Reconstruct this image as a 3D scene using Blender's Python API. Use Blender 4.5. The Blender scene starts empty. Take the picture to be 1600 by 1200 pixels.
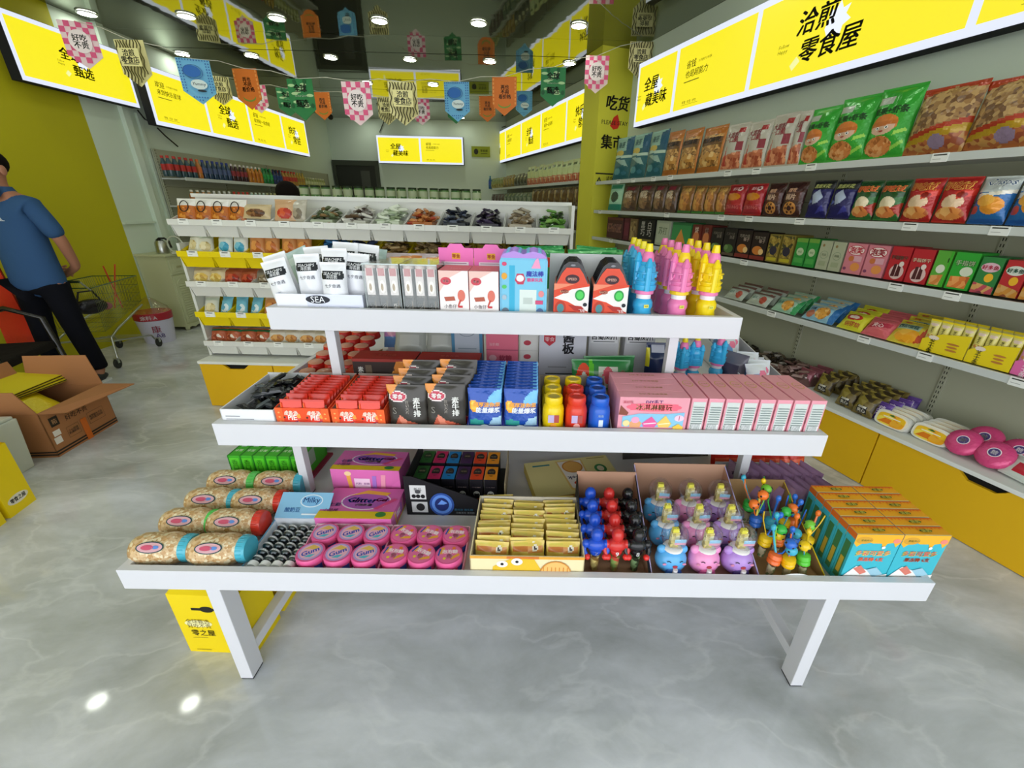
import bpy, bmesh, math, random
from mathutils import Matrix, Vector
random.seed(7)
PI = math.pi
S = bpy.context.scene
COL = S.collection
# ---------------------------------------------------------------- camera
FPX, PITCH, ROLL, PCX, PCY, CH = 664.24, 0.416231, -0.024391, 835.56, 613.57, 1.5
_c, _s = math.cos(PITCH), math.sin(PITCH)
_r, _f, _d = Vector((1, 0, 0)), Vector((0, _c, -_s)), Vector((0, -_s, -_c))
_cr, _sr = math.cos(ROLL), math.sin(ROLL)
CR = _cr * _r + _sr * _d; CD = -_sr * _r + _cr * _d; CF = _f
cam = bpy.data.cameras.new('camera'); camo = bpy.data.objects.new('camera', cam); COL.objects.link(camo)
cam.sensor_width = 36; cam.lens = FPX / 1600 * 36
cam.shift_x = -(PCX - 800) / 1600; cam.shift_y = (PCY - 600) / 1600
cam.clip_start = 0.02; cam.clip_end = 100
m = Matrix.Identity(4)
for i in range(3):
    m[i][0] = CR[i]; m[i][1] = -CD[i]; m[i][2] = -CF[i]
m[0][3], m[1][3], m[2][3] = 0, 0, CH
camo.matrix_world = m
S.camera = camo
# ---------------------------------------------------------------- world and exposure
S.view_settings.view_transform = 'Standard'; S.view_settings.look = 'None'
S.view_settings.gamma = 1; S.view_settings.use_curve_mapping = False
S.view_settings.exposure = 0.0
W = bpy.data.worlds.new('daylight'); S.world = W; W.use_nodes = True
bg = W.node_tree.nodes['Background']
bg.inputs[0].default_value = (0.93, 0.96, 1.0, 1); bg.inputs[1].default_value = 3.1
LAMP_POWER = 37.0
CEIL, BACK, FRONT, LEFT, ROFF = 3.1, 10.6, -2.2, -4.6, 3.05
RANG = math.radians(20.75)

def ray(px, py):
    v = CR * ((px - PCX) / FPX) + CD * ((py - PCY) / FPX) + CF
    return v
# frames: table, right wall, left wall, world  (origin, angle)
FRM = {'T': (Vector((0, 0, 0)), math.radians(0.6)), 'R': (Vector((0, 0, 0)), RANG - PI / 2),
       'L': (Vector((0, 0, 0)), PI / 2), 'W': (Vector((0, 0, 0)), 0.0)}
def tof(v, fr):
    a = -FRM[fr][1]; return Vector((v.x * math.cos(a) - v.y * math.sin(a), v.x * math.sin(a) + v.y * math.cos(a), v.z))
def tow(v, fr):
    a = FRM[fr][1]; return Vector((v.x * math.cos(a) - v.y * math.sin(a), v.x * math.sin(a) + v.y * math.cos(a), v.z))
def fy(px, py, y, fr='T'):      # point of the frame's plane y = const that the photo shows there
    v = tof(ray(px, py), fr); t = y / v.y; p = v * t; p.z += CH; return p
def fz(px, py, z, fr='T'):
    v = tof(ray(px, py), fr); t = (z - CH) / v.z; p = v * t; p.z += CH; return p

# ---------------------------------------------------------------- materials
def lin(c):
    return c / 12.92 if c <= 0.04045 else ((c + 0.055) / 1.055) ** 2.4
def rgb(h):
    return tuple(lin(int(h[i:i + 2], 16) / 255) for i in (0, 2, 4)) + (1,)
_M = {}
KIND = {'p': (0.55, 0.4), 'g': (0.22, 0.5), 'm': (0.85, 0.3), 'c': (0.9, 0.1)}   # paper, gloss, matt, cloth
def mt(h, kind='p'):
    k = (h, kind)
    if k in _M: return _M[k]
    a = bpy.data.materials.new(f'{dict(p="print", g="gloss", m="matt", c="cloth", f="foil", e="lit", t="clear", s="steel", k="mottled").get(kind, kind)}_{h}')
    a.use_nodes = True; nt = a.node_tree; b = nt.nodes['Principled BSDF']
    if kind == 'k':      # mottled food colours: h = 'aaaaaa,bbbbbb,cccccc'
        cs = h.split(','); sc = float(cs[3]) if len(cs) > 3 else 90
        tc = nt.nodes.new('ShaderNodeTexCoord'); v = nt.nodes.new('ShaderNodeTexVoronoi'); v.inputs['Scale'].default_value = sc
        nt.links.new(tc.outputs['Object'], v.inputs['Vector'])
        r = nt.nodes.new('ShaderNodeValToRGB'); r.color_ramp.interpolation = 'CONSTANT'
        r.color_ramp.elements[0].color = rgb(cs[0]); r.color_ramp.elements[1].color = rgb(cs[2]); r.color_ramp.elements[1].position = 0.7
        e = r.color_ramp.elements.new(0.38); e.color = rgb(cs[1])
        sp = nt.nodes.new('ShaderNodeSeparateColor'); nt.links.new(v.outputs['Color'], sp.inputs[0]); nt.links.new(sp.outputs[0], r.inputs[0])
        nt.links.new(r.outputs[0], b.inputs['Base Color']); b.inputs['Roughness'].default_value = 0.35
        bp = nt.nodes.new('ShaderNodeBump'); bp.inputs['Strength'].default_value = 0.5; bp.inputs['Distance'].default_value = 0.004
        nt.links.new(v.outputs['Distance'], bp.inputs['Height']); nt.links.new(bp.outputs[0], b.inputs['Normal'])
        _M[k] = a; return a
    b.inputs['Base Color'].default_value = rgb(h)
    if kind in KIND:
        b.inputs['Roughness'].default_value, b.inputs['Specular IOR Level'].default_value = KIND[kind]
        if kind == 'c':
            tc = nt.nodes.new('ShaderNodeTexCoord'); n = nt.nodes.new('ShaderNodeTexNoise'); n.inputs['Scale'].default_value = 14
            nt.links.new(tc.outputs['Object'], n.inputs['Vector'])
            bp = nt.nodes.new('ShaderNodeBump'); bp.inputs['Strength'].default_value = 0.5; bp.inputs['Distance'].default_value = 0.01
            nt.links.new(n.outputs[0], bp.inputs['Height']); nt.links.new(bp.outputs[0], b.inputs['Normal'])
    elif kind == 'f':    # glossy crinkled film
        b.inputs['Roughness'].default_value = 0.24; b.inputs['Metallic'].default_value = 0.12
        tc = nt.nodes.new('ShaderNodeTexCoord'); n = nt.nodes.new('ShaderNodeTexNoise'); n.inputs['Scale'].default_value = 45; n.inputs['Detail'].default_value = 2
        nt.links.new(tc.outputs['Object'], n.inputs['Vector'])
        bp = nt.nodes.new('ShaderNodeBump'); bp.inputs['Strength'].default_value = 0.55; bp.inputs['Distance'].default_value = 0.006
        nt.links.new(n.outputs[0], bp.inputs['Height']); nt.links.new(bp.outputs[0], b.inputs['Normal'])
    elif kind == 'e':
        b.inputs['Emission Color'].default_value = rgb(h); b.inputs['Emission Strength'].default_value = 1.05
        b.inputs['Base Color'].default_value = (0.05, 0.05, 0.05, 1); b.inputs['Roughness'].default_value = 0.6
    elif kind == 's':
        b.inputs['Metallic'].default_value = 1; b.inputs['Roughness'].default_value = 0.28
    elif kind == 't':    # clear plastic: see-through with a thin glossy sheen
        tr = nt.nodes.new('ShaderNodeBsdfTransparent'); gl = nt.nodes.new('ShaderNodeBsdfGlossy'); gl.inputs['Roughness'].default_value = 0.08; gl.inputs['Color'].default_value = rgb(h)
        lw = nt.nodes.new('ShaderNodeLayerWeight'); lw.inputs['Blend'].default_value = 0.25; mr = nt.nodes.new('ShaderNodeMapRange'); mr.inputs[3].default_value = 0.04; mr.inputs[4].default_value = 0.6
        nt.links.new(lw.outputs['Facing'], mr.inputs[0]); mx = nt.nodes.new('ShaderNodeMixShader'); nt.links.new(mr.outputs[0], mx.inputs[0]); nt.links.new(tr.outputs[0], mx.inputs[1]); nt.links.new(gl.outputs[0], mx.inputs[2])
        nt.links.new(mx.outputs[0], nt.nodes['Material Output'].inputs['Surface'])
    _M[k] = a; return a

def bare(name):
    a = bpy.data.materials.new(name); a.use_nodes = True; return a, a.node_tree, a.node_tree.nodes['Principled BSDF']
def wall_mat(name, h, rough=0.7):
    a, nt, b = bare(name)
    tc = nt.nodes.new('ShaderNodeTexCoord'); n = nt.nodes.new('ShaderNodeTexNoise'); n.inputs['Scale'].default_value = 1.3; n.inputs['Detail'].default_value = 4
    nt.links.new(tc.outputs['Object'], n.inputs['Vector'])
    mx = nt.nodes.new('ShaderNodeMix'); mx.data_type = 'RGBA'; c = rgb(h)
    mx.inputs[6].default_value = tuple(x * 0.95 for x in c[:3]) + (1,); mx.inputs[7].default_value = c
    nt.links.new(n.outputs[0], mx.inputs[0]); nt.links.new(mx.outputs[2], b.inputs['Base Color']); b.inputs['Roughness'].default_value = rough
    return a
WALLM = wall_mat('painted_wall', 'd6e4d4'); WALLY = wall_mat('yellow_wall_paint', 'beb600')
BACKP = wall_mat('shelf_back_panel', 'a8aa94', 0.5)

def floor_mat():
    a, nt, b = bare('polished_grey_marble_tile')
    tc = nt.nodes.new('ShaderNodeTexCoord')
    w = nt.nodes.new('ShaderNodeTexNoise'); w.inputs['Scale'].default_value = 0.9; w.inputs['Detail'].default_value = 3
    nt.links.new(tc.outputs['Object'], w.inputs['Vector'])
    va = nt.nodes.new('ShaderNodeVectorMath'); va.operation = 'MULTIPLY_ADD'
    nt.links.new(w.outputs['Color'], va.inputs[0]); va.inputs[1].default_value = (.5, .5, 0); nt.links.new(tc.outputs['Object'], va.inputs[2])
    mp = nt.nodes.new('ShaderNodeMapping'); mp.inputs['Rotation'].default_value = (0, 0, -0.6); mp.inputs['Scale'].default_value = (0.8, 1.7, 1)
    nt.links.new(va.outputs[0], mp.inputs[0])
    n1 = nt.nodes.new('ShaderNodeTexNoise'); n1.inputs['Scale'].default_value = 1.5; n1.inputs['Detail'].default_value = 9; n1.inputs['Roughness'].default_value = 0.62
    nt.links.new(mp.outputs[0], n1.inputs['Vector'])
    r = nt.nodes.new('ShaderNodeValToRGB'); el = r.color_ramp.elements
    el[0].position = 0.32; el[0].color = rgb('a5a9a9'); el[1].position = 0.66; el[1].color = rgb('dfe2ea')
    e = el.new(0.5); e.color = rgb('c4c8cd')
    nt.links.new(n1.outputs[0], r.inputs[0])
    n2 = nt.nodes.new('ShaderNodeTexNoise'); n2.inputs['Scale'].default_value = 2.2; n2.inputs['Detail'].default_value = 6
    nt.links.new(mp.outputs[0], n2.inputs['Vector'])
    ab = nt.nodes.new('ShaderNodeMath'); ab.operation = 'SUBTRACT'; ab.inputs[1].default_value = 0.5; nt.links.new(n2.outputs[0], ab.inputs[0])
    a2 = nt.nodes.new('ShaderNodeMath'); a2.operation = 'ABSOLUTE'; nt.links.new(ab.outputs[0], a2.inputs[0])
    mr = nt.nodes.new('ShaderNodeMapRange'); mr.inputs[1].default_value = 0; mr.inputs[2].default_value = 0.022; mr.inputs[3].default_value = 0.25; mr.inputs[4].default_value = 0
    nt.links.new(a2.outputs[0], mr.inputs[0])
    mx = nt.nodes.new('ShaderNodeMix'); mx.data_type = 'RGBA'; mx.inputs[7].default_value = rgb('eff1f4')
    nt.links.new(mr.outputs[0], mx.inputs[0]); nt.links.new(r.outputs[0], mx.inputs[6])
    nt.links.new(mx.outputs[2], b.inputs['Base Color'])
    b.inputs['Roughness'].default_value = 0.06; b.inputs['Specular IOR Level'].default_value = 0.45
    return a
def ceil_mat():
    a, nt, b = bare('glossy_mirror_ceiling_sheet')
    b.inputs['Base Color'].default_value = rgb('7e8370'); b.inputs['Metallic'].default_value = 0.85; b.inputs['Roughness'].default_value = 0.035
    tc = nt.nodes.new('ShaderNodeTexCoord')
    mp = nt.nodes.new('ShaderNodeMapping'); mp.inputs['Scale'].default_value = (0.35, 2.2, 1)
    nt.links.new(tc.outputs['Object'], mp.inputs[0])
    n = nt.nodes.new('ShaderNodeTexNoise'); n.inputs['Scale'].default_value = 1.6; n.inputs['Detail'].default_value = 1.5
    nt.links.new(mp.outputs[0], n.inputs['Vector'])
    bp = nt.nodes.new('ShaderNodeBump'); bp.inputs['Strength'].default_value = 0.5; bp.inputs['Distance'].default_value = 0.003
    nt.links.new(n.outputs[0], bp.inputs['Height']); nt.links.new(bp.outputs[0], b.inputs['Normal'])
    return a

# ---------------------------------------------------------------- mesh building
_T = {}
def text_mesh(txt, off=0.0):
    k = (txt, off)
    if k in _T: return _T[k]
    c = bpy.data.curves.new('t', 'FONT'); c.body = txt; c.size = 1; c.align_x = 'CENTER'; c.align_y = 'CENTER'; c.offset = off
    c.resolution_u = 2 if len(txt) < 4 else 1; c.space_line = 0.95
    o = bpy.data.objects.new('t', c); COL.objects.link(o)
    me = o.to_mesh(preserve_all_data_layers=False, depsgraph=None)
    vs = [(v.co.x, v.co.y) for v in me.vertices]; fs = [tuple(p.vertices) for p in me.polygons]
    o.to_mesh_clear(); bpy.data.objects.remove(o); bpy.data.curves.remove(c)
    if not vs: vs = [(0, 0)]
    x0 = min(v[0] for v in vs); x1 = max(v[0] for v in vs); y0 = min(v[1] for v in vs); y1 = max(v[1] for v in vs)
    cx, cy = (x0 + x1) / 2, (y0 + y1) / 2
    vs = [(x - cx, y - cy) for x, y in vs]
    _T[k] = (vs, fs, x1 - x0, y1 - y0); return _T[k]

def up(arts, lo):      # keep a print clear of the tray's rim: squeeze it into the part above v = lo
    q = lambda v: lo + (1 - lo) * v; k = 1 - lo; out = []
    for a in arts:
        if a[0] == 'r': out.append(('r', a[1], q(a[2]) if a[2] > 0 else 0, a[3], q(a[4])) + a[5:])
        elif a[0] == 'e': out.append(('e', a[1], q(a[2]), a[3], a[4] * k) + a[5:])
        elif a[0] == 'o': out.append(('o', a[1], q(a[2]), a[3], a[4] * k) + a[5:])
        elif a[0] == 'p': out.append(('p', [(x, q(v)) for x, v in a[1]], a[2]))
        else: out.append(a[:3] + (q(a[3]), a[4] * (.5 + .5 * k)) + a[5:])
    return out
class MB:
    def __init__(s): s.v, s.f, s.mi, s.ms, s.M = [], [], [], [], Matrix.Identity(4)
    def mat(s, m):
        if isinstance(m, str): m = mt(m)
        elif isinstance(m, tuple): m = mt(*m)
        if m not in s.ms: s.ms.append(m)
        return s.ms.index(m)
    def add(s, vs, fs, m):
        n = len(s.v); s.v += [s.M @ Vector(v) for v in vs]
        i = s.mat(m)
        for f in fs: s.f.append(tuple(k + n for k in f)); s.mi.append(i)
    def box(s, x0, x1, y0, y1, z0, z1, m, tx=0, ty=0):     # tx, ty: the top is that much smaller on each side
        s.add([(x0, y0, z0), (x1, y0, z0), (x1, y1, z0), (x0, y1, z0), (x0 + tx, y0 + ty, z1), (x1 - tx, y0 + ty, z1), (x1 - tx, y1 - ty, z1), (x0 + tx, y1 - ty, z1)],
              [(3, 2, 1, 0), (4, 5, 6, 7), (0, 1, 5, 4), (1, 2, 6, 5), (2, 3, 7, 6), (3, 0, 4, 7)], m)
        return s
    def lathe(s, prof, m, n=20, c=(0, 0, 0), ax='z', capb=True, capt=True):
        vs, fs = [], []
        for r, z in prof:
            for i in range(n):
                a = 2 * PI * i / n; p = (r * math.cos(a), r * math.sin(a), z)
                if ax == 'y': p = (p[0], z, p[1])
                elif ax == 'x': p = (z, p[0], p[1])
                vs.append((p[0] + c[0], p[1] + c[1], p[2] + c[2]))
        K = len(prof)
        for j in range(K - 1):
            for i in range(n):
                a, b = j * n + i, j * n + (i + 1) % n
                q = (a, b, b + n, a + n); fs.append(q if ax != 'y' else q[::-1])
        if capb: q = tuple(range(n))[::-1]; fs.append(q if ax != 'y' else q[::-1])
        if capt: q = tuple(range((K - 1) * n, K * n)); fs.append(q if ax != 'y' else q[::-1])
        s.add(vs, fs, m); return s
    def ell(s, c, r, m, n=16, k=10):
        prof = [(max(1e-4, math.sin(PI * j / k)), -math.cos(PI * j / k)) for j in range(k + 1)]
        old = s.M; s.M = s.M @ Matrix.Translation(c) @ Matrix.Diagonal((r[0], r[1], r[2], 1))
        s.lathe(prof, m, n, capb=False, capt=False); s.M = old; return s
    def tube(s, pts, r, m, n=8, r2=None):
        pts = [Vector(p) for p in pts]; vs, fs = [], []; K = len(pts)
        up = Vector((0.013, 0.02, 1)).normalized()
        for j, p in enumerate(pts):
            t = (pts[min(j + 1, K - 1)] - pts[max(j - 1, 0)]).normalized()
            a = t.cross(up)
            if a.length < 1e-3: a = t.cross(Vector((1, 0, 0)))
            a.normalize(); b = t.cross(a); rr = r if r2 is None else r + (r2 - r) * j / (K - 1)
            for i in range(n):
                w = 2 * PI * i / n; vs.append(p + a * (rr * math.cos(w)) + b * (rr * math.sin(w)))
        for j in range(K - 1):
            for i in range(n):
                fs.append((j * n + i, j * n + (i + 1) % n, (j + 1) * n + (i + 1) % n, (j + 1) * n + i))
        fs.append(tuple(range(n))[::-1]); fs.append(tuple(range((K - 1) * n, K * n)))
        s.add(vs, fs, m); return s
    def prism(s, poly, y0, y1, m):        # outline in x,z pushed along y
        n = len(poly)
        s.add([(x, y0, z) for x, z in poly] + [(x, y1, z) for x, z in poly],
              [tuple(range(n)), tuple(range(n, 2 * n))[::-1]] + [(i, i + n, (i + 1) % n + n, (i + 1) % n) for i in range(n)], m)
        return s
    def art(s, arts, M, w, h, surf=None, eps=0.0006):   # flat print in the plane M (x right, y up, z out), u,v in 0..1
        old = s.M; s.M = s.M @ M
        lay = 1
        for a in arts:
            z = eps * lay; lay += 0.35
            def P(u, v): 
                x, y = (u - 0.5) * w, (v - 0.5) * h
                return (x, y, z + (surf(u, v) if surf else 0))
            k = a[0]
            if k == 'r': u0, v0, u1, v1 = a[1:5]; s.add([P(u0, v0), P(u1, v0), P(u1, v1), P(u0, v1)], [(0, 1, 2, 3)], a[5])
            elif k == 'e':
                cx, cy, rx, ry = a[1:5]; n = 20
                s.add([P(cx + rx * math.cos(2 * PI * i / n), cy + ry * math.sin(2 * PI * i / n)) for i in range(n)], [tuple(range(n))], a[5])
            elif k == 'o':      # ring
                cx, cy, rx, ry, q = a[1:6]; n = 20
                s.add([P(cx + f * rx * math.cos(2 * PI * i / n), cy + f * ry * math.sin(2 * PI * i / n)) for f in (1, q) for i in range(n)],
                      [(i, (i + 1) % n, n + (i + 1) % n, n + i) for i in range(n)], a[6])
            elif k == 'p': s.add([P(u, v) for u, v in a[1]], [tuple(range(len(a[1])))], a[2])
            elif k == 't':      # text: txt, cx, cy, width (of w), colour, [bold], [shear], [max height of h], [rot]
                txt, cx, cy, tw = a[1:5]; col = a[5]; bold = a[6] if len(a) > 6 else 0.02; sh = a[7] if len(a) > 7 else 0
                rot = a[8] if len(a) > 8 else 0
                vs, fs, ww, hh = text_mesh(txt, 0.0); sc = tw * w / ww; ca, sa = math.cos(rot), math.sin(rot)
                sh_ = [(0, 0)] if bold < .008 else ([(-bold * .6, 0), (bold * .6, 0)] if bold <= .022 else [(-bold * .8, -bold * .4), (bold * .8, -bold * .4), (-bold * .8, bold * .4), (bold * .8, bold * .4)])
                for dx, dy in sh_:      # heavier strokes: the same letters laid over each other a hair apart
                    out = []
                    for x, y in vs:
                        x, y = x + dx, y + dy; x = x + sh * y; x, y = x * sc, y * sc; x, y = x * ca - y * sa, x * sa + y * ca
                        u, v = cx + x / w, cy + y / h; out.append(P(u, v))
                    s.add(out, fs, col)
        s.M = old; return s
    def front(s, arts, w, h, y, cx=0, z0=0):     # on the face that looks to -y
        return s.art(arts, Matrix.Translation((cx, y, z0 + h / 2)) @ Matrix.Rotation(PI / 2, 4, 'X'), w, h)
    def top(s, arts, w, d, z, cx=0, cy=0):
        return s.art(arts, Matrix.Translation((cx, cy, z)), w, d)
    def right(s, arts, d, h, x, cy=0, z0=0):
        return s.art(arts, Matrix.Translation((x, cy, z0 + h / 2)) @ Matrix.Rotation(PI / 2, 4, 'Z') @ Matrix.Rotation(PI / 2, 4, 'X'), d, h)
    def left(s, arts, d, h, x, cy=0, z0=0):
        return s.art(arts, Matrix.Translation((x, cy, z0 + h / 2)) @ Matrix.Rotation(-PI / 2, 4, 'Z') @ Matrix.Rotation(PI / 2, 4, 'X'), d, h)
    def build(s, name, parent=None, smooth=None, bev=0):
        me = bpy.data.meshes.new(name); me.from_pydata([tuple(v) for v in s.v], [], s.f)
        for m_ in s.ms: me.materials.append(m_)
        me.polygons.foreach_set('material_index', s.mi); me.update()
        if bev or smooth is not None:
            bm = bmesh.new(); bm.from_mesh(me)
            if bev:
                bmesh.ops.remove_doubles(bm, verts=bm.verts, dist=1e-6)
                ed = [e for e in bm.edges if len(e.link_faces) == 2 and e.calc_face_angle(0) > 0.6]
                bmesh.ops.bevel(bm, geom=ed, offset=bev, segments=2, affect='EDGES', profile=0.6, clamp_overlap=True)
            if smooth is not None:
                for f in bm.faces: f.smooth = True
                for e in bm.edges:
                    if len(e.link_faces) != 2 or e.calc_face_angle(0) > smooth: e.smooth = False
            bm.to_mesh(me); bm.free()
        o = bpy.data.objects.new(name, me); COL.objects.link(o)
        if parent: o.parent = parent
        return o

# ---------------------------------------------------------------- things
def tag(o, label, cat, group=None, kind=None):
    o['label'] = label; o['category'] = cat
    if group: o['group'] = group
    if kind: o['kind'] = kind
    return o
def thing(name, label, cat, group=None):
    o = bpy.data.objects.new(name, None); o.empty_display_size = 0.05; COL.objects.link(o); return tag(o, label, cat, group)
def struct(mb, name, **k):
    o = mb.build(name, **k); o['kind'] = 'structure'; return o
def put(o, x, y, z, rz=0, fr='T', rx=0, ry=0, sc=None):
    o.location = tow(Vector((x, y, z)), fr); o.rotation_euler = (rx, ry, rz + FRM[fr][1])
    if sc: o.scale = (sc, sc, sc) if isinstance(sc, (int, float)) else sc
    return o
def dup(root, label=None, group=None):
    r = root.copy(); COL.objects.link(r)
    if label: r['label'] = label
    if group: r['group'] = group
    for ch in root.children:
        c = ch.copy(); COL.objects.link(c); c.parent = r
        for g in ch.children:
            d = g.copy(); COL.objects.link(d); d.parent = c
    return r
class Proto:       # first use gives the original, later uses give copies
    def __init__(s, root): s.root, s.used = root, False
    def get(s, label, group=None):
        if not s.used:
            s.used = True; s.root['label'] = label
            if group: s.root['group'] = group
            return s.root
        return dup(s.root, label, group)
ORD = ['first', 'second', 'third', 'fourth', 'fifth', 'sixth', 'seventh', 'eighth', 'ninth', 'tenth', 'eleventh', 'twelfth', 'thirteenth', 'fourteenth', 'fifteenth', 'sixteenth', 'seventeenth', 'eighteenth', 'nineteenth', 'twentieth']
def od(i, n=0):
    if n and i == n - 1 and n > 1: return 'last'
    if i < 20: return ORD[i]
    t = {2: 'twenty', 3: 'thirty', 4: 'forty', 5: 'fifty', 6: 'sixty'}
    return (t[(i + 1) // 10] + ('-' + ORD[(i + 1) % 10 - 1] if (i + 1) % 10 else 'th')).replace('yth', 'ieth')

# pouch: printed pillow bag standing on its lower seal, front to -y
def bag_mesh(name, w, h, t, base, arts, texts=(), kind='f', nx=22, ny=30, seal=0.05, gusset=False, parent=None, wob=0.12, seed=1, back=None):
    nx, ny = int(nx * 2.2), int(ny * 2.2); rnd = random.Random(seed); ph = [rnd.uniform(0, 6) for _ in range(4)]
    def prof(u, v):
        a = max(0.0, 1 - abs(2 * u - 1) ** 2.6) ** 0.7
        vv = (v - seal) / (1 - 2 * seal)
        if vv <= 0 or vv >= 1: return 0.0012
        b = min(1, (vv * 3.2)) ** 0.6 if gusset else 1; b = b if gusset else min(1, vv * 3.4) ** 0.7
        b *= min(1, (1 - vv) * (2.2 if gusset else 3.4)) ** 0.7
        return 0.0012 + t / 2 * a * b * (1 + wob * math.sin(9 * u + ph[0] + 5 * v) * math.sin(7 * v + ph[1]))
    def edge(v): return 1 - 0.035 * math.sin(PI * v) + 0.008 * math.sin(23 * v + ph[2])
    mb = MB(); 
    def inside(a, u, v):
        k = a[0]
        if k == 'r': return a[1] <= u <= a[3] and a[2] <= v <= a[4]
        if k == 'e': return ((u - a[1]) / a[3]) ** 2 + ((v - a[2]) / a[4]) ** 2 <= 1
        if k == 'p':
            c = False; P = a[1]; j = len(P) - 1
            for i in range(len(P)):
                if (P[i][1] > v) != (P[j][1] > v) and u < (P[j][0] - P[i][0]) * (v - P[i][1]) / (P[j][1] - P[i][1]) + P[i][0]: c = not c
                j = i
            return c
        return False
    ids = {}
    vs = []
    for sgn in (-1, 1):
        for j in range(ny + 1):
            for i in range(nx + 1):
                u, v = i / nx, j / ny
                vs.append(((u - 0.5) * w * edge(v), sgn * prof(u, v), v * h))
    n0 = len(mb.v); mb.v += [Vector(q) for q in vs]
    NB = (nx + 1) * (ny + 1)
    for j in range(ny):
        for i in range(nx):
            a = j * (nx + 1) + i; u, v = (i + 0.5) / nx, (j + 0.5) / ny
            col = base
            for q in arts:
                if inside(q, u, v): col = q[-1]
            cm = col if isinstance(col, tuple) else (col, kind)
            mb.f.append((a, a + 1, a + nx + 2, a + nx + 1)); mb.mi.append(mb.mat(cm))
            bcol = back or base
            mb.f.append((NB + a, NB + a + nx + 1, NB + a + nx + 2, NB + a + 1)); mb.mi.append(mb.mat((bcol, kind) if isinstance(bcol, str) else bcol))
    for j in range(ny):
        for i in (0, nx):
            a = j * (nx + 1) + i; q = (a, a + nx + 1, NB + a + nx + 1, NB + a)
            mb.f.append(q if i == nx else q[::-1]); mb.mi.append(0)
    mb.f.append(tuple(range(0, nx + 1))[::-1] + tuple(range(NB, NB + nx + 1))); mb.mi.append(0)
    if texts:
        mb.art(texts, Matrix.Translation((0, 0, h / 2)) @ Matrix.Rotation(PI / 2, 4, 'X'), w * 0.98, h, surf=lambda u, v: prof(min(1, max(0, u)), min(1, max(0, v))) + 0.0004)
    return mb.build(name, parent, smooth=0.9)
# ---------------------------------------------------------------- room shell
def wallq(name, p, q, z0, z1, m, th=0.12, side=1):
    d = Vector((q[0] - p[0], q[1] - p[1], 0)).normalized(); nrm = Vector((-d.y, d.x, 0)) * th * side
    mb = MB(); a = Vector((p[0], p[1], 0)); b = Vector((q[0], q[1], 0))
    P = [a, b, b + nrm, a + nrm]
    mb.add([(v.x, v.y, z0) for v in P] + [(v.x, v.y, z1) for v in P], [(3, 2, 1, 0), (4, 5, 6, 7), (0, 1, 5, 4), (1, 2, 6, 5), (2, 3, 7, 6), (3, 0, 4, 7)], m)
    return struct(mb, name)
rn = Vector((math.cos(RANG), math.sin(RANG), 0)); rd = Vector((-math.sin(RANG), math.cos(RANG), 0))
def RP(s, off): v = rn * off + rd * s; return (v.x, v.y)
sB = (BACK - ROFF * math.sin(RANG)) / math.cos(RANG)      # where the right wall meets the back wall
sF = (FRONT - ROFF * math.sin(RANG)) / math.cos(RANG)
rb, rf = RP(sB, ROFF), RP(sF, ROFF)
fl = MB(); fl.box(LEFT - 0.3, rf[0] + 0.4, FRONT - 1.5, BACK + 0.3, -0.1, 0, floor_mat()); struct(fl, 'floor')
ce = MB(); cm_ = ceil_mat(); r_ = random.Random(5); y = FRONT
while y < BACK + .3:      # the sheets of the ceiling hang at very slightly different tilts
    y2 = min(y + .6, BACK + .3); e1, e2 = r_.uniform(0, .004), r_.uniform(0, .004)
    ce.add([(LEFT - 0.3, y, CEIL + e1), (rf[0] + 0.4, y, CEIL + e1), (rf[0] + 0.4, y2, CEIL + e2), (LEFT - 0.3, y2, CEIL + e2)], [(0, 3, 2, 1)], cm_); y = y2
ce.box(LEFT - 0.3, rf[0] + 0.4, FRONT, BACK + 0.3, CEIL + 0.01, CEIL + 0.1, WALLM); struct(ce, 'ceiling')
YS = 5.0
wallq('wall_left', (LEFT, FRONT), (LEFT, YS), 0, CEIL, WALLY)
wallq('wall_left', (LEFT, YS), (LEFT, BACK), 0, CEIL, WALLM)
wallq('wall_back', (LEFT - 0.12, BACK), (rb[0] + 0.2, BACK), 0, CEIL, WALLM)
wallq('wall_right', rb, rf, 0, CEIL, WALLM)
# storefront: lintel over the open entrance behind the viewer
t = MB(); t.box(LEFT, rf[0], FRONT - 0.1, FRONT, 2.75, CEIL, WALLM); struct(t, 'wall_front')
# corner column strips of the left wall where yellow paint ends
t = MB(); t.box(LEFT + 0.001, LEFT + 0.05, 5.42, 5.5, 0, CEIL, WALLM); t.box(LEFT + 0.001, LEFT + 0.03, 5.62, 5.66, 0, 2.35, WALLM); struct(t, 'trim_1')
t = MB(); t.box(LEFT + 0.001, LEFT + 0.035, 5.0, 5.42, 1.2, 1.22, WALLM); struct(t, 'trim_2')
# yellow pillar with lettering between the two right-hand shelf runs
PS = 5.36
t = MB(); t.box(-0.4, 0, -0.41, 0.0, 0, CEIL, wall_mat('yellow_pillar_paint', 'd8d43c'))
p = t; K = '1c1c14'
t.right([('t', '吃货', .6, .835, .7, K, .04, .12), ('p', [(.40, .762), (.5, .79), (.62, .80), (.72, .77), (.66, .755), (.52, .75)], 'd8301c'),
         ('t', 'PLEASE STAY', .55, .772, .84, K, .02), ('t', '集市', .52, .709, .72, K, .04), ('r', .05, .598, .98, .603, K),
         ('p', [(.06, .563), (.3, .563), (.18, .590)], K), ('p', [(.12, .567), (.24, .567), (.18, .582)], 'b9b82a'), ('t', '请保管好\n随身物品', .66, .577, .5, K)], .41, CEIL, 0, -.205)
o = p.build('wall_pillar'); o['kind'] = 'structure'
FRM['R2'] = (Vector((0, 0, 0)), FRM['R'][1])
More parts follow.
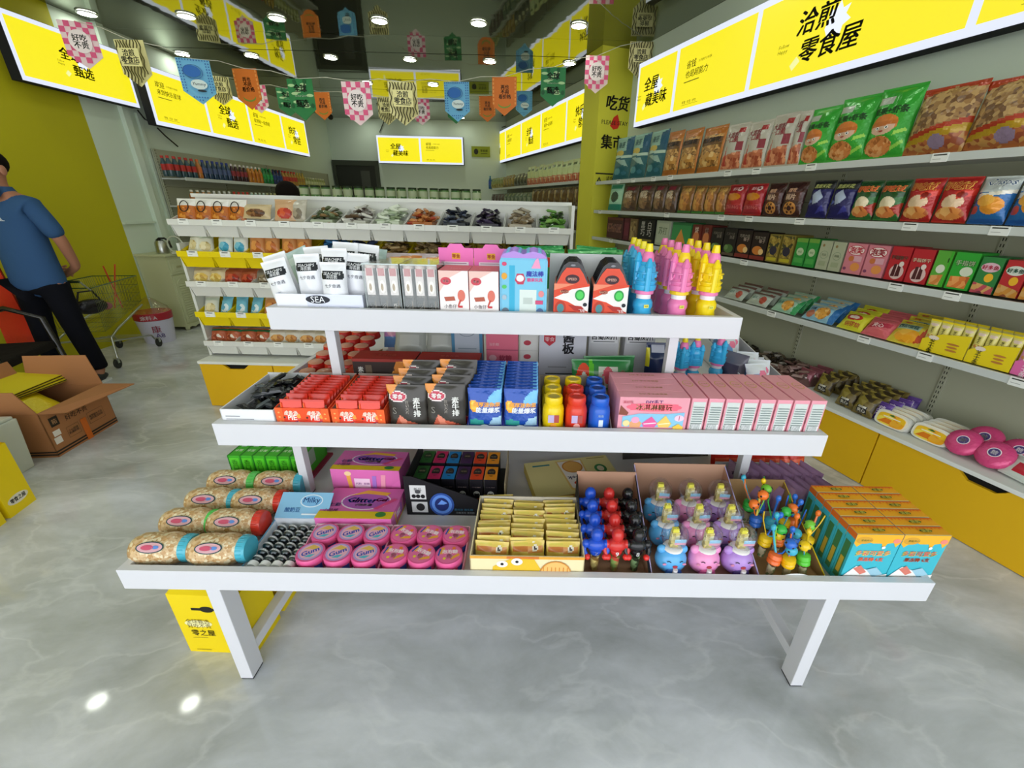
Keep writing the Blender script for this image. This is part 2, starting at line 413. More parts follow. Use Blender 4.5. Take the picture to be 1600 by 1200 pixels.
def putR(o, s, off, z, rz=0, **k):    # s along the right wall (away from the viewer), off from the room's inside
    return put(o, -s, off, z, rz, 'R', **k)
putR(o, PS - .22, ROFF - 0.001, 0)

# door opening high in the back wall
d = MB(); q = fy(556, 262, BACK - 0.04, 'W')
d.box(q.x - 0.46, q.x + 0.46, BACK - 0.05, BACK - 0.002, 0.02, 2.28, '23261f'); d.box(q.x - 0.5, q.x + 0.5, BACK - 0.07, BACK - 0.002, 2.2, 2.3, '3a4034')
d.box(q.x - 0.5, q.x - 0.43, BACK - 0.07, BACK - 0.002, 0.02, 2.2, '3a4034'); d.box(q.x + 0.43, q.x + 0.5, BACK - 0.07, BACK - 0.002, 0.02, 2.2, '3a4034')
d.box(q.x + 0.1, q.x + 0.3, BACK - 0.06, BACK - 0.05, 1.5, 2.1, ('4a4d48', 'g')); struct(d, 'door_1')
# electric heater panel marks on back wall, seams
# ---------------------------------------------------------------- ceiling lamps
lm, nt, b = bare('lamp_diffuser'); b.inputs['Emission Color'].default_value = (0.95, 1.0, 0.88, 1); b.inputs['Emission Strength'].default_value = LAMP_POWER
lamp = thing('ceiling_light', 'x', 'light')
t = MB(); t.lathe([(0.072, 0), (0.085, -0.004), (0.083, -0.012), (0.07, -0.014)], ('dfe2dc', 'g'), 24, capb=False, capt=False); t.build('frame', lamp, smooth=0.6)
t = MB(); t.lathe([(0.001, -0.013), (0.07, -0.013)], lm, 24, capb=False, capt=False)
t.f = [f[::-1] for f in t.f]; t.build('diffuser', lamp)
LP = Proto(lamp)
ROWS = [(-1.2, 'row'), (0.05, ''), (1.3, ''), (2.57, ''), (3.8, ''), (5.2, ''), (6.4, ''), (7.6, ''), (10.2, '')]
CX_ = [-4.25, -3.33, -2.42, -1.6, -.92, .34, 1.3, 2.25]
for j, (y, _) in enumerate(ROWS):
    xs = [x for x in CX_ if x < (ROFF - y * math.sin(RANG)) / math.cos(RANG) - 0.3]
    if j == 5: xs = [-4.42, -3.46, -2.58, -1.59, -.63, .34]
    if j == 6: xs = [-4.42, -3.57, -2.60, -1.63, -.65, .325]
    if j == 7: xs = [-2.6, -1.62]
    if j == 8: xs = [-3.68, -2.50, -1.65]
    for i, x in enumerate(xs):
        if j in (0, 1) and i % 2: continue
        nm = f'round ceiling downlight, {od(i)} from the left, in the {od(len(ROWS) - 1 - j)} row from the back wall'
        o = LP.get(nm, 'round ceiling downlights'); put(o, x, y, CEIL, 0, 'W')
# ---------------------------------------------------------------- light box signs
YEL, WHT = ('f5e600', 'e'), ('dfe6f6', 'e')
def sign(name, label, w, h, panels, group=None, dep=0.09):
    o = thing(name, label, 'sign', group)
    t = MB(); t.box(-w / 2, w / 2, 0.0, dep, -h / 2, h / 2, ('17191d', 'm')); t.build('housing', o)
    t = MB(); t.box(-w / 2 + .004, w / 2 - .004, -0.006, 0, -h / 2 + .004, h / 2 - .004, WHT)
    n = sum(p[0] for p in panels); x = -w / 2 + 0.05 * h * 1.3; g = 0.05 * h * 1.5; uw = (w - 0.05 * h * 2.6 - g * (len(panels) - 1)) / n
    for pw, arts in panels:
        ww = uw * pw; hh = h * 0.84
        t.art([('r', 0, 0, 1, 1, YEL)] + (arts(ww / hh) if callable(arts) else arts), Matrix.Translation((x + ww / 2, -0.006, 0)) @ Matrix.Rotation(PI / 2, 4, 'X'), ww, hh, eps=0.0012)
        x += ww + g
    t.build('panel', o); return o
SPK = [(.50, .52), (.53, .62), (.52, .70), (.58, .66), (.62, .74), (.66, .66), (.73, .68), (.70, .60), (.76, .54), (.69, .50), (.68, .42), (.61, .47), (.55, .42)]
INK = ('14140c', 'm')
def big(a, b, cx=.5, cy=.5, s=1.0, sh=.12):
    def f(asp):
        u = s / asp
        sp = [(cx + (x - .58) * 1.15 * u + .06 * u, cy + (v - .52) * 1.0 * s) for x, v in SPK]
        return [('p', sp, ('e8f0ff', 'e')), ('t', a, cx - (.16 if len(a) == 2 else .26) * u, cy + .145 * s, .245 * len(a) * u, INK, .03, sh), ('t', b, cx + .06 * u, cy - .145 * s, .245 * len(b) * u, INK, .03, sh),
                ('t', 'Follow\nHappy', cx - (.3 + .13 * len(b) - .12) * u, cy - .06 * s, .15 * u, ('6b6b20', 'm'), 0.0, sh), ('p', [(cx - .42 * u, cy - .26 * s), (cx - .34 * u, cy - .18 * s), (cx - .28 * u, cy - .24 * s), (cx - .37 * u, cy - .32 * s)], ('eef0a0', 'e'))]
    return f
def small(a, b, cx=.12, cy=.68):
    def f(asp):
        u = 1 / asp
        return [('t', a, cx + .13 * u, cy + .09, .13 * len(a) * u, INK, .02, .1), ('t', b, cx + .06 * len(b) * u, cy - .06, .12 * len(b) * u, INK, .02, .1), ('t', 'SUPERPOWER', cx + .5 * u, cy + .09, .34 * u, ('5a5a10', 'm'), 0, .1),
                ('r', cx - .02 * u, cy - .185, cx + .4 * u, cy - .17, ('8a8a30', 'm')), ('t', '零食 · 优选 · 好吃', cx + .2 * u, .1, .4 * u, ('4a4a10', 'm'), 0), ('r', cx, .055, cx + .46 * u, .06, ('8a8a30', 'm'))]
    return f
def at_line(o, p, q, z, fr='W'):      # hang a sign with its centre between plan points p and q
    a = math.atan2(q[1] - p[1], q[0] - p[0]); put(o, (p[0] + q[0]) / 2, (p[1] + q[1]) / 2, z, a, 'W'); return o
def lpt(px, py, X):
    v = ray(px, py); t = X / v.x; return Vector((X, v.y * t, CH + v.z * t))
# left 1
A, B = lpt(35, 125, -4.42), lpt(219, 170, -4.42); C1 = lpt(5, 2, -4.42)
o = sign('light_box_sign', 'large yellow light box on the yellow wall behind the man, topmost left', (B - A).length, .50, [(1, big('全球', '甄选', .5, .5, .95))], 'wall light boxes')
at_line(o, (A.x, A.y), (B.x, B.y), (A.z + B.z) / 2 + .25)
A, B = lpt(245, 197, -4.3), lpt(484, 244, -4.3)
o = sign('light_box_sign', 'long four-panel yellow light box over the bottle shelves on left wall', (B - A).length, .57,
         [(1, small('欢迎', '来到快乐星球')), (1, big('全球', '甄选')), (1, small('省钱', '省到每一站食屋')), (.9, big('快乐', '常驻'))], 'wall light boxes')
at_line(o, (A.x, A.y), (B.x, B.y), (A.z + B.z) / 2 + .285)
A, B = fy(592, 255, BACK - .12, 'W'), fy(725, 258, BACK - .12, 'W')
o = sign('light_box_sign', 'two-panel yellow light box on the far back wall', (B - A).length, .53, [(1, big('全屋', '藏美味')), (1, small('省钱', '也是超能力'))], 'wall light boxes')
at_line(o, (A.x, A.y), (B.x, B.y), (A.z + B.z) / 2 + .265)
def rpt(px, py, off):
    v = ray(px, py); t = off / (v.x * rn.x + v.y * rn.y); return Vector((v.x * t, v.y * t, CH + v.z * t))
A, B = rpt(770, 257, 2.93), rpt(936, 214.5, 2.93)
o = sign('light_box_sign', 'five-panel yellow light box on right wall beyond the yellow pillar', (B - A).length, .60,
         [(1, big('美', '味屋')), (1, small('省钱', '也是超能力')), (1, big('全球', '甄选')), (1, small('省钱', '每到一站有料')), (1, big('快乐', '常驻'))], 'wall light boxes')
at_line(o, (A.x, A.y), (B.x, B.y), (A.z + B.z) / 2 + .3)
A, B = rpt(990, 200, 2.86), rpt(1600, 41, 2.86); dd = (B - A).normalized(); B2 = A + dd * 4.35
o = sign('light_box_sign', 'biggest yellow light box with black lettering above the right-hand snack shelves', 4.35, .57,
         [(1.02, big('全屋', '藏美味')), (1.5, small('省钱', '也是超能力', .14, .6)), (2.3, big('洽煎', '零食屋', .42, .45, 1.15)), (2.2, small('零食', '优选'))], 'wall light boxes')
at_line(o, (A.x, A.y), (B2.x, B2.y), A.z + .285)
# small plate on the back wall
q = fy(751, 237, BACK - .03, 'W'); o = MB(); o.box(-.2, .2, 0, .02, -.1, .1, '8f9a1c'); o.front([('e', .25, .5, .12, .28, '20200c'), ('t', '零食屋', .68, .6, .4, '20200c'), ('r', .5, .3, .86, .36, '20200c')], .4, .2, 0, z0=-.1)
o = tag(o.build('wall_plate'), 'small olive notice plate on the back wall right of its light box', 'sign'); put(o, q.x, BACK - .022, q.z, 0, 'W')
# loose cables from the light boxes
for pts, lb in (([lpt(215, 172, -4.56), lpt(226, 186, -4.56), lpt(238, 192, -4.5)], 'thin black cable between the two left light boxes'),
            ([lpt(246, 200, -4.56), lpt(258, 212, -4.56), lpt(278, 229, -4.56)], 'thin black cable hanging below left corner of long left light box'),
            ([fy(593, 207, BACK - .02, 'W'), fy(597, 197, BACK - .02, 'W'), fy(600, 190, BACK - .02, 'W')], 'thin cable from back wall light box up to ceiling'),
            ([rpt(769, 190, 2.99), rpt(776, 197, 2.99), rpt(784, 199, 2.97), rpt(790, 197, 2.96)], 'curved cable over five-panel light box on right wall')):
    t = MB(); t.tube(pts, .008, '15150f', 6); tag(t.build('cable'), lb, 'cable')
# black security camera under the ceiling
q = fz(517, 183, CEIL - .14, 'W'); o = thing('security_camera', 'small white security camera on ceiling near back left corner', 'camera'); t = MB(); t.lathe([(.05, .14), (.05, .1), (.03, .09), (.03, .02)], 'dcdcd6', 12); t.build('base', o)
t = MB(); t.ell((0, -.02, 0), (.05, .05, .05), '15150f'); t.build('lens', o); put(o, q.x, q.y, CEIL - .14, 0, 'W')

# ---------------------------------------------------------------- the three-tier table
WP = mt('d9dae0', 'p')
TB = thing('display_table', 'large white three-tier display table in the middle, loaded with snack boxes', 'table'); put(TB, 0, 0, 0)
def tray(x0, x1, y0, y1, z, lip=.073, th=.022, side=None):   # z is the rim's top
    t = MB(); s = side or lip
    t.box(x0, x1, y0, y0 + th, z - lip, z, WP); t.box(x0, x1, y1 - th, y1, z - lip, z, WP)
    t.box(x0, x0 + th, y0 + th, y1 - th, z - lip, z, WP); t.box(x1 - th, x1, y0 + th, y1 - th, z - lip, z, WP)
    t.box(x0 + th, x1 - th, y0 + th, y1 - th, z - lip + .012, z - .045, WP); return t.build('tray', TB, bev=.0018)
Z1, Z2, Z3 = .512, .866, 1.176; Y1, Y2, Y3 = .912, 1.15, 1.375
q1, q2 = fy(178, 887, Y1), fy(1465, 907, Y1); print('T1', q1, q2); q3, q4 = fy(330, 662, Y2), fy(1294, 683, Y2); print('T2', q3, q4); q5, q6 = fy(415, 481, Y3), fy(1161, 498, Y3); print('T3', q5, q6)
X1a, X1b, X2a, X2b, X3a, X3b = q1.x, q2.x, q3.x, q4.x, q5.x, q6.x
D1, D2, D3 = Z1 - .045, Z2 - .045, Z3 - .045          # deck heights
YB1, YB2, YB3 = 2.6, 2.35, 2.1
tray(X1a, X1b, Y1, YB1, Z1); tray(X2a, X2b, Y2, YB2, Z2, .076); tray(X3a, X3b, Y3, YB3, Z3, .074)
for x in (-.945, .935):
    for y in (.93, YB1 - .06):
        t = MB(); t.box(x - .021, x + .021, y, y + .06, .006, Z1 - .06, WP); l = t.build('leg', TB, bev=.002)
        t = MB(); t.box(x - .02, x + .02, y + .002, y + .058, 0, .006, ('22252b', 'm')); t.build('foot_pad', l)
    t = MB(); t.box(x - .018, x + .018, .985, YB1 - .06, .075, .115, WP); t.build('stretcher', TB, bev=.002)
for x, yy, zt, zb in ((-.845, (1.33, 2.2), Z2 - .065, D1), (.80, (1.33, 2.2), Z2 - .065, D1), (-.69, (1.41, 2.0), Z3 - .065, D2), (.49, (1.41, 2.0), Z3 - .065, D2)):
    for y in yy:
        t = MB(); t.box(x - .016, x + .016, y, y + .035, zb + .004, zt, WP); l = t.build('leg', TB, bev=.0015)
        t = MB(); t.box(x - .015, x + .015, y + .002, y + .033, zb, zb + .004, ('22252b', 'm')); t.build('foot_pad', l)

# ---------------------------------------------------------------- gondolas along the right wall
STEEL = mt('c9cdc9', 'g'); CABY = mt('e0b005', 'p'); CABW = mt('dfe2de', 'p')
SHZ = [1.77, 1.455, 1.15, .835]
def cabinet(w, label, front=2.606, back=ROFF - .03, h=.375, fy0=None):
    o = thing('storage_cabinet', label, 'cabinet', 'yellow cabinets under the shelves'); d = back - front
    t = MB(); t.box(-w / 2 + .002, w / 2 - .002, .02, d, 0.03, h - .022, CABY); t.box(-w / 2 + .01, w / 2 - .01, .05, d, 0, .03, ('2a2a28', 'm')); t.build('body', o)
    # drawer front with a dark grip cut-out, lying in front of a dark recess
    zt = h - .026; pts = [(-w / 2 + .004, .004), (w / 2 - .004, .004), (w / 2 - .004, zt), (.10, zt), (.075, zt - .02), (.055, zt - .036), (-.055, zt - .036), (-.075, zt - .02), (-.10, zt), (-w / 2 + .004, zt)]
    t = MB(); t.prism(pts, 0, .018, CABY); f = t.build('drawer_front', o)
    t = MB(); t.box(-.1, .1, .0185, .0195, zt - .05, zt, ('101010', 'm')); t.build('grip_recess', f)
    t = MB(); t.box(-w / 2, w / 2, -.012, d, h - .022, h, CABW); t.build('cabinet_top', o, bev=.003); return o
s0, s1 = -.6, PS - .24
n = 6; cw = (s1 - s0) / n
for i in range(n):
    o = cabinet(cw, f'yellow drawer cabinet with white top under the right shelves, {od(n-1-i)} from the pillar'); putR(o, s0 + cw * (i + .5), 2.606, 0)
UP = mt('4c4d46', 'm')
SD = ROFF - .03 - 2.665
def shelf_run(label, length, zs, dep, zt, name='shelf_unit', ups=5, tags=True, zb=.38, seed=1, sec=None):
    o = thing(name, label, 'shelving'); L = length; rnd = random.Random(seed)
    t = MB(); t.box(-L / 2, L / 2, dep, dep + .018, zb, zt, BACKP)
    for z in [zb + (zt - zb) * k / 4 for k in range(1, 4)]: t.box(-L / 2, L / 2, dep - .001, dep, z, z + .003, ('55574c', 'm'))
    t.build('back_panel', o)
    for k in range(ups + 1):
        x = -L / 2 + .02 + (L - .04) * k / ups
        t = MB(); t.box(x - .014, x + .014, dep - .012, dep - .0015, zb, zt, BACKP)
        for j in range(int((zt - zb) / .03)): 
            zz = zb + .015 + j * .03
            for dx in (-.006, .006): t.box(x + dx - .002, x + dx + .002, dep - .0126, dep - .0119, zz, zz + .016, ('15150f', 'm'))
        t.build('upright', o)
    for z in zs:
        t = MB(); t.box(-L / 2, L / 2, 0.012, dep - .013, z - .025, z - .008, STEEL)
        t.prism([(0, 0), (0, 0)], 0, 0, STEEL) if 0 else None
        t.box(-L / 2, L / 2, -.004, .012, z - .034, z + .003, mt('c3c8c6', 'g'))
        sh = t.build('shelf', o, bev=.003)
        if tags:
            n = int(L / .33)
            for k in range(n):
                if rnd.random() < .25: continue
                x = -L / 2 + (k + rnd.uniform(.3, .7)) * L / n
                t = MB(); t.box(x - .035, x + .035, -.0075, -.0045, z - .036, z + .004, 'e4e6e2'); t.front([('r', .1, .72, .9, .86, '3a3c38'), ('r', .1, .3, .6, .38, 'b0b2ae')], .07, .04, -.0075, cx=x, z0=z - .036)
                t.build('price_tag', sh)
    return o
RL = s1 - s0
o = shelf_run('long white four-shelf snack rack along the right wall', RL, SHZ, SD, 1.95, ups=6); putR(o, (s0 + s1) / 2, 2.665, 0)
# beyond the pillar
sf0, sf1 = PS + .28, sB - .25
o = shelf_run('white shelf rack on right wall beyond the yellow pillar', sf1 - sf0, [1.80, 1.49, 1.19, .88], (.33), 1.95, ups=4, tags=False, seed=3, zb=.4); putR(o, (sf0 + sf1) / 2, ROFF - .38, 0)
n = 4; cw = (sf1 - sf0) / n
for i in range(n):
    o = cabinet(cw, f'yellow drawer cabinet beyond the pillar, {od(i)} after it', front=ROFF - .42); putR(o, sf0 + cw * (i + .5), ROFF - .42, 0)
# ---------------------------------------------------------------- scoop-bin gondola in the middle distance
BW, BY = mt('d9dad6', 'g'), mt('e8cf10', 'g')
GX0, GX1, GY = -2.50, .215, 3.06
NB = 12; BP = (GX1 - GX0) / NB
g = thing('bin_rack', 'white rack holding five rows of sloped snack bins behind the table', 'shelving')
t = MB(); t.box(GX0, GX1, 3.37, 3.40, .38, 1.495, mt('dcdeda', 'p')); t.box(GX0 - .02, GX0, 3.1, 3.40, .38, 1.2, mt('cfd2ce', 'p')); t.box(GX1, GX1 + .02, 3.06, 3.42, .38, 1.50, mt('dcdeda', 'p')); t.build('frame', g)
t = MB(); t.box(GX0 - .02, GX1 + .02, 3.36, 3.43, 1.495, 1.52, mt('e2e4e0', 'p')); t.build('top_rail', g)
RZ = [(1.355, 0), (1.15, 1), (.945, 0), (.725, 1), (.505, 0)]
def bin_proto(yel, w=BP):
    m_ = BY if yel else BW; o = thing('snack_bin', 'x', 'bin'); e = .004; zb = .38 * 0
    t = MB(); a, b = -w / 2 + .002, w / 2 - .002
    side = [(0, 0), (.035, -.105), (.28, -.105), (.30, .085), (.285, .085), (.02, 0)]
    for x in (a, b - e):
        t.add([(x, y, z) for y, z in side] + [(x + e, y, z) for y, z in side], [tuple(range(6))[::-1], tuple(range(6, 12))] + [(i, (i + 1) % 6, (i + 1) % 6 + 6, i + 6) for i in range(6)], m_)
    t.add([(a, 0.004, 0), (b, 0.004, 0), (b - .012, .035, -.105), (a + .012, .035, -.105), (a, .008, 0), (b, .008, 0), (b - .012, .039, -.105), (a + .012, .039, -.105)],
          [(0, 3, 2, 1), (4, 5, 6, 7), (0, 1, 5, 4), (2, 3, 7, 6)], m_)
    t.box(a + .012, b - .012, .035, .28, -.107, -.104, m_); t.box(a, b, .283, .299, -.1, .085, m_)
    t.build('tub', o)
    t = MB(); t.box(-w / 2, w / 2, -.008, .006, -.034, .004, m_); t.build('rim', o, bev=.0015)
    t = MB(); t.box(-.035, .035, -.0115, -.0082, -.03, .008, 'e8eae6'); t.front([('r', .2, .7, .8, .85, '4a4c48'), ('r', .1, .3, .5, .4, 'b8bab6')], .07, .038, -.0115, z0=-.03); t.build('price_tag', o)
    return o
PBW, PBY = Proto(bin_proto(0)), Proto(bin_proto(1))
RN = ['top row', 'second row', 'third row', 'fourth row', 'bottom row']
BINPOS = {}
for r, (z, yl) in enumerate(RZ):
    for i in range(NB):
        o = (PBY if yl else PBW).get(f'{"yellow" if yl else "white"} sloped snack bin, {od(i)} from the left in the {RN[r]}', 'sloped snack bins')
        put(o, GX0 + BP * (i + .5), GY, z, 0, 'W'); BINPOS[(r, i)] = (GX0 + BP * (i + .5), GY, z)
n = 5; cw = (GX1 - GX0 + .04) / n
for i in range(n):
    o = cabinet(cw, f'yellow drawer cabinet under the snack bins, {od(i)} from the left', front=2.985, back=3.42); put(o, GX0 - .03 + cw * (i + .5), 2.985, 0, 0, 'W')
# small wrapped snacks
def pillow(mb, w, d, t, m1, m2=None, n=4):     # lying wrapped bar, crimped ends
    m2 = m2 or m1
    xs = [-.5, -.44, -.34, .34, .44, .5]; hs = [.05, .06, 1, 1, .06, .05]; ws = [1, .92, .8, .8, .92, 1]; vs, fs = [], []
    for x, h_, w_ in zip(xs, hs, ws):
        for a in (-1, -.55, .55, 1): vs.append((x * w, a * d / 2 * w_, t / 2 * h_ * (0.1 if abs(a) == 1 else 1)))
        for a in (1, .55, -.55, -1): vs.append((x * w, a * d / 2 * w_, -t / 2 * h_ * (0.1 if abs(a) == 1 else 1)))
    for j in range(5):
        for i in range(8):
            q = (j * 8 + i, (j + 1) * 8 + i, (j + 1) * 8 + (i + 1) % 8, j * 8 + (i + 1) % 8)
            mb.add([vs[k] for k in q], [(3, 2, 1, 0)], m2 if j in (0, 4) else m1)
def rot(rx, ry, rz, x=0, y=0, z=0): return Matrix.Translation((x, y, z)) @ Matrix.Rotation(rz, 4, 'Z') @ Matrix.Rotation(ry, 4, 'Y') @ Matrix.Rotation(rx, 4, 'X')
def heap(name, label, cols, n, w, d, h, sz=(.08, .03, .014), seed=1, cat='snacks', kind='f', slope=.0, group=None, stuff=True):
    rnd = random.Random(seed); mb = MB()
    mb.box(-w / 2 + .01, w / 2 - .01, -d / 2 + .01, d / 2 - .01, 0, h * .5, (cols[0], kind), tx=.02, ty=.02)
    for k in range(n):
        x = rnd.uniform(-w / 2 + sz[0] * .45, w / 2 - sz[0] * .45); y = rnd.uniform(-d / 2 + sz[0] * .45, d / 2 - sz[0] * .45)
        q = 1 - .35 * (2 * abs(x) / w) ** 2 - .2 * (2 * abs(y) / d) ** 2
        mb.M = rot(rnd.uniform(-.5, .5), rnd.uniform(-.35, .35), rnd.uniform(0, PI), x, y, h * (.45 + .5 * (k / n)) * q + slope * y)
        c = rnd.choice(cols); pillow(mb, sz[0], sz[1], sz[2], (c, kind), (rnd.choice(cols), kind))
    mb.M = Matrix.Identity(4)
    o = mb.build(name, smooth=.9); tag(o, label, cat, group)
    if stuff: o['kind'] = 'stuff'
    return o
def inbin(o, r, i, dx=0, dy=.15, dz=-.10, **k): x, y, z = BINPOS[(r, i)]; return put(o, x + dx, y + dy, z + dz, k.pop('rz', 0), 'W', **k)
HEAPS = {(0, 4): ('green and silver wrapped bars', ['a9b39a', '7d8c6a', 'c9cdc0', '4b573c', '8a6f48']), (0, 5): ('silver and brown wrapped sweets', ['b9b9b0', '57432f', 'd9d8d0', '77716a', '3b2c22']),
         (0, 6): ('pale green wrapped sticks', ['c9d3c0', 'a8b79c', 'dfe6d8', '8fa07f']), (0, 7): ('orange brown dried snacks', ['b06a34', '8d4f25', 'c98850', 'a33c22']),
         (0, 8): ('black and navy wrapped sweets', ['1c2230', '30384a', '11131a', '5b6478']), (0, 9): ('dark purple wrapped sweets', ['2c2438', '171420', '4b3f5e', '14141a']),
         (0, 10): ('silver brown wrapped sweets', ['b0a898', '7d6c54', 'cfc8ba', '8a7b62']), (0, 11): ('small green wrapped sweets', ['5c8f3a', '2f5b22', '7faf52', '3c4a30']),
         (1, 4): ('blue wrapped sweets', ['2c5f8f', '1f3f63', '4c8fc0', '15283c']), (1, 5): ('navy wrapped sweets', ['1c2438', '243050', '12161f', '3c4a6a']),
         (1, 6): ('tan dried snack packets', ['a58a5c', '7c6238', 'c0a878', '5a4a2c']), (1, 7): ('tan dried snack packets', ['a08a60', '82683c', 'b8a070', '4a3c22']),
         (1, 8): ('brown and red wrapped sweets', ['6b3a2c', '9b6a4a', '42241c', 'b58a66']), (1, 9): ('mixed brown wrapped sweets', ['7b5a3c', 'a9855c', '402c1c', 'c9a880']),
         (1, 10): ('olive wrapped sweets', ['6d6a30', '92905a', '3c3c1c']), (1, 11): ('green wrapped sweets', ['3c7a3a', '5fa052', '244c22'])}
for (r, i), (d_, c_) in HEAPS.items():
    o = heap('wrapped_sweets', f'{d_} filling the {od(i)} bin from the left in the {RN[r]}', c_, 40, .205, .26, .15, seed=i * 7 + r, slope=.42, kind='g', sz=(.085, .034, .018))
    inbin(o, r, i, dz=-.055)
# top row, left: orange roll packs with white headers and ring hooks
hp = bag_mesh('header_pack', .13, .17, .05, 'b8641f', [('r', 0, .7, 1, 1, 'e4e2dc'), ('e', .5, .35, .38, .26, ('b5641e,d9903c,8f4310,60', 'k'))], kind='g', nx=12, ny=12)
root = thing('snack_pack', 'x', 'pack'); hp.parent = root
t = MB(); t.tube([(.028 * math.cos(a), -.03, .11 + .036 * math.sin(a)) for a in [2 * PI * k / 16 for k in range(17)]], .003, '2a1a10', 6); t.build('ring_hook', root)
P_ = Proto(root)
for k in range(4):
    o = P_.get(f'orange roll pack with white header and ring hook, {od(k)} from left in top bin row', 'ring hook packs'); x, y, z = BINPOS[(0, 0)]
    put(o, x - .035 + k * .115, y + .07, z - .03, .05 * (-1) ** k, 'W', rx=-.35)
def generic_bag(name, w, h, t, base, body, text=None, col='ffffff', win=None, band=None, **k):
    arts = []
    if band: arts.append(('r', 0, .72, 1, .93, band))
    if win: arts.append(('e', .5, .32, .36, .24, (win, 'k')))
    tx = [('t', text, .5, .62, .66, col, .02)] if text else []
    return bag_mesh(name, w, h, t, base, arts, tx, **k)
def simple_bags(lst):
    for (proto, label, r, i, dx, dz, rz, rx) in lst: inbin(proto.get(label, 'bagged snacks in the sloped bins'), r, i, dx, .07, dz + .045, rz=rz, rx=rx, sc=1.12)
def mp(name, cat, mesh_args, **kw):
    o = generic_bag(name, *mesh_args, **kw); tag(o, 'x', cat); return Proto(o)
b1 = mp('snack_bag', 'bag', (.17, .09, .05, 'c9b48a', 0), win='6b4424,8f6238,4a2c16,50', nx=12, ny=10, kind='g')
b2 = mp('snack_bag', 'bag', (.13, .13, .04, 'c9a27a', 0), win='b8301c,d0562c,8f1c10,40', nx=12, ny=10, kind='g')
b3 = mp('snack_bag', 'bag', (.10, .13, .04, 'b9b3a4', 0), win='7a6f5e,a59a86,50463a,40', nx=12, ny=10, kind='g')
simple_bags([(b1, 'brown bar pack in the third top-row bin', 0, 2, 0, -.03, 0, -.5), (b2, 'square red-window pack in the fourth top-row bin', 0, 3, -.03, -.04, .05, -.4), (b3, 'greyish snack pack beside the square red-window pack in the bins', 0, 3, .055, -.04, -.2, -.4)])
wh = mp('cracker_bag', 'bag', (.09, .12, .04, 'e0e0cc', 0), band='cfd8c0', win='d8c890,e8dcae,b8a060,50', nx=12, ny=10, kind='g')
bl = mp('cookie_bag', 'bag', (.09, .12, .05, 'dfe3d8', 0), win='3f9fc0,7cc4dc,e8f0f0,30', nx=12, ny=10, kind='g')
orr = mp('cracker_stick_bag', 'bag', (.095, .14, .05, 'c98a50', 0), win='c06a24,e09a50,9b4a18,40', band='d8b48a', nx=12, ny=10, kind='g')
simple_bags([(wh, 'leaning cream cracker bag at the left end of second bin row', 1, 0, -.05, -.05, -.3, -.5), (wh, 'cream cracker bag next to the leaning one, second bin row', 1, 0, .04, -.06, .35, -.5),
             (bl, 'pale bag with blue print in the second bin of second row', 1, 1, -.05, -.06, 0, -.4), (bl, 'pale bag with blue print, right one, second bin of second row', 1, 1, .06, -.06, 0, -.35),
             (orr, 'orange stick snack bag, first of four in the second bin row', 1, 2, -.05, -.06, 0, -.35), (orr, 'orange stick snack bag, second of four in the second bin row', 1, 2, .055, -.06, 0, -.35),
             (orr, 'orange stick snack bag, third of four in the second bin row', 1, 3, -.05, -.06, 0, -.35), (orr, 'orange stick snack bag, last of four in the second bin row', 1, 3, .055, -.06, 0, -.35)])
y1 = mp('bun_bag', 'bag', (.12, .11, .06, 'd8c8a0', 0), win='e0c060,f0dc90,c0983c,40', nx=12, ny=10, kind='g')
r1 = mp('jerky_bag', 'bag', (.12, .11, .05, 'a85a3c', 0), win='a8301c,c85a3c,6b1c10,40', nx=12, ny=10, kind='g')
g1 = mp('nut_bag', 'bag', (.11, .11, .05, '8a8478', 0), win='6a5a44,938468,c8beaa,50', nx=12, ny=10, kind='g')
c1 = mp('wafer_bag', 'bag', (.075, .12, .035, '7cc4d8', 0), win='dfeef0,58a8c8,f0ead0,40', nx=12, ny=10, kind='g')
d1 = mp('roll_bag', 'bag', (.11, .10, .06, 'b05a3a', 0), band='2f7a52', win='c06a48,8a3a24,e8dccc,40', nx=12, ny=10, kind='g')
e1 = mp('round_cake_bag', 'bag', (.13, .10, .05, 'd8d4cc', 0), win='c88a48,e0ac6c,a8662c,40', nx=12, ny=10, kind='g')
L_ = []
for r, lst in ((2, [(y1, 'yellow bun bag'), (y1, 'yellow bun bag'), (r1, 'red jerky bag'), (r1, 'red jerky bag'), (g1, 'grey nut bag'), (g1, 'grey nut bag')]),
               (3, [(wh, 'cream wafer bag'), (c1, 'light blue wafer bag'), (c1, 'light blue wafer bag'), (c1, 'light blue wafer bag'), (orr, 'orange stick bag'), (orr, 'orange stick bag')]),
               (4, [(d1, 'green-topped roll bag'), (d1, 'green-topped roll bag'), (d1, 'green-topped roll bag'), (d1, 'green-topped roll bag'), (e1, 'round cake bag'), (e1, 'round cake bag'), (e1, 'round cake bag'), (e1, 'round cake bag')])):
    for k, (p_, nm) in enumerate(lst):
        L_.append((p_, f'{nm}, {od(k)} item from the left in the {RN[r]} of bins', r, k // 2, (-.05, .055)[k % 2], -.07, (.1, -.12)[k % 2], -.55))
simple_bags(L_)

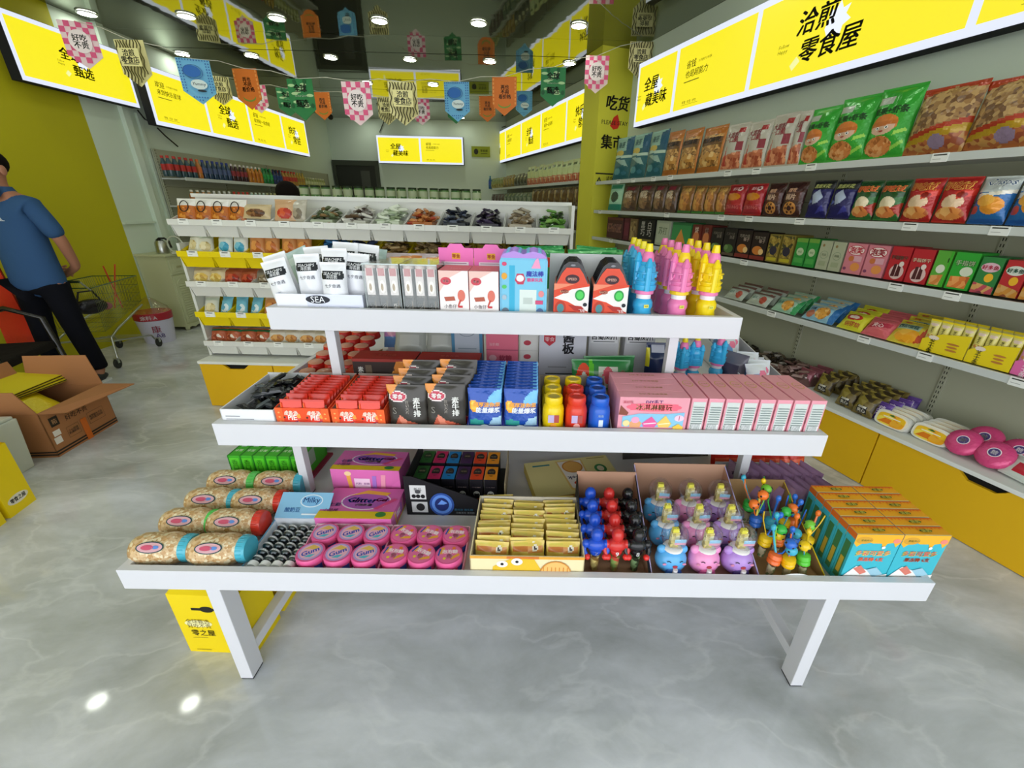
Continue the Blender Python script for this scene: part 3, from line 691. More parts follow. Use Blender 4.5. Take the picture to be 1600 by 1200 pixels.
# ---------------------------------------------------------------- bottle shelves on the left wall
LX = -4.24
o = shelf_run('white shelf rack full of bottles along the far left wall', 4.5, [1.705, 1.40, 1.10, .8], .30, 2.0, ups=4, tags=False, seed=5, zb=.4)
FRM['L'] = (Vector((0, 0, 0)), PI / 2)
put(o, 7.9, -(LX), 0, 0, 'L')
t = MB(); t.box(-2.25, 2.25, .0, .33, 0, .4, CABW); o = tag(t.build('low_plinth'), 'white plinth under the bottle shelves on the far left wall', 'cabinet'); put(o, 7.9, -LX, 0, 0, 'L')
def bottle(liq, capc, lab, r=.032, h=.215, name='drink_bottle', lab2=None):
    o = thing(name, 'x', 'bottle')
    t = MB(); t.lathe([(r * .9, 0), (r, .012), (r, h * .34), (r * .94, h * .42), (r, h * .5), (r, h * .62), (r * .45, h * .86), (r * .42, h * .9)], (liq, 'g'), 12, capt=True); t.build('body', o, smooth=.8)
    t = MB(); t.lathe([(r * 1.02, h * .3), (r * 1.02, h * .6)], (lab, 'p'), 12, capb=False, capt=False); t.build('label_band', o, smooth=.8)
    t = MB(); t.lathe([(r * .5, h * .88), (r * .5, h)], (capc, 'p'), 10); t.build('cap', o, smooth=.6); return Proto(o)
BT = [(bottle('2f4a52', 'b83028', 'b02822'), 5, 'red-labelled bottle'), (bottle('b8702c', 'd86a28', 'c86a30'), 1, 'orange bottle'), (bottle('28405c', '2c3c8c', '4a5a80'), 6, 'blue-capped dark bottle'),
      (bottle('3a1c20', 'd0c8c0', '8c2c34'), 4, 'dark cola bottle with red label'), (bottle('c07820', 'e0ded4', 'b86a18'), 4, 'amber bottle'), (bottle('1c7a3c', '1c8a44', '2c9a4c'), 3, 'green bottle'),
      (bottle('1c2c5c', '16203a', '24407c'), 3, 'navy bottle'), (bottle('b88a40', 'c83028', 'c03c2c', r=.036), 5, 'red-topped amber bottle'), (bottle('c0a040', 'b8a040', 'a8802c'), 3, 'golden bottle'), (bottle('a8b070', 'd8d8b0', 'c8cc98', h=.16), 8, 'small pale bottle')]
y = 5.52; k = 0
for P_, n, nm in BT:
    for i in range(n):
        o = P_.get(f'{nm}, {od(k)} from left, front row, top shelf on left wall', 'bottles on the top left shelf'); put(o, y, -LX + .05, 1.708, random.uniform(0, 6), 'L')
        if i % 2 == 0 and k < 30:
            o2 = dup(P_.root, f'{nm} in the second row behind bottle {k // 2 + 1} of the top bottle shelf'); o2['label'] = f'{nm}, {od(k // 2)} from left, rear row, top shelf on left wall'; put(o2, y + .035, -LX + .14, 1.708, 1, 'L')
        y += .092 if k < 34 else .1; k += 1
        if y > 10.1: break
BT2 = [(bottle('b07c3c', 'e0dcd0', 'a86a30', h=.17), 4, 'amber jar drink'), (bottle('c8ccc4', 'e0e0d8', 'b8bcb0', h=.17), 4, 'clear white drink'), (bottle('c8503c', 'c83c30', 'd8c8b8', h=.17), 4, 'red-capped drink'), (bottle('8cc0a8', 'dcecdc', '4ca880', h=.17), 4, 'mint green drink'),
       (bottle('a8983c', 'd8d8a0', '8c8430', h=.17), 5, 'olive tea drink'), (bottle('5c5a44', '30302c', '484838', h=.17), 6, 'dark tea drink')]
y = 5.75; k = 0
for P_, n, nm in BT2:
    for i in range(n):
        o = P_.get(f'{nm} bottle, {od(k)} from the left on the second bottle shelf', 'bottles on the second left shelf'); put(o, y, -LX + .05, 1.403, 0, 'L'); y += .1; k += 1
# ---------------------------------------------------------------- island shelf with green jars
o = thing('island_rack', 'white island rack behind the snack bins topped with green jars', 'shelving')
t = MB(); t.box(-1.1, 1.1, -.2, .25, 0, .35, CABW); t.box(-1.1, 1.1, .0, .02, .35, 1.48, BACKP); t.build('frame', o)
for z in (.7, 1.05, 1.478):
    t = MB(); t.box(-1.1, 1.1, -.2, .25, z - .02, z, STEEL); t.build('shelf', o)
put(o, -1.63, 5.35, 0, math.radians(2), 'W')
def jar():
    o = thing('green_jar', 'x', 'jar')
    t = MB(); t.lathe([(.04, 0), (.05, .01), (.05, .13), (.043, .145)], ('5c8a4a,3f6f34,a8c090,30', 'k'), 14); t.build('body', o, smooth=.8)
    t = MB(); t.lathe([(.0505, .07), (.0505, .128)], ('b4c0a0', 'p'), 14, capb=False, capt=False); t.build('label_band', o, smooth=.8)
    t = MB(); t.lathe([(.046, .143), (.046, .162)], ('1c3018', 'p'), 14); t.build('lid', o, smooth=.6); return Proto(o)
JP = jar()
for k in range(17):
    x = -.98 + k * .119; o = JP.get(f'green jar with dark lid, {od(k)} from the left on the island rack', 'green jars on the island rack'); put(o, -1.63 + x, 5.23 + x * .035, 1.48, k, 'W')
    if k % 2: o = JP.get(f'green jar in the rear row of the island rack, {od(k // 2)} from the left', 'green jars on the island rack'); put(o, -1.63 + x - .05, 5.36 + x * .035, 1.48, k, 'W')
# someone crouching behind the rack: only the dark hair shows
q = fy(462, 300, 4.3, 'W')
def skin_mesh(name, nodes, edges, m, parent=None, sub=2, root=0):
    bm = bmesh.new(); sl = bm.verts.layers.skin.verify(); vs = []
    for i, (co, r) in enumerate(nodes):
        v = bm.verts.new(co); v[sl].radius = (r, r) if not isinstance(r, tuple) else r; v[sl].use_root = (i == root); vs.append(v)
    for a, b in edges: bm.edges.new((vs[a], vs[b]))
    me = bpy.data.meshes.new(name); bm.to_mesh(me); bm.free(); o = bpy.data.objects.new(name, me); COL.objects.link(o)
    sk = o.modifiers.new('skin', 'SKIN'); sk.use_smooth_shade = True; sb = o.modifiers.new('sub', 'SUBSURF'); sb.levels = sub; sb.render_levels = sub
    dg = bpy.context.evaluated_depsgraph_get(); me2 = bpy.data.meshes.new_from_object(o.evaluated_get(dg)); bpy.data.objects.remove(o)
    me2.materials.clear(); me2.materials.append(m); me2.name = name
    o = bpy.data.objects.new(name, me2); COL.objects.link(o); 
    if parent: o.parent = parent
    return o
SKIN = mt('a9745a', 'p')
pr = thing('person', 'person stooping behind the snack bins, only dark hair showing', 'person')
N = [((0, 0, .85), .13), ((0, -.02, 1.0), .13), ((0, -.06, 1.2), .14), ((0, -.12, 1.36), .10), ((0, -.16, 1.42), .05), ((0, -.19, 1.47), .075), ((0, -.2, 1.53), .085), ((0, -.2, 1.6), .06),
     ((.17, -.12, 1.33), .05), ((.2, -.22, 1.1), .04), ((.15, -.35, .95), .03), ((-.17, -.12, 1.33), .05), ((-.2, -.22, 1.1), .04), ((-.15, -.35, .95), .03), ((.1, .02, .5), .075), ((.1, .06, .08), .05), ((-.1, .02, .5), .075), ((-.1, .06, .08), .05), ((.1, -.08, .04), .04), ((-.1, -.08, .04), .04)]
E_ = [(0, 1), (1, 2), (2, 3), (3, 4), (4, 5), (5, 6), (6, 7), (3, 8), (8, 9), (9, 10), (3, 11), (11, 12), (12, 13), (0, 14), (14, 15), (0, 16), (16, 17), (15, 18), (17, 19)]
skin_mesh('body', N, E_, mt('6a3a30', 'c'), pr)
t = MB(); t.ell((0, -.19, 1.55), (.095, .105, .095), ('15100e', 'c')); t.build('hair', pr, smooth=1)
put(pr, q.x, 4.35, 0, 0, 'W')

# ---------------------------------------------------------------- left side: cupboard, kettle, bucket, cart
o = thing('wooden_cupboard', 'cream cupboard with drawer and louvred door against the left wall', 'cupboard')
CR_ = mt('c3c8a2', 'p'); w, dp, h = .48, .34, .86
t = MB(); t.box(-w / 2, w / 2, 0, dp, .04, h, CR_); t.build('body', o, bev=.004)
t = MB(); t.box(-w / 2 - .02, w / 2 + .02, -.02, dp, h, h + .025, CR_); t.build('top', o, bev=.006)
t = MB(); t.prism([(-w / 2, .07)] + [(-w / 2 + w * k / 20, .02 + .018 * abs(math.sin(k * PI / 5))) for k in range(21)] + [(w / 2, .07)], -.012, .004, CR_); t.build('apron', o)
for x in (-w / 2 + .03, w / 2 - .03):
    t = MB(); t.lathe([(.018, 0), (.026, .015), (.02, .04)], CR_, 12, c=(x, .02, 0)); t.build('leg', o, smooth=.8)
for x in (-w / 4, w / 4):
    t = MB(); t.box(x - w / 4 + .015, x + w / 4 - .015, -.012, 0, .66, .82, CR_); t.box(x - w / 4 + .04, x + w / 4 - .04, -.02, -.012, .69, .79, CR_); dr = t.build('drawer', o, bev=.003)
    t = MB(); t.box(x - .03, x + .03, -.032, -.02, .73, .75, ('a8a880', 'g')); t.build('handle', dr)
    t = MB(); t.box(x - w / 4 + .015, x + w / 4 - .015, -.012, 0, .09, .64, CR_)
    for k in range(15): t.box(x - w / 4 + .05, x + w / 4 - .05, -.02, -.008, .13 + k * .028, .13 + k * .028 + .02, CR_)
    t.tube([(x + (w / 4 - .045) * math.cos(a), -.014, .55 + .05 * math.sin(a)) for a in [PI * k / 12 for k in range(13)]], .005, CR_, 6); t.build('door', o)
put(o, 5.26, 4.255, 0, 0, 'L')
o = thing('electric_kettle', 'steel electric kettle with black handle on the cream cupboard', 'kettle')
t = MB(); t.lathe([(.06, 0), (.065, .02), (.055, .12), (.04, .14)], ('b8bab6', 's'), 18); t.build('body', o, smooth=.7)
t = MB(); t.tube([(-.03, 0, .14), (0, 0, .165), (.05, 0, .165), (.085, 0, .13), (.09, 0, .06)], .011, ('15150f', 'g'), 8); t.build('handle', o, smooth=.8)
t = MB(); t.lathe([(.038, .138), (.03, .15), (.008, .155), (.008, .17)], ('15150f', 'g'), 14); t.build('lid', o, smooth=.7); put(o, -4.36, 5.14, .886, .4, 'W')
o = tag(MB().box(-.05, .05, -.002, .002, 0, .10, 'd8dcd0').build('leaflet'), 'small printed card standing behind the kettle', 'card'); put(o, -4.44, 5.28, .886, .2, 'W')
t = MB(); t.tube([(.09 * math.cos(a), 0, .10 + .09 * math.sin(a)) for a in [2 * PI * k / 20 for k in range(21)]], .008, ('cdd2c4', 'g'), 8); t.box(-.05, .05, -.03, .03, 0, .02, ('cdd2c4', 'g')); t.box(.03, .06, -.012, .012, .02, .07, ('2a4a3c', 'g'))
o = tag(t.build('ring_lamp'), 'white round ring stand beside the kettle on the cream cupboard', 'stand'); put(o, -4.19, 5.14, .886, 0, 'W')
# bucket under a clear bag
o = thing('paint_bucket', 'white bucket with red band beside the cream cupboard, bag over its top', 'bucket')
t = MB(); t.lathe([(.135, 0), (.165, .25), (.165, .3)], ('c9c8dc', 'g'), 24); t.build('pail', o, smooth=.6)
t = MB(); t.lathe([(.1655, .255), (.172, .26), (.174, .33), (.168, .335)], ('a82030', 'g'), 24); t.art([('t', '涂料 A', .5, .5, .9, 'e8e0e4')], Matrix.Translation((.0, -.177, .295)) @ Matrix.Rotation(PI / 2, 4, 'X'), .16, .06); t.build('red_band', o, smooth=.6)
t = MB(); t.art([('t', '康', .5, .7, .5, 'a03048', .02), ('t', 'A8', .6, .3, .5, '6a5a90', .02)], Matrix.Translation((0.03, -.158, .13)) @ Matrix.Rotation(PI / 2 + .12, 4, 'X'), .16, .18); t.build('print', o)
t = MB(); t.lathe([(.165, .33), (.15, .38), (.10, .42), (.05, .47), (.015, .49)], mt('dfe4d4', 't'), 20, capb=False); t.build('plastic_bag', o, smooth=.9); put(o, -4.24, 4.6, 0, .5, 'W')
# shopping cart
ct = thing('shopping_cart', 'wire shopping cart with handbag inside, behind the man in blue', 'cart')
def wires(pts_pairs, r, m): 
    t = MB()
    for a, b in pts_pairs: t.tube([a, b], r, m, 4)
    return t
GRN = mt('7f8a5a', 's'); CHR = mt('b9bdb4', 's')
# x forward, y across; basket trapezoid
def bp(u, v, k):   # u 0..1 along, v across -1..1, k height 0..1
    x = -.42 + u * .84; wd = (.27 - .05 * u) * (1 - .12 * (1 - k)); zb_ = .42 + .16 * u; return (x * (1 - .04 * (1 - k)), v * wd, zb_ + k * (.88 - zb_))
W_ = []
for s in (-1, 1):
    for j in range(31): W_.append((bp(j / 30, s, 0), bp(j / 30, s, 1)))
    for k in (0, .33, .66): W_.append((bp(0, s, k), bp(1, s, k)))
for k in (0, .33, .66): W_.append((bp(1, -1, k), bp(1, 1, k)))
for j in range(16): v = -1 + j / 7.5; W_.append((bp(1, v, 0), bp(1, v, 1))); W_.append((bp(0, v, 0), bp(1, v, 0)))
for j in range(8): W_.append((bp(j / 7, -1, 0), bp(j / 7, 1, 0)))
wires(W_, .0022, GRN).build('basket', ct)
t = MB(); t.tube([bp(0, -1, 1), bp(1, -1, 1), bp(1, 1, 1), bp(0, 1, 1), bp(0, -1, 1)], .006, mt('3a5a2c', 'g'), 6); t.build('top_rim', ct)
t = MB(); t.tube([(-.52, -.26, .96), (-.52, .26, .96)], .013, ('3a4a30', 'g'), 8); t.tube([(-.52, -.26, .96), (-.42, -.26, .86)], .008, CHR, 6); t.tube([(-.52, .26, .96), (-.42, .26, .86)], .008, CHR, 6); t.build('handle', ct)
t = MB()
for s in (-1, 1): t.tube([(.38, s * .2, .54), (-.2, s * .23, .40), (-.36, s * .24, .34), (-.40, s * .25, .12), (-.40, s * .25, .1)], .012, CHR, 8); t.tube([(-.36, s * .24, .3), (.36, s * .2, .16), (.4, s * .2, .1)], .010, CHR, 8)
for j in range(6): x = -.3 + j * .12; t.tube([(x, -.22, .28 - j * .018), (x, .22, .28 - j * .018)], .003, CHR, 5)
t.build('chassis', ct, smooth=.8)
for x in (-.40, .40):
    for s in (-.23, .2):
        t = MB(); t.lathe([(.05, -.012), (.055, -.008), (.055, .008), (.05, .012)], ('20221f', 'p'), 16, c=(x, s, .055), ax='y'); t.box(x - .015, x + .015, s - .02, s + .02, .06, .115, CHR); t.build('wheel', ct)
put(ct, -4.2, 4.02, 0, 1.8, 'W', sc=.85)
t = MB(); t.ell((0, 0, .06), (.13, .06, .07), ('1c1a22', 'f')); t.tube([(-.09, 0, .1), (-.05, 0, .2), (.05, 0, .2), (.09, 0, .1)], .008, '15131a', 6); t.ell((.12, .02, .04), (.05, .04, .035), ('b8607c', 'c'))
o = tag(t.build('handbag', smooth=1), 'black handbag with pink pouch lying in the shopping cart', 'bag'); put(o, -4.2, 3.95, .47, 1.2, 'W')
t = MB()
for a, b, c in (((-.02, 0, 0), (.12, .02, .42), 'd8502c'), ((.03, .03, 0), (-.02, .04, .4), 'c8402c')): t.tube([a, b], .006, (c, 'g'), 6)
o = tag(t.build('broom_sticks'), 'thin orange sticks standing in the shopping cart', 'sticks'); put(o, -4.16, 4.15, .47, 0, 'W')
# ---------------------------------------------------------------- the man in blue
man = thing('person', 'man in blue polo shirt and black trousers standing left, hands behind back', 'person')
HD = (0, 0, 1.60)
N = [((0, 0, .95), (.11, .08)), ((0, 0, 1.12), (.12, .09)), ((0, .01, 1.3), (.15, .11)), ((0, .01, 1.42), (.10, .08)), ((0, 0, 1.49), .052), ((0, -.01, 1.56), .07), ((0, -.005, 1.63), (.078, .092)), ((0, 0, 1.70), (.065, .08)),
     ((.17, .01, 1.39), .055), ((.235, .06, 1.14), .042), ((.16, .17, .93), .033), ((.06, .19, .88), .026), ((-.17, .01, 1.39), .055), ((-.235, .06, 1.14), .042), ((-.16, .17, .93), .033), ((-.06, .2, .90), .026),
     ((.10, 0, .88), .085), ((.13, 0, .48), .056), ((.17, .02, .10), .038), ((-.10, 0, .88), .085), ((-.12, -.02, .48), .056), ((-.15, -.02, .10), .038),
     ((.17, -.03, .045), .038), ((.17, -.14, .035), .034), ((-.15, -.07, .045), .038), ((-.15, -.18, .035), .034)]
E_ = [(0, 1), (1, 2), (2, 3), (3, 4), (4, 5), (5, 6), (6, 7), (3, 8), (8, 9), (9, 10), (10, 11), (3, 12), (12, 13), (13, 14), (14, 15), (0, 16), (16, 17), (17, 18), (0, 19), (19, 20), (20, 21), (18, 22), (22, 23), (21, 24), (24, 25)]
# hands: palms with five fingers each, one hand holding the other wrist
for s, w0 in ((1, 11), (-1, 15)):
    px_, py_, pz_ = N[w0][0]; b0 = len(N)
    N.append(((px_ - s * .05, py_ + .01, pz_ - .02), .028)); E_.append((w0, b0))
    for k, (dz, ln) in enumerate(((.024, .055), (.008, .062), (-.008, .058), (-.024, .046))):
        a = len(N); N.append(((px_ - s * .075, py_ + .012, pz_ - .02 + dz), .009)); N.append(((px_ - s * (.075 + ln * .55), py_ + .02, pz_ - .025 + dz), .0085)); N.append(((px_ - s * (.075 + ln), py_ + .005, pz_ - .03 + dz), .0075)); E_ += [(b0, a), (a, a + 1), (a + 1, a + 2)]
    a = len(N); N.append(((px_ - s * .04, py_ + .03, pz_ + .015), .010)); N.append(((px_ - s * .07, py_ + .045, pz_ + .025), .0085)); E_ += [(b0, a), (a, a + 1)]
body = skin_mesh('body', N, E_, SKIN, man)
# face details joined to the body mesh
t = MB(); t.ell((0, -.103, 1.60), (.013, .02, .024), SKIN)
for s in (-1, 1):
    t.ell((s * .032, -.088, 1.625), (.013, .008, .008), ('e8e4dc', 'g')); t.ell((s * .032, -.0955, 1.625), (.006, .003, .006), ('1a120e', 'g')); t.ell((s * .082, .005, 1.61), (.012, .022, .034), SKIN)
    t.ell((s * .032, -.094, 1.648), (.02, .005, .004), ('1a120e', 'm'))
t.ell((0, -.092, 1.562), (.024, .008, .006), ('8c4a42', 'p'))
fo = t.build('face', None, smooth=1)
for m_ in fo.data.materials:
    if m_.name not in body.data.materials: body.data.materials.append(m_)
bmm = bmesh.new(); bmm.from_mesh(body.data); nf = len(bmm.faces); bmm.from_mesh(fo.data); bmm.faces.ensure_lookup_table()
for i_ in range(nf, len(bmm.faces)): bmm.faces[i_].material_index = list(body.data.materials).index(fo.data.materials[fo.data.polygons[i_ - nf].material_index])
bmm.to_mesh(body.data); bmm.free(); bpy.data.objects.remove(fo)
t = MB(); t.ell((0, .012, 1.66), (.088, .10, .09), ('14100e', 'c')); hair = t.build('hair', man, smooth=1)
for v in hair.data.vertices:
    if v.co.y < -.02 and v.co.z < 1.69: v.co.y = -.02 + (v.co.y + .02) * .2
BLU = mt('37567f', 'c')
NS = [((0, 0, .70), (.20, .14)), ((0, 0, .90), (.19, .132)), ((0, 0, 1.15), (.18, .125)), ((0, .01, 1.3), (.175, .125)), ((0, .01, 1.41), (.11, .09)), ((0, .005, 1.475), (.063, .063)),
      ((.165, .01, 1.385), .07), ((.215, .035, 1.24), .066), ((.238, .05, 1.15), .064), ((-.165, .01, 1.385), .07), ((-.215, .035, 1.24), .066), ((-.238, .05, 1.15), .064)]
skin_mesh('polo_shirt', NS, [(0, 1), (1, 2), (2, 3), (3, 4), (4, 5), (4, 6), (6, 7), (7, 8), (4, 9), (9, 10), (10, 11)], BLU, man)
t = MB(); t.lathe([(.088, 1.44), (.08, 1.475), (.066, 1.505), (.062, 1.50)], BLU, 20, c=(0, .004, 0), capb=False, capt=False)
for s_ in (-1, 1): t.add([(s_ * .005, -.075, 1.495), (s_ * .07, -.05, 1.50), (s_ * .085, -.095, 1.43), (s_ * .03, -.125, 1.41)], [(0, 1, 2, 3) if s_ < 0 else (3, 2, 1, 0)], mt('2c4668', 'c'))
if 1: t.add([(-.012, -.135, 1.3), (.012, -.135, 1.3), (.012, -.075, 1.46), (-.012, -.075, 1.46)], [(0, 1, 2, 3)], BLU); t.build('collar', man, smooth=1)
t = MB(); t.art([('t', 'A', .4, .6, .4, 'e8ecf0', .03), ('r', .1, .2, .9, .3, 'e8ecf0')], Matrix.Translation((.085, -.1435, 1.29)) @ Matrix.Rotation(PI / 2, 4, 'X'), .045, .03); t.build('chest_logo', man)
BLK = mt('12131a', 'c')
NT = [((0, 0, .88), (.15, .11)), ((.10, 0, .78), .095), ((.125, 0, .48), .076), ((.165, .015, .14), .068), ((.165, .015, .10), .066), ((-.10, 0, .78), .095), ((-.12, -.015, .48), .076), ((-.15, -.015, .14), .068), ((-.15, -.015, .10), .066)]
skin_mesh('trousers', NT, [(0, 1), (1, 2), (2, 3), (3, 4), (0, 5), (5, 6), (6, 7), (7, 8)], BLK, man)
for x, y in ((.17, 0), (-.15, -.04)):
    t = MB(); t.ell((x, y - .07, .045), (.05, .13, .04), ('24262a', 'p')); t.box(x - .045, x + .045, y - .18, y + .04, 0, .02, 'dcdfe0'); t.ell((x, y - .13, .06), (.03, .05, .02), ('dfe2e4', 'p')); t.build('shoe', man, smooth=.8)
put(man, -3.97, 3.42, 0, .02, 'W', sc=1.02)
# ---------------------------------------------------------------- big open carton with bag inside, white bin, yellow gift boxes, chair
o = thing('cardboard_box', 'large open brown cardboard box on the floor at the left edge', 'box')
KR = mt('a8744c', 'm'); KI = mt('8a5c3a', 'm'); th = .006; w, dp, h = .47, .46, .30
t = MB(); t.box(-w / 2, w / 2, -dp / 2, dp / 2, 0, th, KR)
t.box(-w / 2, w / 2, -dp / 2, -dp / 2 + th, th, h, KR); t.box(-w / 2, w / 2, dp / 2 - th, dp / 2, th, h, KR); t.box(-w / 2, -w / 2 + th, -dp / 2, dp / 2, th, h, KR); t.box(w / 2 - th, w / 2, -dp / 2, dp / 2, th, h, KR)
t.front([('r', 0, .04, 1, .075, '231c18'), ('r', 0, .1, 1, .135, '231c18'), ('t', '零食优选\n好吃不贵', .46, .74, .34, '2f241c', .02), ('r', .08, .62, .2, .82, '231c18'), ('t', '箱', .14, .72, .07, 'b89068', .02),
         ('r', .24, .48, .42, .485, '3a2c22'), ('r', .24, .25, .42, .255, '3a2c22'), ('r', .24, .25, .243, .485, '3a2c22'), ('r', .42, .25, .423, .485, '3a2c22'), ('t', '小心轻放\n防潮防晒', .33, .37, .15, '4a3a2c'),
         ('r', .58, .55, .84, .555, '3a2c22'), ('r', .58, .3, .84, .305, '3a2c22'), ('r', .58, .3, .583, .555, '3a2c22'), ('r', .84, .3, .843, .555, '3a2c22'), ('t', '保质期九个月\n请勿重压存放', .71, .43, .22, '4a3a2c'),
         ('r', .86, .82, .95, .93, '3a2c22'), ('r', .455, 0, .545, .5, 'd06a20')], w, h, -dp / 2)
t.art([('r', .06, .42, .16, .54, 'e8e4e0'), ('r', .04, .26, .14, .40, 'e8e4e0')], Matrix.Translation((0, -dp / 2, h / 2)) @ Matrix.Rotation(PI / 2, 4, 'X'), w, h, eps=.002)
t.left([('r', 0, .04, 1, .075, '231c18'), ('r', 0, .1, 1, .135, '231c18')], dp, h, -w / 2); t.build('body', o)
def flap(pts, nm='flap'):
    t = MB(); n_ = (Vector(pts[1]) - Vector(pts[0])).cross(Vector(pts[2]) - Vector(pts[0])).normalized() * th
    t.add(list(pts) + [tuple(Vector(p) + n_) for p in pts], [(0, 1, 2, 3), (7, 6, 5, 4), (0, 4, 5, 1), (1, 5, 6, 2), (2, 6, 7, 3), (3, 7, 4, 0)], KR); return t.build(nm, o)
flap([(-w / 2, -dp / 2, h), (w / 2, -dp / 2, h), (w / 2 + .04, -dp / 2 - .17, h - .02), (-w / 2 + .1, -dp / 2 - .06, h - .04)])
flap([(w / 2, -dp / 2, h), (w / 2, dp / 2, h), (w / 2 + .02, dp / 2 - .03, h + .2), (w / 2 + .02, -dp / 2 + .05, h + .2)])
flap([(-w / 2, dp / 2, h), (-w / 2, -dp / 2, h), (-w / 2 - .05, -dp / 2 + .02, h + .16), (-w / 2 - .05, dp / 2 - .02, h + .16)])
flap([(w / 2, dp / 2, h), (-w / 2, dp / 2, h), (-w / 2, dp / 2 + .05, h + .17), (w / 2, dp / 2 + .05, h + .17)])
put(o, -3.2, 2.43, 0, 1.69, 'W'); BX = o
bgm = bag_mesh('yellow_gift_bag', .38, .42, .10, 'e6d01c', [('r', .1, .04, .42, .10, 'd8d8d4')], [('t', '零之屋', .3, .08, .2, '2a2a24', .02)], seed=4)
o = tag(bgm, 'shiny yellow gift bag lying inside the big brown cardboard box', 'bag'); put(o, -3.03, 2.40, .14, 1.69, 'W', rx=-.95, sc=.8)
for k in range(3):
    t = MB(); t.box(-.24, .24, -.16, .16, 0, .012, 'd9c81e'); t.box(-.24, .24, -.161, -.158, .003, .009, '2a241c'); o = tag(t.build('folded_box'), f'flat yellow folded box on the open brown carton, {["lowest", "middle", "topmost"][k]} of the three', 'folded box', 'folded yellow boxes'); put(o, -3.36, 2.42, .34 + k * .014, 1.6 + .05 * k, 'W', rx=.08)
t = MB(); t.box(-.19, .19, -.15, .15, 0, .37, ('c8cfc8', 'g'), tx=-.02, ty=-.02); t.box(-.2, .2, -.16, .16, .37, .39, ('c8cfc8', 'g')); o = tag(t.build('plastic_tub', bev=.008), 'pale grey-white plastic tub between carton and yellow boxes at left edge', 'tub'); put(o, -3.13, 1.98, 0, .12, 'W', sc=.85)
def gift_box(label, open_=False):
    o = thing('gift_box', label, 'box', 'yellow gift boxes with handle slots'); G = mt('f0d400', 'p')
    t = MB(); t.box(-.13, .13, -.07, .07, 0, .27, G); 
    t.front([('r', .28, .75, .72, .79, '15120c'), ('e', .5, .77, .1, .05, '15120c'), ('e', .3, .52, .2, .06, 'f4eeb0'), ('t', '全球甄选\n好吃不贵', .3, .52, .34, '5a4a10', .0), ('t', '零之屋', .32, .36, .34, '15120c', .01), ('r', .14, .27, .36, .275, '5a4a10'), ('r', .12, .05, .34, .056, '5a4a10')] if open_ else
            [('e', .5, .12, .36, .05, 'e4e0d0'), ('t', '零食之屋', .5, .12, .56, '15120c', .03)], .26, .27, -.07)
    t.right([('e', .5, .2, .38, .07, 'e4e0d0'), ('t', '零食之屋', .5, .2, .56, '15120c', .04)] if not open_ else [], .14, .27, .13); t.build('body', o)
    t = MB(); t.add([(-.13, -.07, .27), (.13, -.07, .27), (.10, 0, .315), (-.10, 0, .315)], [(0, 1, 2, 3)], G); t.add([(.13, .07, .27), (-.13, .07, .27), (-.10, .002, .315), (.10, .002, .315)], [(0, 1, 2, 3)], G)
    t.box(-.10, .10, -.003, .005, .313, .35, G); t.box(-.04, .04, -.0035, -.003, .323, .337, '15120c'); t.build('handle_flap', o); return o
put(gift_box('yellow gift box at left edge of the floor, right one of the pair'), -2.76, 1.72, 0, .22, 'W', sc=(1, 1.08, 1.3))
put(gift_box('yellow gift box cut off by the left edge, nearest the frame edge'), -2.72, 1.55, 0, .22, 'W', sc=(1, 1, 1.25))
put(gift_box('yellow gift box with black handle slot under the table, standing in front', True), -1.095, 1.085, 0, -.02, 'W', sc=(.93, 1.05, 1.05))
put(gift_box('yellow gift box under the table, behind the front one'), -1.095, 1.26, 0, 0, 'W', sc=(.93, 1.05, 1.05))
put(gift_box('yellow gift box under the table, rearmost of the three'), -1.10, 1.44, 0, 0, 'W', sc=(.93, 1.05, 1.05))
# armchair at the left edge
o = thing('armchair', 'dark armchair cut off by the left edge behind the carton', 'chair'); DK = mt('1d1a18', 'g')
t = MB(); t.tube([(-.28, .25, .02), (-.28, .25, .62), (-.28, -.05, .70), (-.28, -.24, .62), (-.28, -.3, .02)], .02, DK, 8); t.build('arm_frame', o, smooth=.8)
t = MB(); t.tube([(.28, .25, .02), (.28, .25, .62), (.28, -.05, .70), (.28, -.24, .62), (.28, -.3, .02)], .02, DK, 8); t.build('arm_frame', o, smooth=.8)
t = MB(); t.box(-.27, .27, -.26, .25, .38, .44, ('23201e', 'c')); t.build('seat', o, bev=.015)
t = MB(); t.box(-.27, .27, .25, .3, .44, .9, ('23201e', 'c')); t.build('backrest', o, bev=.015); put(o, -3.95, 2.85, 0, 1.9, 'W')
t = MB(); t.box(-.10, .10, -.01, .01, 0, .62, ('c8321c', 'f'), tx=.03); o = tag(t.build('red_banner'), 'red banner strip standing at the left edge beside the man', 'banner'); put(o, -4.25, 3.35, .35, .3, 'W')
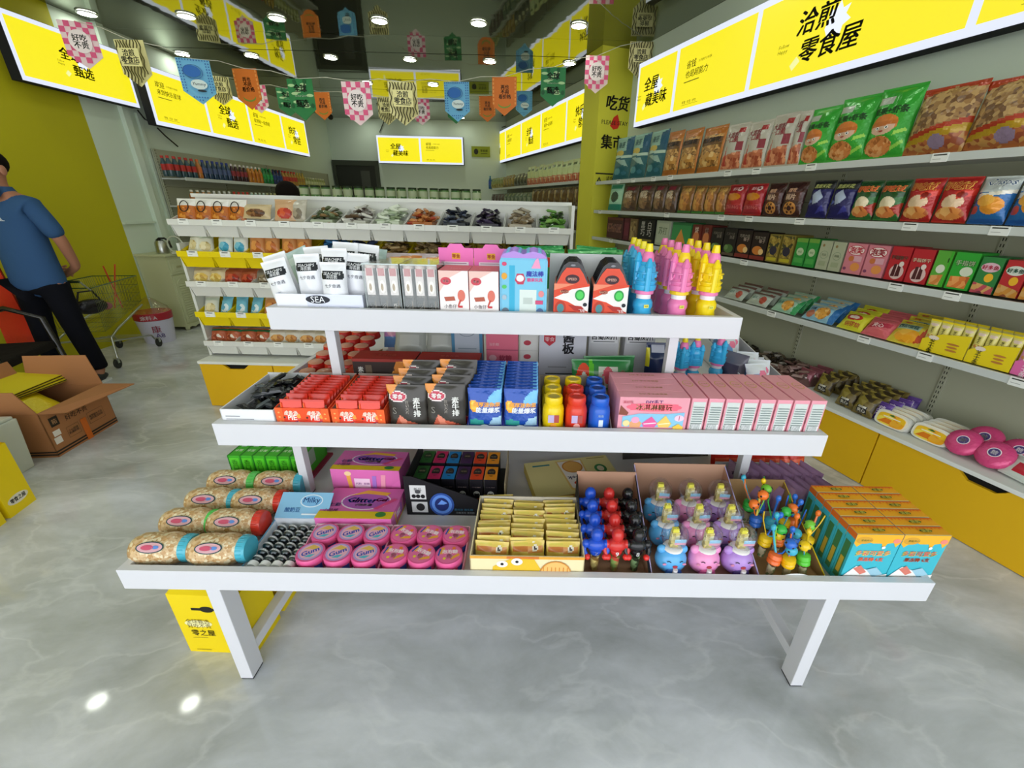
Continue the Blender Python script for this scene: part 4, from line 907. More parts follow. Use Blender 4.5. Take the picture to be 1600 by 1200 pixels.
# ---------------------------------------------------------------- bunting flags
def flag(kind):
    w, h = .24, .32; K = '15150f'
    base = {'P': 'f0d4d8', 'Y': 'e8e0a0', 'B': '6cb4dc', 'O': 'e07828', 'G': '2c8048'}[kind]
    t = MB(); sh = [(-w / 2, -.232), (0, -h), (w / 2, -.232), (w / 2, 0), (-w / 2, 0)]; t.prism(sh, -.0015, .0015, (base, 'p'))
    A = []
    if kind == 'P':
        for i in range(6):
            for j in range(8):
                if (i + j) % 2 == 0 and not (j < 2 and (i < j + (2 - j) * 1.4 or i > 5 - (2 - j) * 1.4) and abs(i - 2.5) > j + .6): 
                    u, v = i / 6, .27 + j * .0912 if 0 else j / 8
                    if v < .27 and abs(u + 1 / 12 - .5) > (v + .02) / .27 * .5: continue
                    A.append(('r', u, v, u + 1 / 6, v + 1 / 8, 'e05a88'))
        A += [('e', .5, .58, .33, .25, 'f6e8ea'), ('t', '好吃\n不贵', .5, .58, .42, K, .03)]
    elif kind == 'Y':
        for i in range(9):
            x = .06 + i * .11; lo = max(.02, .27 * abs(x - .5) / .5 + .02)
            pts = [(x + .03 * math.sin(v * 22 + i), v) for v in [lo + (.98 - lo) * k / 14 for k in range(15)]]
            for a, b in zip(pts, pts[1:]): A.append(('p', [(a[0] - .022, a[1]), (a[0] + .022, a[1]), (b[0] + .022, b[1]), (b[0] - .022, b[1])], '4a4418'))
        A += [('r', .16, .42, .86, .80, 'e8e0a0'), ('t', '洽煎\n零食店', .5, .63, .6, K, .035), ('r', .25, .46, .75, .475, K)]
    elif kind == 'B':
        for i in range(12):
            for j in range(16):
                u, v = (i + .5) / 12, (j + .5) / 16
                if v < .27 * abs(u - .5) / .5 + .04 or (.16 < u < .84 and .2 < v < .93): continue
                A.append(('p', [(u - .025, v), (u, v - .02), (u + .025, v), (u, v + .02)], '2c5aa8'))
        A += [('e', .42, .72, .26, .13, '2468b8'), ('o', .45, .71, .30, .16, .93, '2a5a9c'), ('e', .55, .44, .25, .11, 'd8e8e8'), ('t', 'Yummy', .55, .44, .4, '1c3c5c', .01, .2), ('e', .6, .30, .14, .025, '12202c')]
    elif kind == 'O':
        A += [('e', .5, .30, .26, .10, '7a9a3c'), ('e', .5, .34, .25, .10, 'e07828'), ('t', '再也\n不用\n看价格', .52, .62, .5, K, .03)] + [('r', .02, .3 + .1 * j, .08, .36 + .1 * j, 'f0a050') for j in range(7)] + [('r', .92, .3 + .1 * j, .98, .36 + .1 * j, 'f0a050') for j in range(7)]
    else:
        r_ = random.Random(3)
        for _ in range(11): 
            x, v = r_.random(), r_.uniform(.3, .95); A.append(('e', min(.85, max(.15, x)), v, .13, .035, 'b4d8a0')); 
        for i in range(5): A.append(('e', .1 + .2 * i, .93 if i % 2 else .36, .07, .06, '1c5c34'))
        A += [('t', '全球', .5, .78, .5, K, .035), ('t', 'Global Choice', .5, .6, .5, 'e8f0e0', .01), ('t', '甄选', .5, .42, .5, K, .035)]
    t.art(A, Matrix.Translation((0, -.0015, -h / 2)) @ Matrix.Rotation(PI / 2, 4, 'X'), w, h, eps=.0008)
    o = t.build('bunting_flag'); return Proto(tag(o, 'x', 'flag'))
FP = {k: flag(k) for k in 'PYBOG'}
FN = {'P': 'pink checked pennant', 'Y': 'yellow wavy-striped pennant', 'B': 'blue dotted pennant', 'O': 'orange pennant', 'G': 'green leafy pennant'}
FL1 = [(116, 33, 46, 'P'), (200, 62, 46, 'Y'), (300, 92, 45, 'B'), (381, 107, 41, 'O'), (467, 123, 42, 'G'), (555, 128, 44, 'P'), (628, 128, 44, 'Y'), (713, 128, 40, 'B'), (788, 120, 39, 'O'), (865, 105, 39, 'G'), (934, 87, 37, 'P'), (1003, 65, 36, 'Y')]
FL2 = [(340, 119, 29, 'Y'), (400, 133, 28, 'P'), (446, 138, 28, 'G'), (501, 144, 28, 'O'), (556, 148, 28, 'B'), (603, 152, 28, 'Y'), (657, 155, 26, 'P'), (711, 153, 26, 'G'), (761, 150, 26, 'O'), (819, 142, 26, 'B')]
def zdep(px, py, w): return 664.24 * .24 / w      # distance along the view axis from the flag's width
for FLS, rowname, nearfar in ((FL1, 'front string', 'f'), (FL2, 'rear string', 'r')):
    pts = []
    for k, (x, y, w, kd) in enumerate(FLS):
        v = ray(x, y); t_ = zdep(x, y, w); p = v * t_; p.z += CH; p.z = min(p.z, CEIL - .02)
        t_ = (p.z - CH) / v.z; p = v * t_; p.z += CH; p.y = min(p.y, 9.8)
        o = FP[kd].get(f'{FN[kd]}, {od(k)} from the left on the {rowname} of flags', f'bunting flags on the {rowname}'); put(o, p.x, p.y, p.z, random.Random(k).uniform(-.2, .2) + (.15 if k < 3 else 0), 'W'); pts.append((p.x, p.y, p.z + .001))
    t = MB()
    full = []
    for a, b in zip(pts, pts[1:]): full += [a, ((a[0] + b[0]) / 2, (a[1] + b[1]) / 2, min((a[2] + b[2]) / 2 + .02, CEIL - .004))]
    full.append(pts[-1]); t.tube(full, .003, 'cfd0c0', 5); tag(t.build('bunting_string'), f'thin cord carrying the {rowname} of paper flags', 'string')
# ================================================================ goods on the table
def open_box(name, label, w, d, h, hf, mo, mi=None, arts=(), cat='carton', hs=None, group=None, side=(), back_h=None, th=.003):
    """open-topped display carton: front wall hf high, back wall h high; origin at the front centre of its base"""
    o = thing(name, label, cat, group); mo = (mo, 'p') if isinstance(mo, str) else mo; mi = (mi, 'p') if isinstance(mi, str) else (mi or mo); hs = hs if hs is not None else h
    t = MB(); t.box(-w / 2, w / 2, 0, d, 0, th, mi)
    if hf: t.box(-w / 2, w / 2, 0, th, th, hf, mo); t.front(list(arts), w, hf, 0)
    t.box(-w / 2, w / 2, d - th, d, th, h, mi)
    for x, sg in ((-w / 2, -1), (w / 2 - th, 1)):
        t.add([(x, y, z) for y, z in ((0, th), (d, th), (d, hs), (0, max(hf, .02)))] + [(x + th, y, z) for y, z in ((0, th), (d, th), (d, hs), (0, max(hf, .02)))], [(3, 2, 1, 0), (4, 5, 6, 7), (0, 1, 5, 4), (1, 2, 6, 5), (2, 3, 7, 6), (3, 0, 4, 7)], mo)
    t.add([(-w / 2 + th + .0004, y, z) for y, z in ((.004, th), (d - .004, th), (d - .004, hs - .002), (.004, max(hf, .02) - .002))], [(0, 1, 2, 3)], mi)
    t.add([(w / 2 - th - .0004, y, z) for y, z in ((.004, th), (d - .004, th), (d - .004, hs - .002), (.004, max(hf, .02) - .002))], [(3, 2, 1, 0)], mi)
    if side: t.left(list(side), d, h, -w / 2)
    t.build('carton', o); return o
def carton(name, label, w, d, h, col, fr=(), tp=(), rt=(), lf=(), cat='box', group=None, kind='p', bev=.0012):
    t = MB(); t.box(-w / 2, w / 2, 0, d, 0, h, (col, kind))
    if bev:
        o = t.build('x', bev=bev); me = o.data; bpy.data.objects.remove(o); t2 = MB(); t2.v = [v.co.copy() for v in me.vertices]; t2.f = [tuple(p.vertices) for p in me.polygons]; t2.ms = t.ms; t2.mi = [0] * len(t2.f); t = t2
    if fr: t.front(list(fr), w, h, 0)
    if tp: t.top(list(tp), w, d, h, 0, d / 2)
    if rt: t.right(list(rt), d, h, w / 2, d / 2)
    if lf: t.left(list(lf), d, h, -w / 2, d / 2)
    o = t.build(name); return tag(o, label, cat, group)
def packet(name, w, h, t, base, arts, texts=(), kind='f', nx=10, ny=14, **k):
    return bag_mesh(name, w, h, t, base, arts, texts, kind=kind, nx=nx, ny=ny, **k)
K = '15131a'
# ---------------- bottom tier
# puffed snack jars lying on their sides
def snack_jar(cap):
    o = thing('snack_jar', 'x', 'jar'); r = .047
    t = MB(); t.lathe([(.02, -.145), (r * .8, -.14), (r, -.12), (r * 1.03, -.09), (r * .97, -.065), (r * 1.03, -.04), (r * .97, -.02), (r * .8, -.008), (r * .78, 0)], ('d9b98c,c39a66,ecdcb8,120', 'k'), 18, ax='x'); t.build('body', o, smooth=.9)
    t = MB(); t.lathe([(r * .80, 0), (r * .86, .002), (r * .86, .022), (r * .80, .027)], (cap, 'g'), 22, ax='x')
    for k in range(22): a = 2 * PI * k / 22; t.box(.003, .02, r * .86 * math.cos(a) - .001, r * .86 * math.cos(a) + .001, r * .86 * math.sin(a) - .001, r * .86 * math.sin(a) + .001, (cap, 'g'))
    t.build('cap', o, smooth=.7)
    t = MB()
    def ring(c0, m, rx, rz, rr):
        vs = []
        for i in range(20): a = 2 * PI * i / 20; vs.append((c0 + rx * math.cos(a), -rr * math.sin(PI / 4 + rz * math.sin(a)), rr * math.cos(PI / 4 + rz * math.sin(a))))
        t.add(vs, [tuple(range(20))[::-1]], m)
    ring(-.068, ('1f4a50', 'p'), .040, .34, r * 1.075); ring(-.068, ('d8a8b0', 'p'), .036, .28, r * 1.085); ring(-.075, ('c8506c', 'p'), .018, .14, r * 1.095); ring(-.052, ('5a8ad0', 'p'), .010, .10, r * 1.095)
    t.build('label_band', o); return Proto(o)
JB, JG, JR = snack_jar('4cb4cc'), snack_jar('5cc85c'), snack_jar('d83c2c')
JN = {id(JB): 'blue', id(JG): 'green', id(JR): 'red'}
for col, lst in ((0, [(JB, 300, 862), (JG, 337, 824), (JB, 370, 790), (JG, 396, 764)]), (1, [(JB, 385, 868), (JR, 412, 822), (JR, 443, 790), (JB, 467, 768)])):
    for k, (P_, px, py) in enumerate(lst):
        q = fz(px, py, .515); y = [1.0, 1.115, 1.225, 1.335][k]
        o = P_.get(f'lying snack jar with {JN[id(P_)]} cap, {od(k)} from front in the {["left", "right"][col]} column', 'lying puffed snack jars')
        put(o, min(q.x, -1.175 + .205) - .03 if col == 0 else q.x - .03, y, D1 + .049, .05, rx=0)
# blue tray of silver-wrapped balls in four columns
o = open_box('sweet_tray', 'light blue carton holding four columns of silver sweet rolls, bottom tier front', .175, .20, .045, .0, '6cb0dc', 'e6ecf4', hs=.04); 
t = MB(); t.M = Matrix.Translation((0, .20, .045)) @ Matrix.Rotation(.55, 4, 'X'); t.box(-.0875, .0875, 0, .09, 0, .003, ('8cc4e8', 'p')); t.top([('e', .62, .66, .22, .26, 'dcecf8'), ('e', .62, .66, .2, .22, '7cb8e4'), ('t', 'Milky', .62, .66, .32, '1c4c8c', .02), ('t', '酸奶豆', .3, .3, .3, '2c6cb0', .02), ('r', .5, .1, .95, .16, 'e8f4fc')], .175, .09, .003, 0, .045); t.build('lid_flap', o)
put(o, -.77, .945, D1)
bm_ = MB(); bm_.ell((0, 0, 0), (.0155, .0135, .0155), ('5c6266', 's'), 14, 8); bm_.lathe([(.0157, -.003), (.0157, .003)], ('d8dcdc', 'g'), 14, ax='y', capb=False, capt=False)
ball = tag(bm_.build('foil_ball', smooth=1), 'x', 'sweet'); BPr = Proto(ball)
cp = MB(); cp.lathe([(.0155, -.012), (.0165, -.008), (.0165, .004)], ('f0f2f2', 'g'), 16, ax='y'); capo = tag(cp.build('roll_end', smooth=.7), 'x', 'sweet'); CPr = Proto(capo)
for c in range(4):
    o = CPr.get(f'white round end of a sweet roll, {od(c)} from the left in the blue tray', 'white roll ends in the blue tray'); put(o, -.77 + (c - 1.5) * .036, .962, D1 + .022)
    for k in range(6):
        o = BPr.get(f'silver sweet in the blue tray, column {od(c)} from left, {od(k)} from front', 'silver sweets in the blue tray'); put(o, -.77 + (c - 1.5) * .036, .984 + k * .027, D1 + .022)
# pink gum tins in two shallow pink trays
def tin(kind):
    o = thing('gum_tin', 'x', 'tin'); r, h = .0415, .052; PK = 'e8619c'
    t = MB(); t.lathe([(r * .9, 0), (r * .95, .004), (r * .95, h * .55)], (PK, 'g'), 26)
    t.add([(r * .955 * math.sin(a), -r * .955 * math.cos(a), z) for a in [-.3 + .15 * i for i in range(5)] for z in (.004, .026)], [(2 * i, 2 * i + 2, 2 * i + 3, 2 * i + 1) for i in range(4)], 'ece6ee')
    for i in range(7): a = -.26 + .085 * i; t.add([(r * .96 * math.sin(a + e), -r * .96 * math.cos(a + e), z) for e in (0, .03) for z in (.006, .024)], [(0, 2, 3, 1)], '3a3440')
    t.add([(r * .957 * math.sin(a), -r * .957 * math.cos(a), z) for a in [.5 + .15 * i for i in range(5)] for z in (.004, .03)], [(2 * i, 2 * i + 2, 2 * i + 3, 2 * i + 1) for i in range(4)], '3c5cc0'); t.build('body', o, smooth=.7)
    t = MB(); t.lathe([(r, h * .55), (r * 1.02, h * .6), (r * 1.02, h * .9), (r * .97, h)], (PK, 'g'), 26)
    if kind == 0: A = [('e', .5, .5, .44, .44, 'b8a0dc'), ('e', .5, .5, .37, .37, 'f0b8cc'), ('p', [(.2, .62), (.5, .86), (.8, .7), (.62, .6), (.4, .66)], 'e8c060'), ('t', 'Gum', .5, .5, .62, '2c4cb8', .03, .1, .5), ('p', [(.35, .22), (.6, .2), (.74, .36), (.5, .34)], '5cb8d0')]
    else: A = [('e', .5, .5, .46, .46, 'e870a4'), ('p', [(.12, .6), (.3, .9), (.42, .88), (.28, .55)], 'f0a838'), ('p', [(.12, .5), (.28, .84), (.2, .84), (.08, .55)], '2c50b0'), ('p', [(.5, .16), (.9, .3), (.86, .42), (.56, .3)], 'f0a838'),
               ('t', '泡泡糖', .56, .6, .6, 'fbe9f0', .04, 0, -.3), ('t', '卷', .5, .38, .26, 'fbe9f0', .04), ('e', .74, .72, .07, .07, 'f08030'), ('e', .3, .3, .06, .06, 'f0d040')]
    t.top(A, 2 * r * .95, 2 * r * .95, h); t.build('lid', o, smooth=.7); return Proto(o)
TI = [tin(0), tin(1)]
for k, (x, nm) in enumerate(((-.575, 'left'), (-.322, 'right'))):
    o = open_box('tin_tray', f'shallow pink tray with six round gum tins, {nm} one of the pair', .258, .185, .045, .0, 'f0a8c8', 'f4d8e4', hs=.045, cat='tray')
    for sx in (-1, 1):
        t = MB(); t.box(sx * .129 - (.045 if sx > 0 else 0), sx * .129 + (0 if sx > 0 else .045), -.002, .001, 0, .042, 'e884b4'); t.build('corner_flap', o)
    put(o, x, .936, D1)
    for j in range(2):
        for i in range(3):
            o = TI[k].get(f'pink round gum tin, {nm} tray, {["front", "back"][j]} row, {["left", "middle", "right"][i]}', 'pink gum tins'); put(o, x + (i - 1) * .083 + (.006 if j else 0), .984 + j * .086, D1 + .004, random.uniform(-.35, .35) if k else random.uniform(-.15, .15))
# pink glitter boxes
GA = [('r', 0, 0, 1, .22, 'f0d020'), ('e', .55, .56, .34, .3, 'f4e8f4'), ('e', .55, .56, .32, .27, 'b060b8'), ('p', [(.28, .72), (.5, .92), (.84, .84), (.8, .74), (.5, .8)], 'f0b838'), ('t', 'Glitter', .5, .58, .4, '1c58c8', .05, .2), ('t', 'Gel', .76, .6, .14, 'e0407c', .05, .2), ('t', '闪粉胶糖', .55, .42, .22, 'fbf4ff', .03),
      ('t', '七彩', .16, .42, .16, '2c78c8', .03), ('t', '小酷棒', .15, .24, .2, '8c3c9c', .02), ('e', .84, .12, .07, .08, '3c8c3c'), ('p', [(.7, .3), (.76, .28), (.98, .6), (.92, .64)], 'e05088')]
GF = [('p', [(.25, .12), (.31, .12), (.28, .85), (.22, .85)], 'f0b050'), ('e', .25, .86, .05, .08, 'f8d8a8'), ('r', .33, .35, .56, .7, 'f8d8f0'), ('t', '闪粉 · 胶糖', .45, .52, .2, '9c4ca0'), ('p', [(.58, .12), (.64, .12), (.66, .8), (.60, .8)], 'a878d0'), ('p', [(.7, .12), (.76, .12), (.8, .85), (.73, .85)], 'f0a0b8'), ('p', [(.82, .1), (1, .1), (1, .7), (.88, .5)], 'e874c0'), ('r', 0, 0, 1, .1, 'f0c838')]
o = carton('sweet_box', 'pink glitter candy box lying flat behind the gum tins', .255, .165, .06, 'e070b8', tp=GA, fr=[('r', 0, 0, 1, .3, 'e8c020')], rt=GF, group='pink glitter candy boxes'); put(o, -.585, 1.125, D1 + .004)
o = carton('sweet_box', 'taller pink glitter candy box behind the flat one, sticks on its front', .255, .13, .125, 'e070b8', tp=GA, fr=GF, group='pink glitter candy boxes'); put(o, -.605, 1.312, D1 + .004, -.02)
# black display with coloured mint boxes
o = thing('black_display_carton', 'black wedge-sided display carton with blue swirl, bottom tier centre', 'carton'); t = MB()
pol = [(-.128, 0), (.128, 0), (.128, .072), (-.10, .165), (-.128, .165)]
t.prism(pol, 0, .004, ('101016', 'p')); t.box(-.128, -.124, .004, .26, 0, .15, ('17171c', 'p')); t.box(.218, .222, .06, .30, 0, .10, ('b8a888', 'p')); t.box(-.128, .222, .004, .30, 0, .003, ('17171c', 'p'))
t.front([('r', .07, .42, .29, .78, 'd8dadc'), ('t', '新品', .18, .68, .1, K, .02), ('e', .12, .5, .03, .05, K), ('e', .18, .5, .03, .05, K), ('e', .245, .5, .03, .05, K), ('e', .18, .62, .04, .05, '4a4c50'), ('r', .08, .08, .30, .36, 'c8cacc'), ('e', .2, .22, .06, .10, '1c1c20'),
         ('o', .5, .3, .17, .30, .55, '2c50a0'), ('o', .5, .3, .14, .25, .72, '5c8ce0'), ('e', .5, .3, .09, .16, '1c2c70'), ('p', [(.44, .3), (.5, .42), (.58, .34), (.53, .3)], '6c9cf0'), ('t', '黑科技 爆浆糖', .8, .17, .26, '3c7ca0', .01), ('t', '无糖薄荷 薄荷糖', .82, .09, .26, '9098a0', .01)], .256, .165, 0)
t.build('body', o); put(o, -.308, 1.226, D1)
MC = [('2c6c2c', 'green'), ('d82868', 'pink'), ('1c88cc', 'blue'), ('402050', 'purple'), ('e0461c', 'red-orange'), ('f09820', 'orange')]
for i, (c, nm) in enumerate(MC):
    t = MB(); t.box(-.0235, .0235, 0, .085, 0, .088, ('16131c', 'p')); t.box(-.0242, -.0232, .003, .082, .01, .088, ('d8d0c0', 'p'))
    t.front([('r', .08, .02, .92, .04, c), ('t', 'COOL MINT', .5, .62, .7, 'c0a8a8', .02), ('e', .5, .3, .25, .13, 'e8e8e8'), ('e', .5, .26, .2, .09, '16131c'), ('p', [(.36, .3), (.64, .3), (.54, .38), (.44, .35)], 'e8e8e8')], .047, .088, 0)
    t.top([('r', 0, 0, 1, 1, c), ('e', .5, .55, .33, .3, ('2c2424' if i else '1c3c1c')), ('t', '喉糖', .5, .6, .45, 'c8b890', .02), ('r', .2, .3, .8, .4, c)], .047, .085, .088, 0, .0425)
    pr_ = Proto(tag(t.build('mint_box'), 'x', 'box'))
    for j in range(2):
        o = pr_.get(f'{nm} topped small black mint box, {["front", "rear"][j]} row of the black display', 'coloured mint boxes'); put(o, -.405 + i * .0525, 1.305 + j * .1, D1 + .004 + j * .004 + .008, 0)
# biscuit carton with standing packets
o = open_box('biscuit_carton', 'cream display carton crammed with yellow biscuit packets, bottom tier front', .335, .26, .112, .098, 'f0e2b4', 'cfc8b8',
             [('r', 0, .9, 1, 1, 'e8a840'), ('r', .32, .9, .6, 1, 'd87c30'), ('p', [(.18, .1), (.2, .6), (.36, .92), (.56, .9), (.62, .5), (.5, .1)], 'e8c030'), ('e', .28, .7, .05, .13, 'f8f4e8'), ('e', .28, .7, .015, .05, K), ('e', .41, .8, .05, .14, 'f8f4e8'), ('e', .41, .8, .015, .05, K), ('p', [(.22, .1), (.22, .35), (.5, .45), (.52, .1)], 'f4f0e4'), ('t', 'Enook', .36, .28, .22, 'd83c1c', .03),
              ('e', .75, .35, .14, .5, 'd8903c'), ('e', .75, .35, .13, .46, 'f0c070')] + [('r', .64 + .035 * k, .1, .648 + .035 * k, .62, 'd8903c') for k in range(7)] + [('t', '饼干', .08, .2, .1, 'a89050')], hs=.112); put(o, .0, .937, D1)
bp_ = packet('biscuit_packet', .102, .085, .02, 'e4c860', [('r', .05, .66, .6, .84, 'd07c38'), ('r', .5, .6, .95, .8, 'e09a50'), ('e', .72, .76, .09, .12, 'f6f0e0'), ('e', .72, .76, .04, .05, '2c1c14'), ('r', .1, .86, .5, .93, 'd8c858'), ('r', .3, .1, .7, .4, 'c8c050')], kind='g', nx=10, ny=8, wob=.35)
BPk = Proto(tag(bp_, 'x', 'packet'))
for j in range(12):
    for i in range(3):
        o = BPk.get(f'yellow biscuit packet in the cream carton, {od(j)} row from front, {["left", "middle", "right"][i]}', 'yellow biscuit packets'); put(o, (i - 1) * .106 + random.uniform(-.004, .004), .958 + j * .0195, D1 + .026 + random.uniform(-.004, .005), random.uniform(-.08, .08), rx=random.uniform(-.55, -.3))
# flat cookie box at an angle
o = carton('cookie_box', 'flat cream cookie box with yellow edge lying at an angle on the bottom tier', .36, .235, .042, 'e8d068', kind='p',
           tp=[('r', 0, 0, 1, 1, 'ecdf98'), ('p', [(.36, .95), (.68, .95), (.66, .1), (.5, .02), (.4, .12)], 'e8c878'), ('p', [(.38, .92), (.66, .92), (.64, .14), (.5, .06), (.42, .16)], 'f4ece4'), ('e', .53, .74, .12, .18, 'd88c38'), ('e', .53, .74, .105, .155, 'f0b860'), ('t', 'Enook', .53, .42, .22, '2c3468', .03, 0, PI), ('e', .54, .27, .08, .06, 'd8482c'), ('r', .08, .84, .28, .88, '3c8890'), ('e', .84, .6, .07, .13, '3c8848'), ('e', .84, .6, .04, .08, 'ece0c0'), ('r', .74, .92, .96, .94, 'a89848')],
           fr=[('r', 0, 0, .25, 1, 'd8a050'), ('r', .25, 0, .5, 1, 'e8b870'), ('r', .6, 0, 1, 1, 'e8c850')]); put(o, .205, 1.31, D1 + .004, .22)
# candy toy men: plain domed toys on sticks
o = open_box('toy_carton', 'black display carton of blue, red and black candy toys', .203, .29, .20, .03, '14141a', 'b08870', [('r', .2, .1, .9, .9, 'c8c0b8'), ('r', .22, .2, .4, .8, 'b83048'), ('r', .4, .2, .58, .8, '8c50a8'), ('r', .58, .2, .88, .8, 'e0b890')], hs=.19, cat='carton'); put(o, .266, .938, D1)
def toyman(c, num, pc):
    o = thing('candy_toy', 'x', 'toy')
    t = MB(); t.ell((0, 0, .118), (.0165, .0165, .021), (c, 'g')); t.build('head', o, smooth=1)
    t = MB(); t.ell((0, 0, .085), (.027, .018, .02), (c, 'g')); t.ell((0, 0, .066), (.018, .014, .018), (c, 'g')); t.ell((-.027, 0, .088), (.011, .011, .012), (c, 'g')); t.ell((.027, 0, .088), (.011, .011, .012), (c, 'g'))
    t.front([('t', num, .5, .5, .4, 'e8e8e8', .03)], .02, .02, -.0175, z0=.058); t.build('torso', o, smooth=.9)
    for s in (-1, 1):
        t = MB(); t.tube([(s * .03, 0, .085), (s * .032, -.006, .07), (s * .026, -.014, .06)], .006, (c, 'g'), 8); t.ell((s * .024, -.017, .058), (.0085, .0085, .0085), ('e0302c', 'g')); t.build('arm', o, smooth=1)
    t = MB(); t.lathe([(.010, 0), (.0125, .05)], (pc, 'k'), 12); t.build('candy_tube', o, smooth=.7); return Proto(o)
TM = [(toyman('1c50c8', 'Z', 'b8a060,d8c880,806030,80'), 'blue'), (toyman('d0302c', '9', 'b8a060,90b060,c85040,80'), 'red'), (toyman('18181c', '8', '4c5c40,80a070,283020,80'), 'black')]
for i, (P_, nm) in enumerate(TM):
    for j in range(4):
        o = P_.get(f'{nm} candy toy with red fists, {od(j)} from front in its column', 'candy toys in the black carton'); put(o, .206 + i * .062, .985 + j * .058, D1 + .008 + j * .006, 0, sc=1.12)
# animal dispensers with clear domes
o = open_box('dispenser_carton', 'lilac-edged carton of animal candy dispensers with clear domes', .325, .34, .205, .03, 'b8b0e0', 'b89078', hs=.20); put(o, .534, .938, D1)
def animal(c, dk):
    o = thing('candy_dispenser', 'x', 'toy'); r = .048
    t = MB(); t.ell((0, 0, .045), (r, r * .85, .048), (c, 'g'), 20, 12)
    for s in (-1, 1): t.ell((s * .032, 0, .082), (.015, .012, .015), (c, 'g'))
    t.build('body', o, smooth=1)
    t = MB()
    for s in (-1, 1):
        t.tube([(s * .013, -.0375, .064), (s * .019, -.0365, .067), (s * .024, -.0345, .064)], .0012, K, 5)
        t.ell((s * .030, -.0335, .053), (.006, .002, .004), ('d88cac', 'p'))
    t.ell((0, -.0408, .05), (.008, .003, .005), ('a83040', 'p')); t.build('face', o)
    t = MB(); t.ell((0, -.036, .022), (.026, .010, .02), (dk, 'p')); t.build('outlet', o, smooth=1)
    t = MB(); t.lathe([(.006, .012), (.008, .02), (.007, .045)], ('f0eef0', 'g'), 10, c=(0, -.046, 0)); t.build('chute', o, smooth=1)
    t = MB(); t.lathe([(.024, .088), (.026, .10), (.036, .115), (.040, .135), (.036, .155), (.022, .17), (.004, .175)], mt('e8ecf4', 't'), 20, capb=False); t.build('dome', o, smooth=1)
    t = MB(); t.lathe([(.022, .085), (.03, .088), (.026, .094)], ('f4f0f0', 'g'), 18); t.build('collar', o, smooth=1)
    t = MB(); t.box(-.012, .012, -.008, .008, .09, .15, ('d8c878,b0a060,e8e0b0,90', 'k')); t.art([('r', 0, 0, 1, 1, '8cc0e0'), ('r', 0, 0, 1, .4, 'e0a0b8')], Matrix.Translation((.01, -.022, .128)) @ Matrix.Rotation(PI / 2, 4, 'X'), .034, .02); t.box(-.01, .008, -.006, .006, .148, .162, 'e8e050'); t.build('candy_strip', o); return Proto(o)
AN = [(animal('5cb0ec', '2c5ca8'), 'blue'), (animal('f098cc', 'd85c98'), 'pink'), (animal('b48cd8', '4c3c7c'), 'purple')]
for i, (P_, nm) in enumerate(AN):
    for j in range(3):
        o = P_.get(f'{nm} animal candy dispenser with clear dome, {["front", "middle", "back"][j]} row', 'animal candy dispensers'); put(o, .44 + i * .102 + j * .004, .99 + j * .1, D1 + .004 + j * .008, random.uniform(-.1, .1))
# yellow carton of toy hammers and footballs on sticks
o = open_box('stick_toy_carton', 'yellow carton full of colourful stick toys with oval tag, bottom tier', .205, .31, .165, .016, 'e0c020', 'b08c60', hs=.16)
t = MB(); t.front([('e', .5, .5, .5, .5, 'f0f2f2'), ('t', '欢乐', .3, .5, .3, 'e0905c', .02), ('t', '足球', .68, .5, .3, '3c88c8', .03)], .11, .05, -.002); t.build('oval_tag', o); put(o, .80, .938, D1)
SC_ = ['f0c818', '38b848', '2c6cd0', 'f07828', '3cb0d0', '7cd040']
for n_ in range(13):
    r_ = random.Random(n_ + 40); front = n_ < 3; i, j = (n_ % 3, 0) if front else ((n_ - 3) % 4, 1 + (n_ - 3) // 4)
    c1_, c2_, c3_ = r_.sample(SC_, 3)
    if front: c1_ = ['f07030', 'f0c010', '58c838'][i]; c3_ = ['2c6cd0', '3cb0d0', 'f0c818'][i]
    o = thing('stick_toy', f'stick toy with {dict(zip(SC_, ["yellow", "green", "blue", "orange", "cyan", "lime"]))[c3_]} ball, {["front", "second", "third", "back"][min(j,3)]} row, {od(i)} from left', 'toy', 'stick toys in the yellow carton')
    t = MB(); t.lathe([(.010, 0), (.013, .04)], (['7c9068,c8c0a0,5c3c2c,90'][0], 'k'), 10); t.build('candy_tube', o, smooth=.8)
    t = MB(); t.lathe([(.013, .04), (.019, .045), (.019, .055), (.016, .058), (.020, .063), (.018, .075), (.010, .08)], (c1_, 'g'), 14); t.build('cup', o, smooth=.8)
    lx, ly = r_.uniform(-.04, .03), r_.uniform(-.01, .03)
    t = MB(); t.tube([(0, 0, .075), (lx * .5, ly * .5, .11), (lx, ly, .15)], .0035, (c2_, 'g'), 6); t.ell((lx, ly, .153), (.008, .008, .011), (c2_, 'g')); t.build('handle', o, smooth=.9)
    bx, by = r_.uniform(-.03, .04), r_.uniform(-.02, .01)
    t = MB(); t.ell((bx, by - .01, .10 + r_.uniform(0, .04)), (.0165, .0165, .0165), (c3_, 'g')); bz = t.v[0].z + .0165
    for a_ in range(7): 
        th_, ph = a_ * 2.4, -.9 + a_ * .28; t.ell((bx + .0145 * math.cos(th_) * math.cos(ph), by - .01 + .0145 * math.sin(th_) * math.cos(ph), bz + .0145 * math.sin(ph)), (.004, .004, .004), ('15181c', 'g'), 8, 6)
    t.build('ball', o, smooth=.9)
    t = MB(); t.tube([(0, 0, .075), (bx * .6, by, .09), (bx, by - .01, bz)], .002, (r_.choice(SC_), 'g'), 5); t.tube([(0, 0, .075), (-bx, .01, .13), (-bx * 1.2, .012, .16)], .002, (r_.choice(SC_), 'g'), 5); t.build('cord', o, smooth=.9)
    put(o, .745 + i * (.052 if front else .042), .972 + j * .062, D1 + .006 + j * .018, r_.uniform(-.6, .6), rx=r_.uniform(-.15, .05), ry=r_.uniform(-.15, .15))
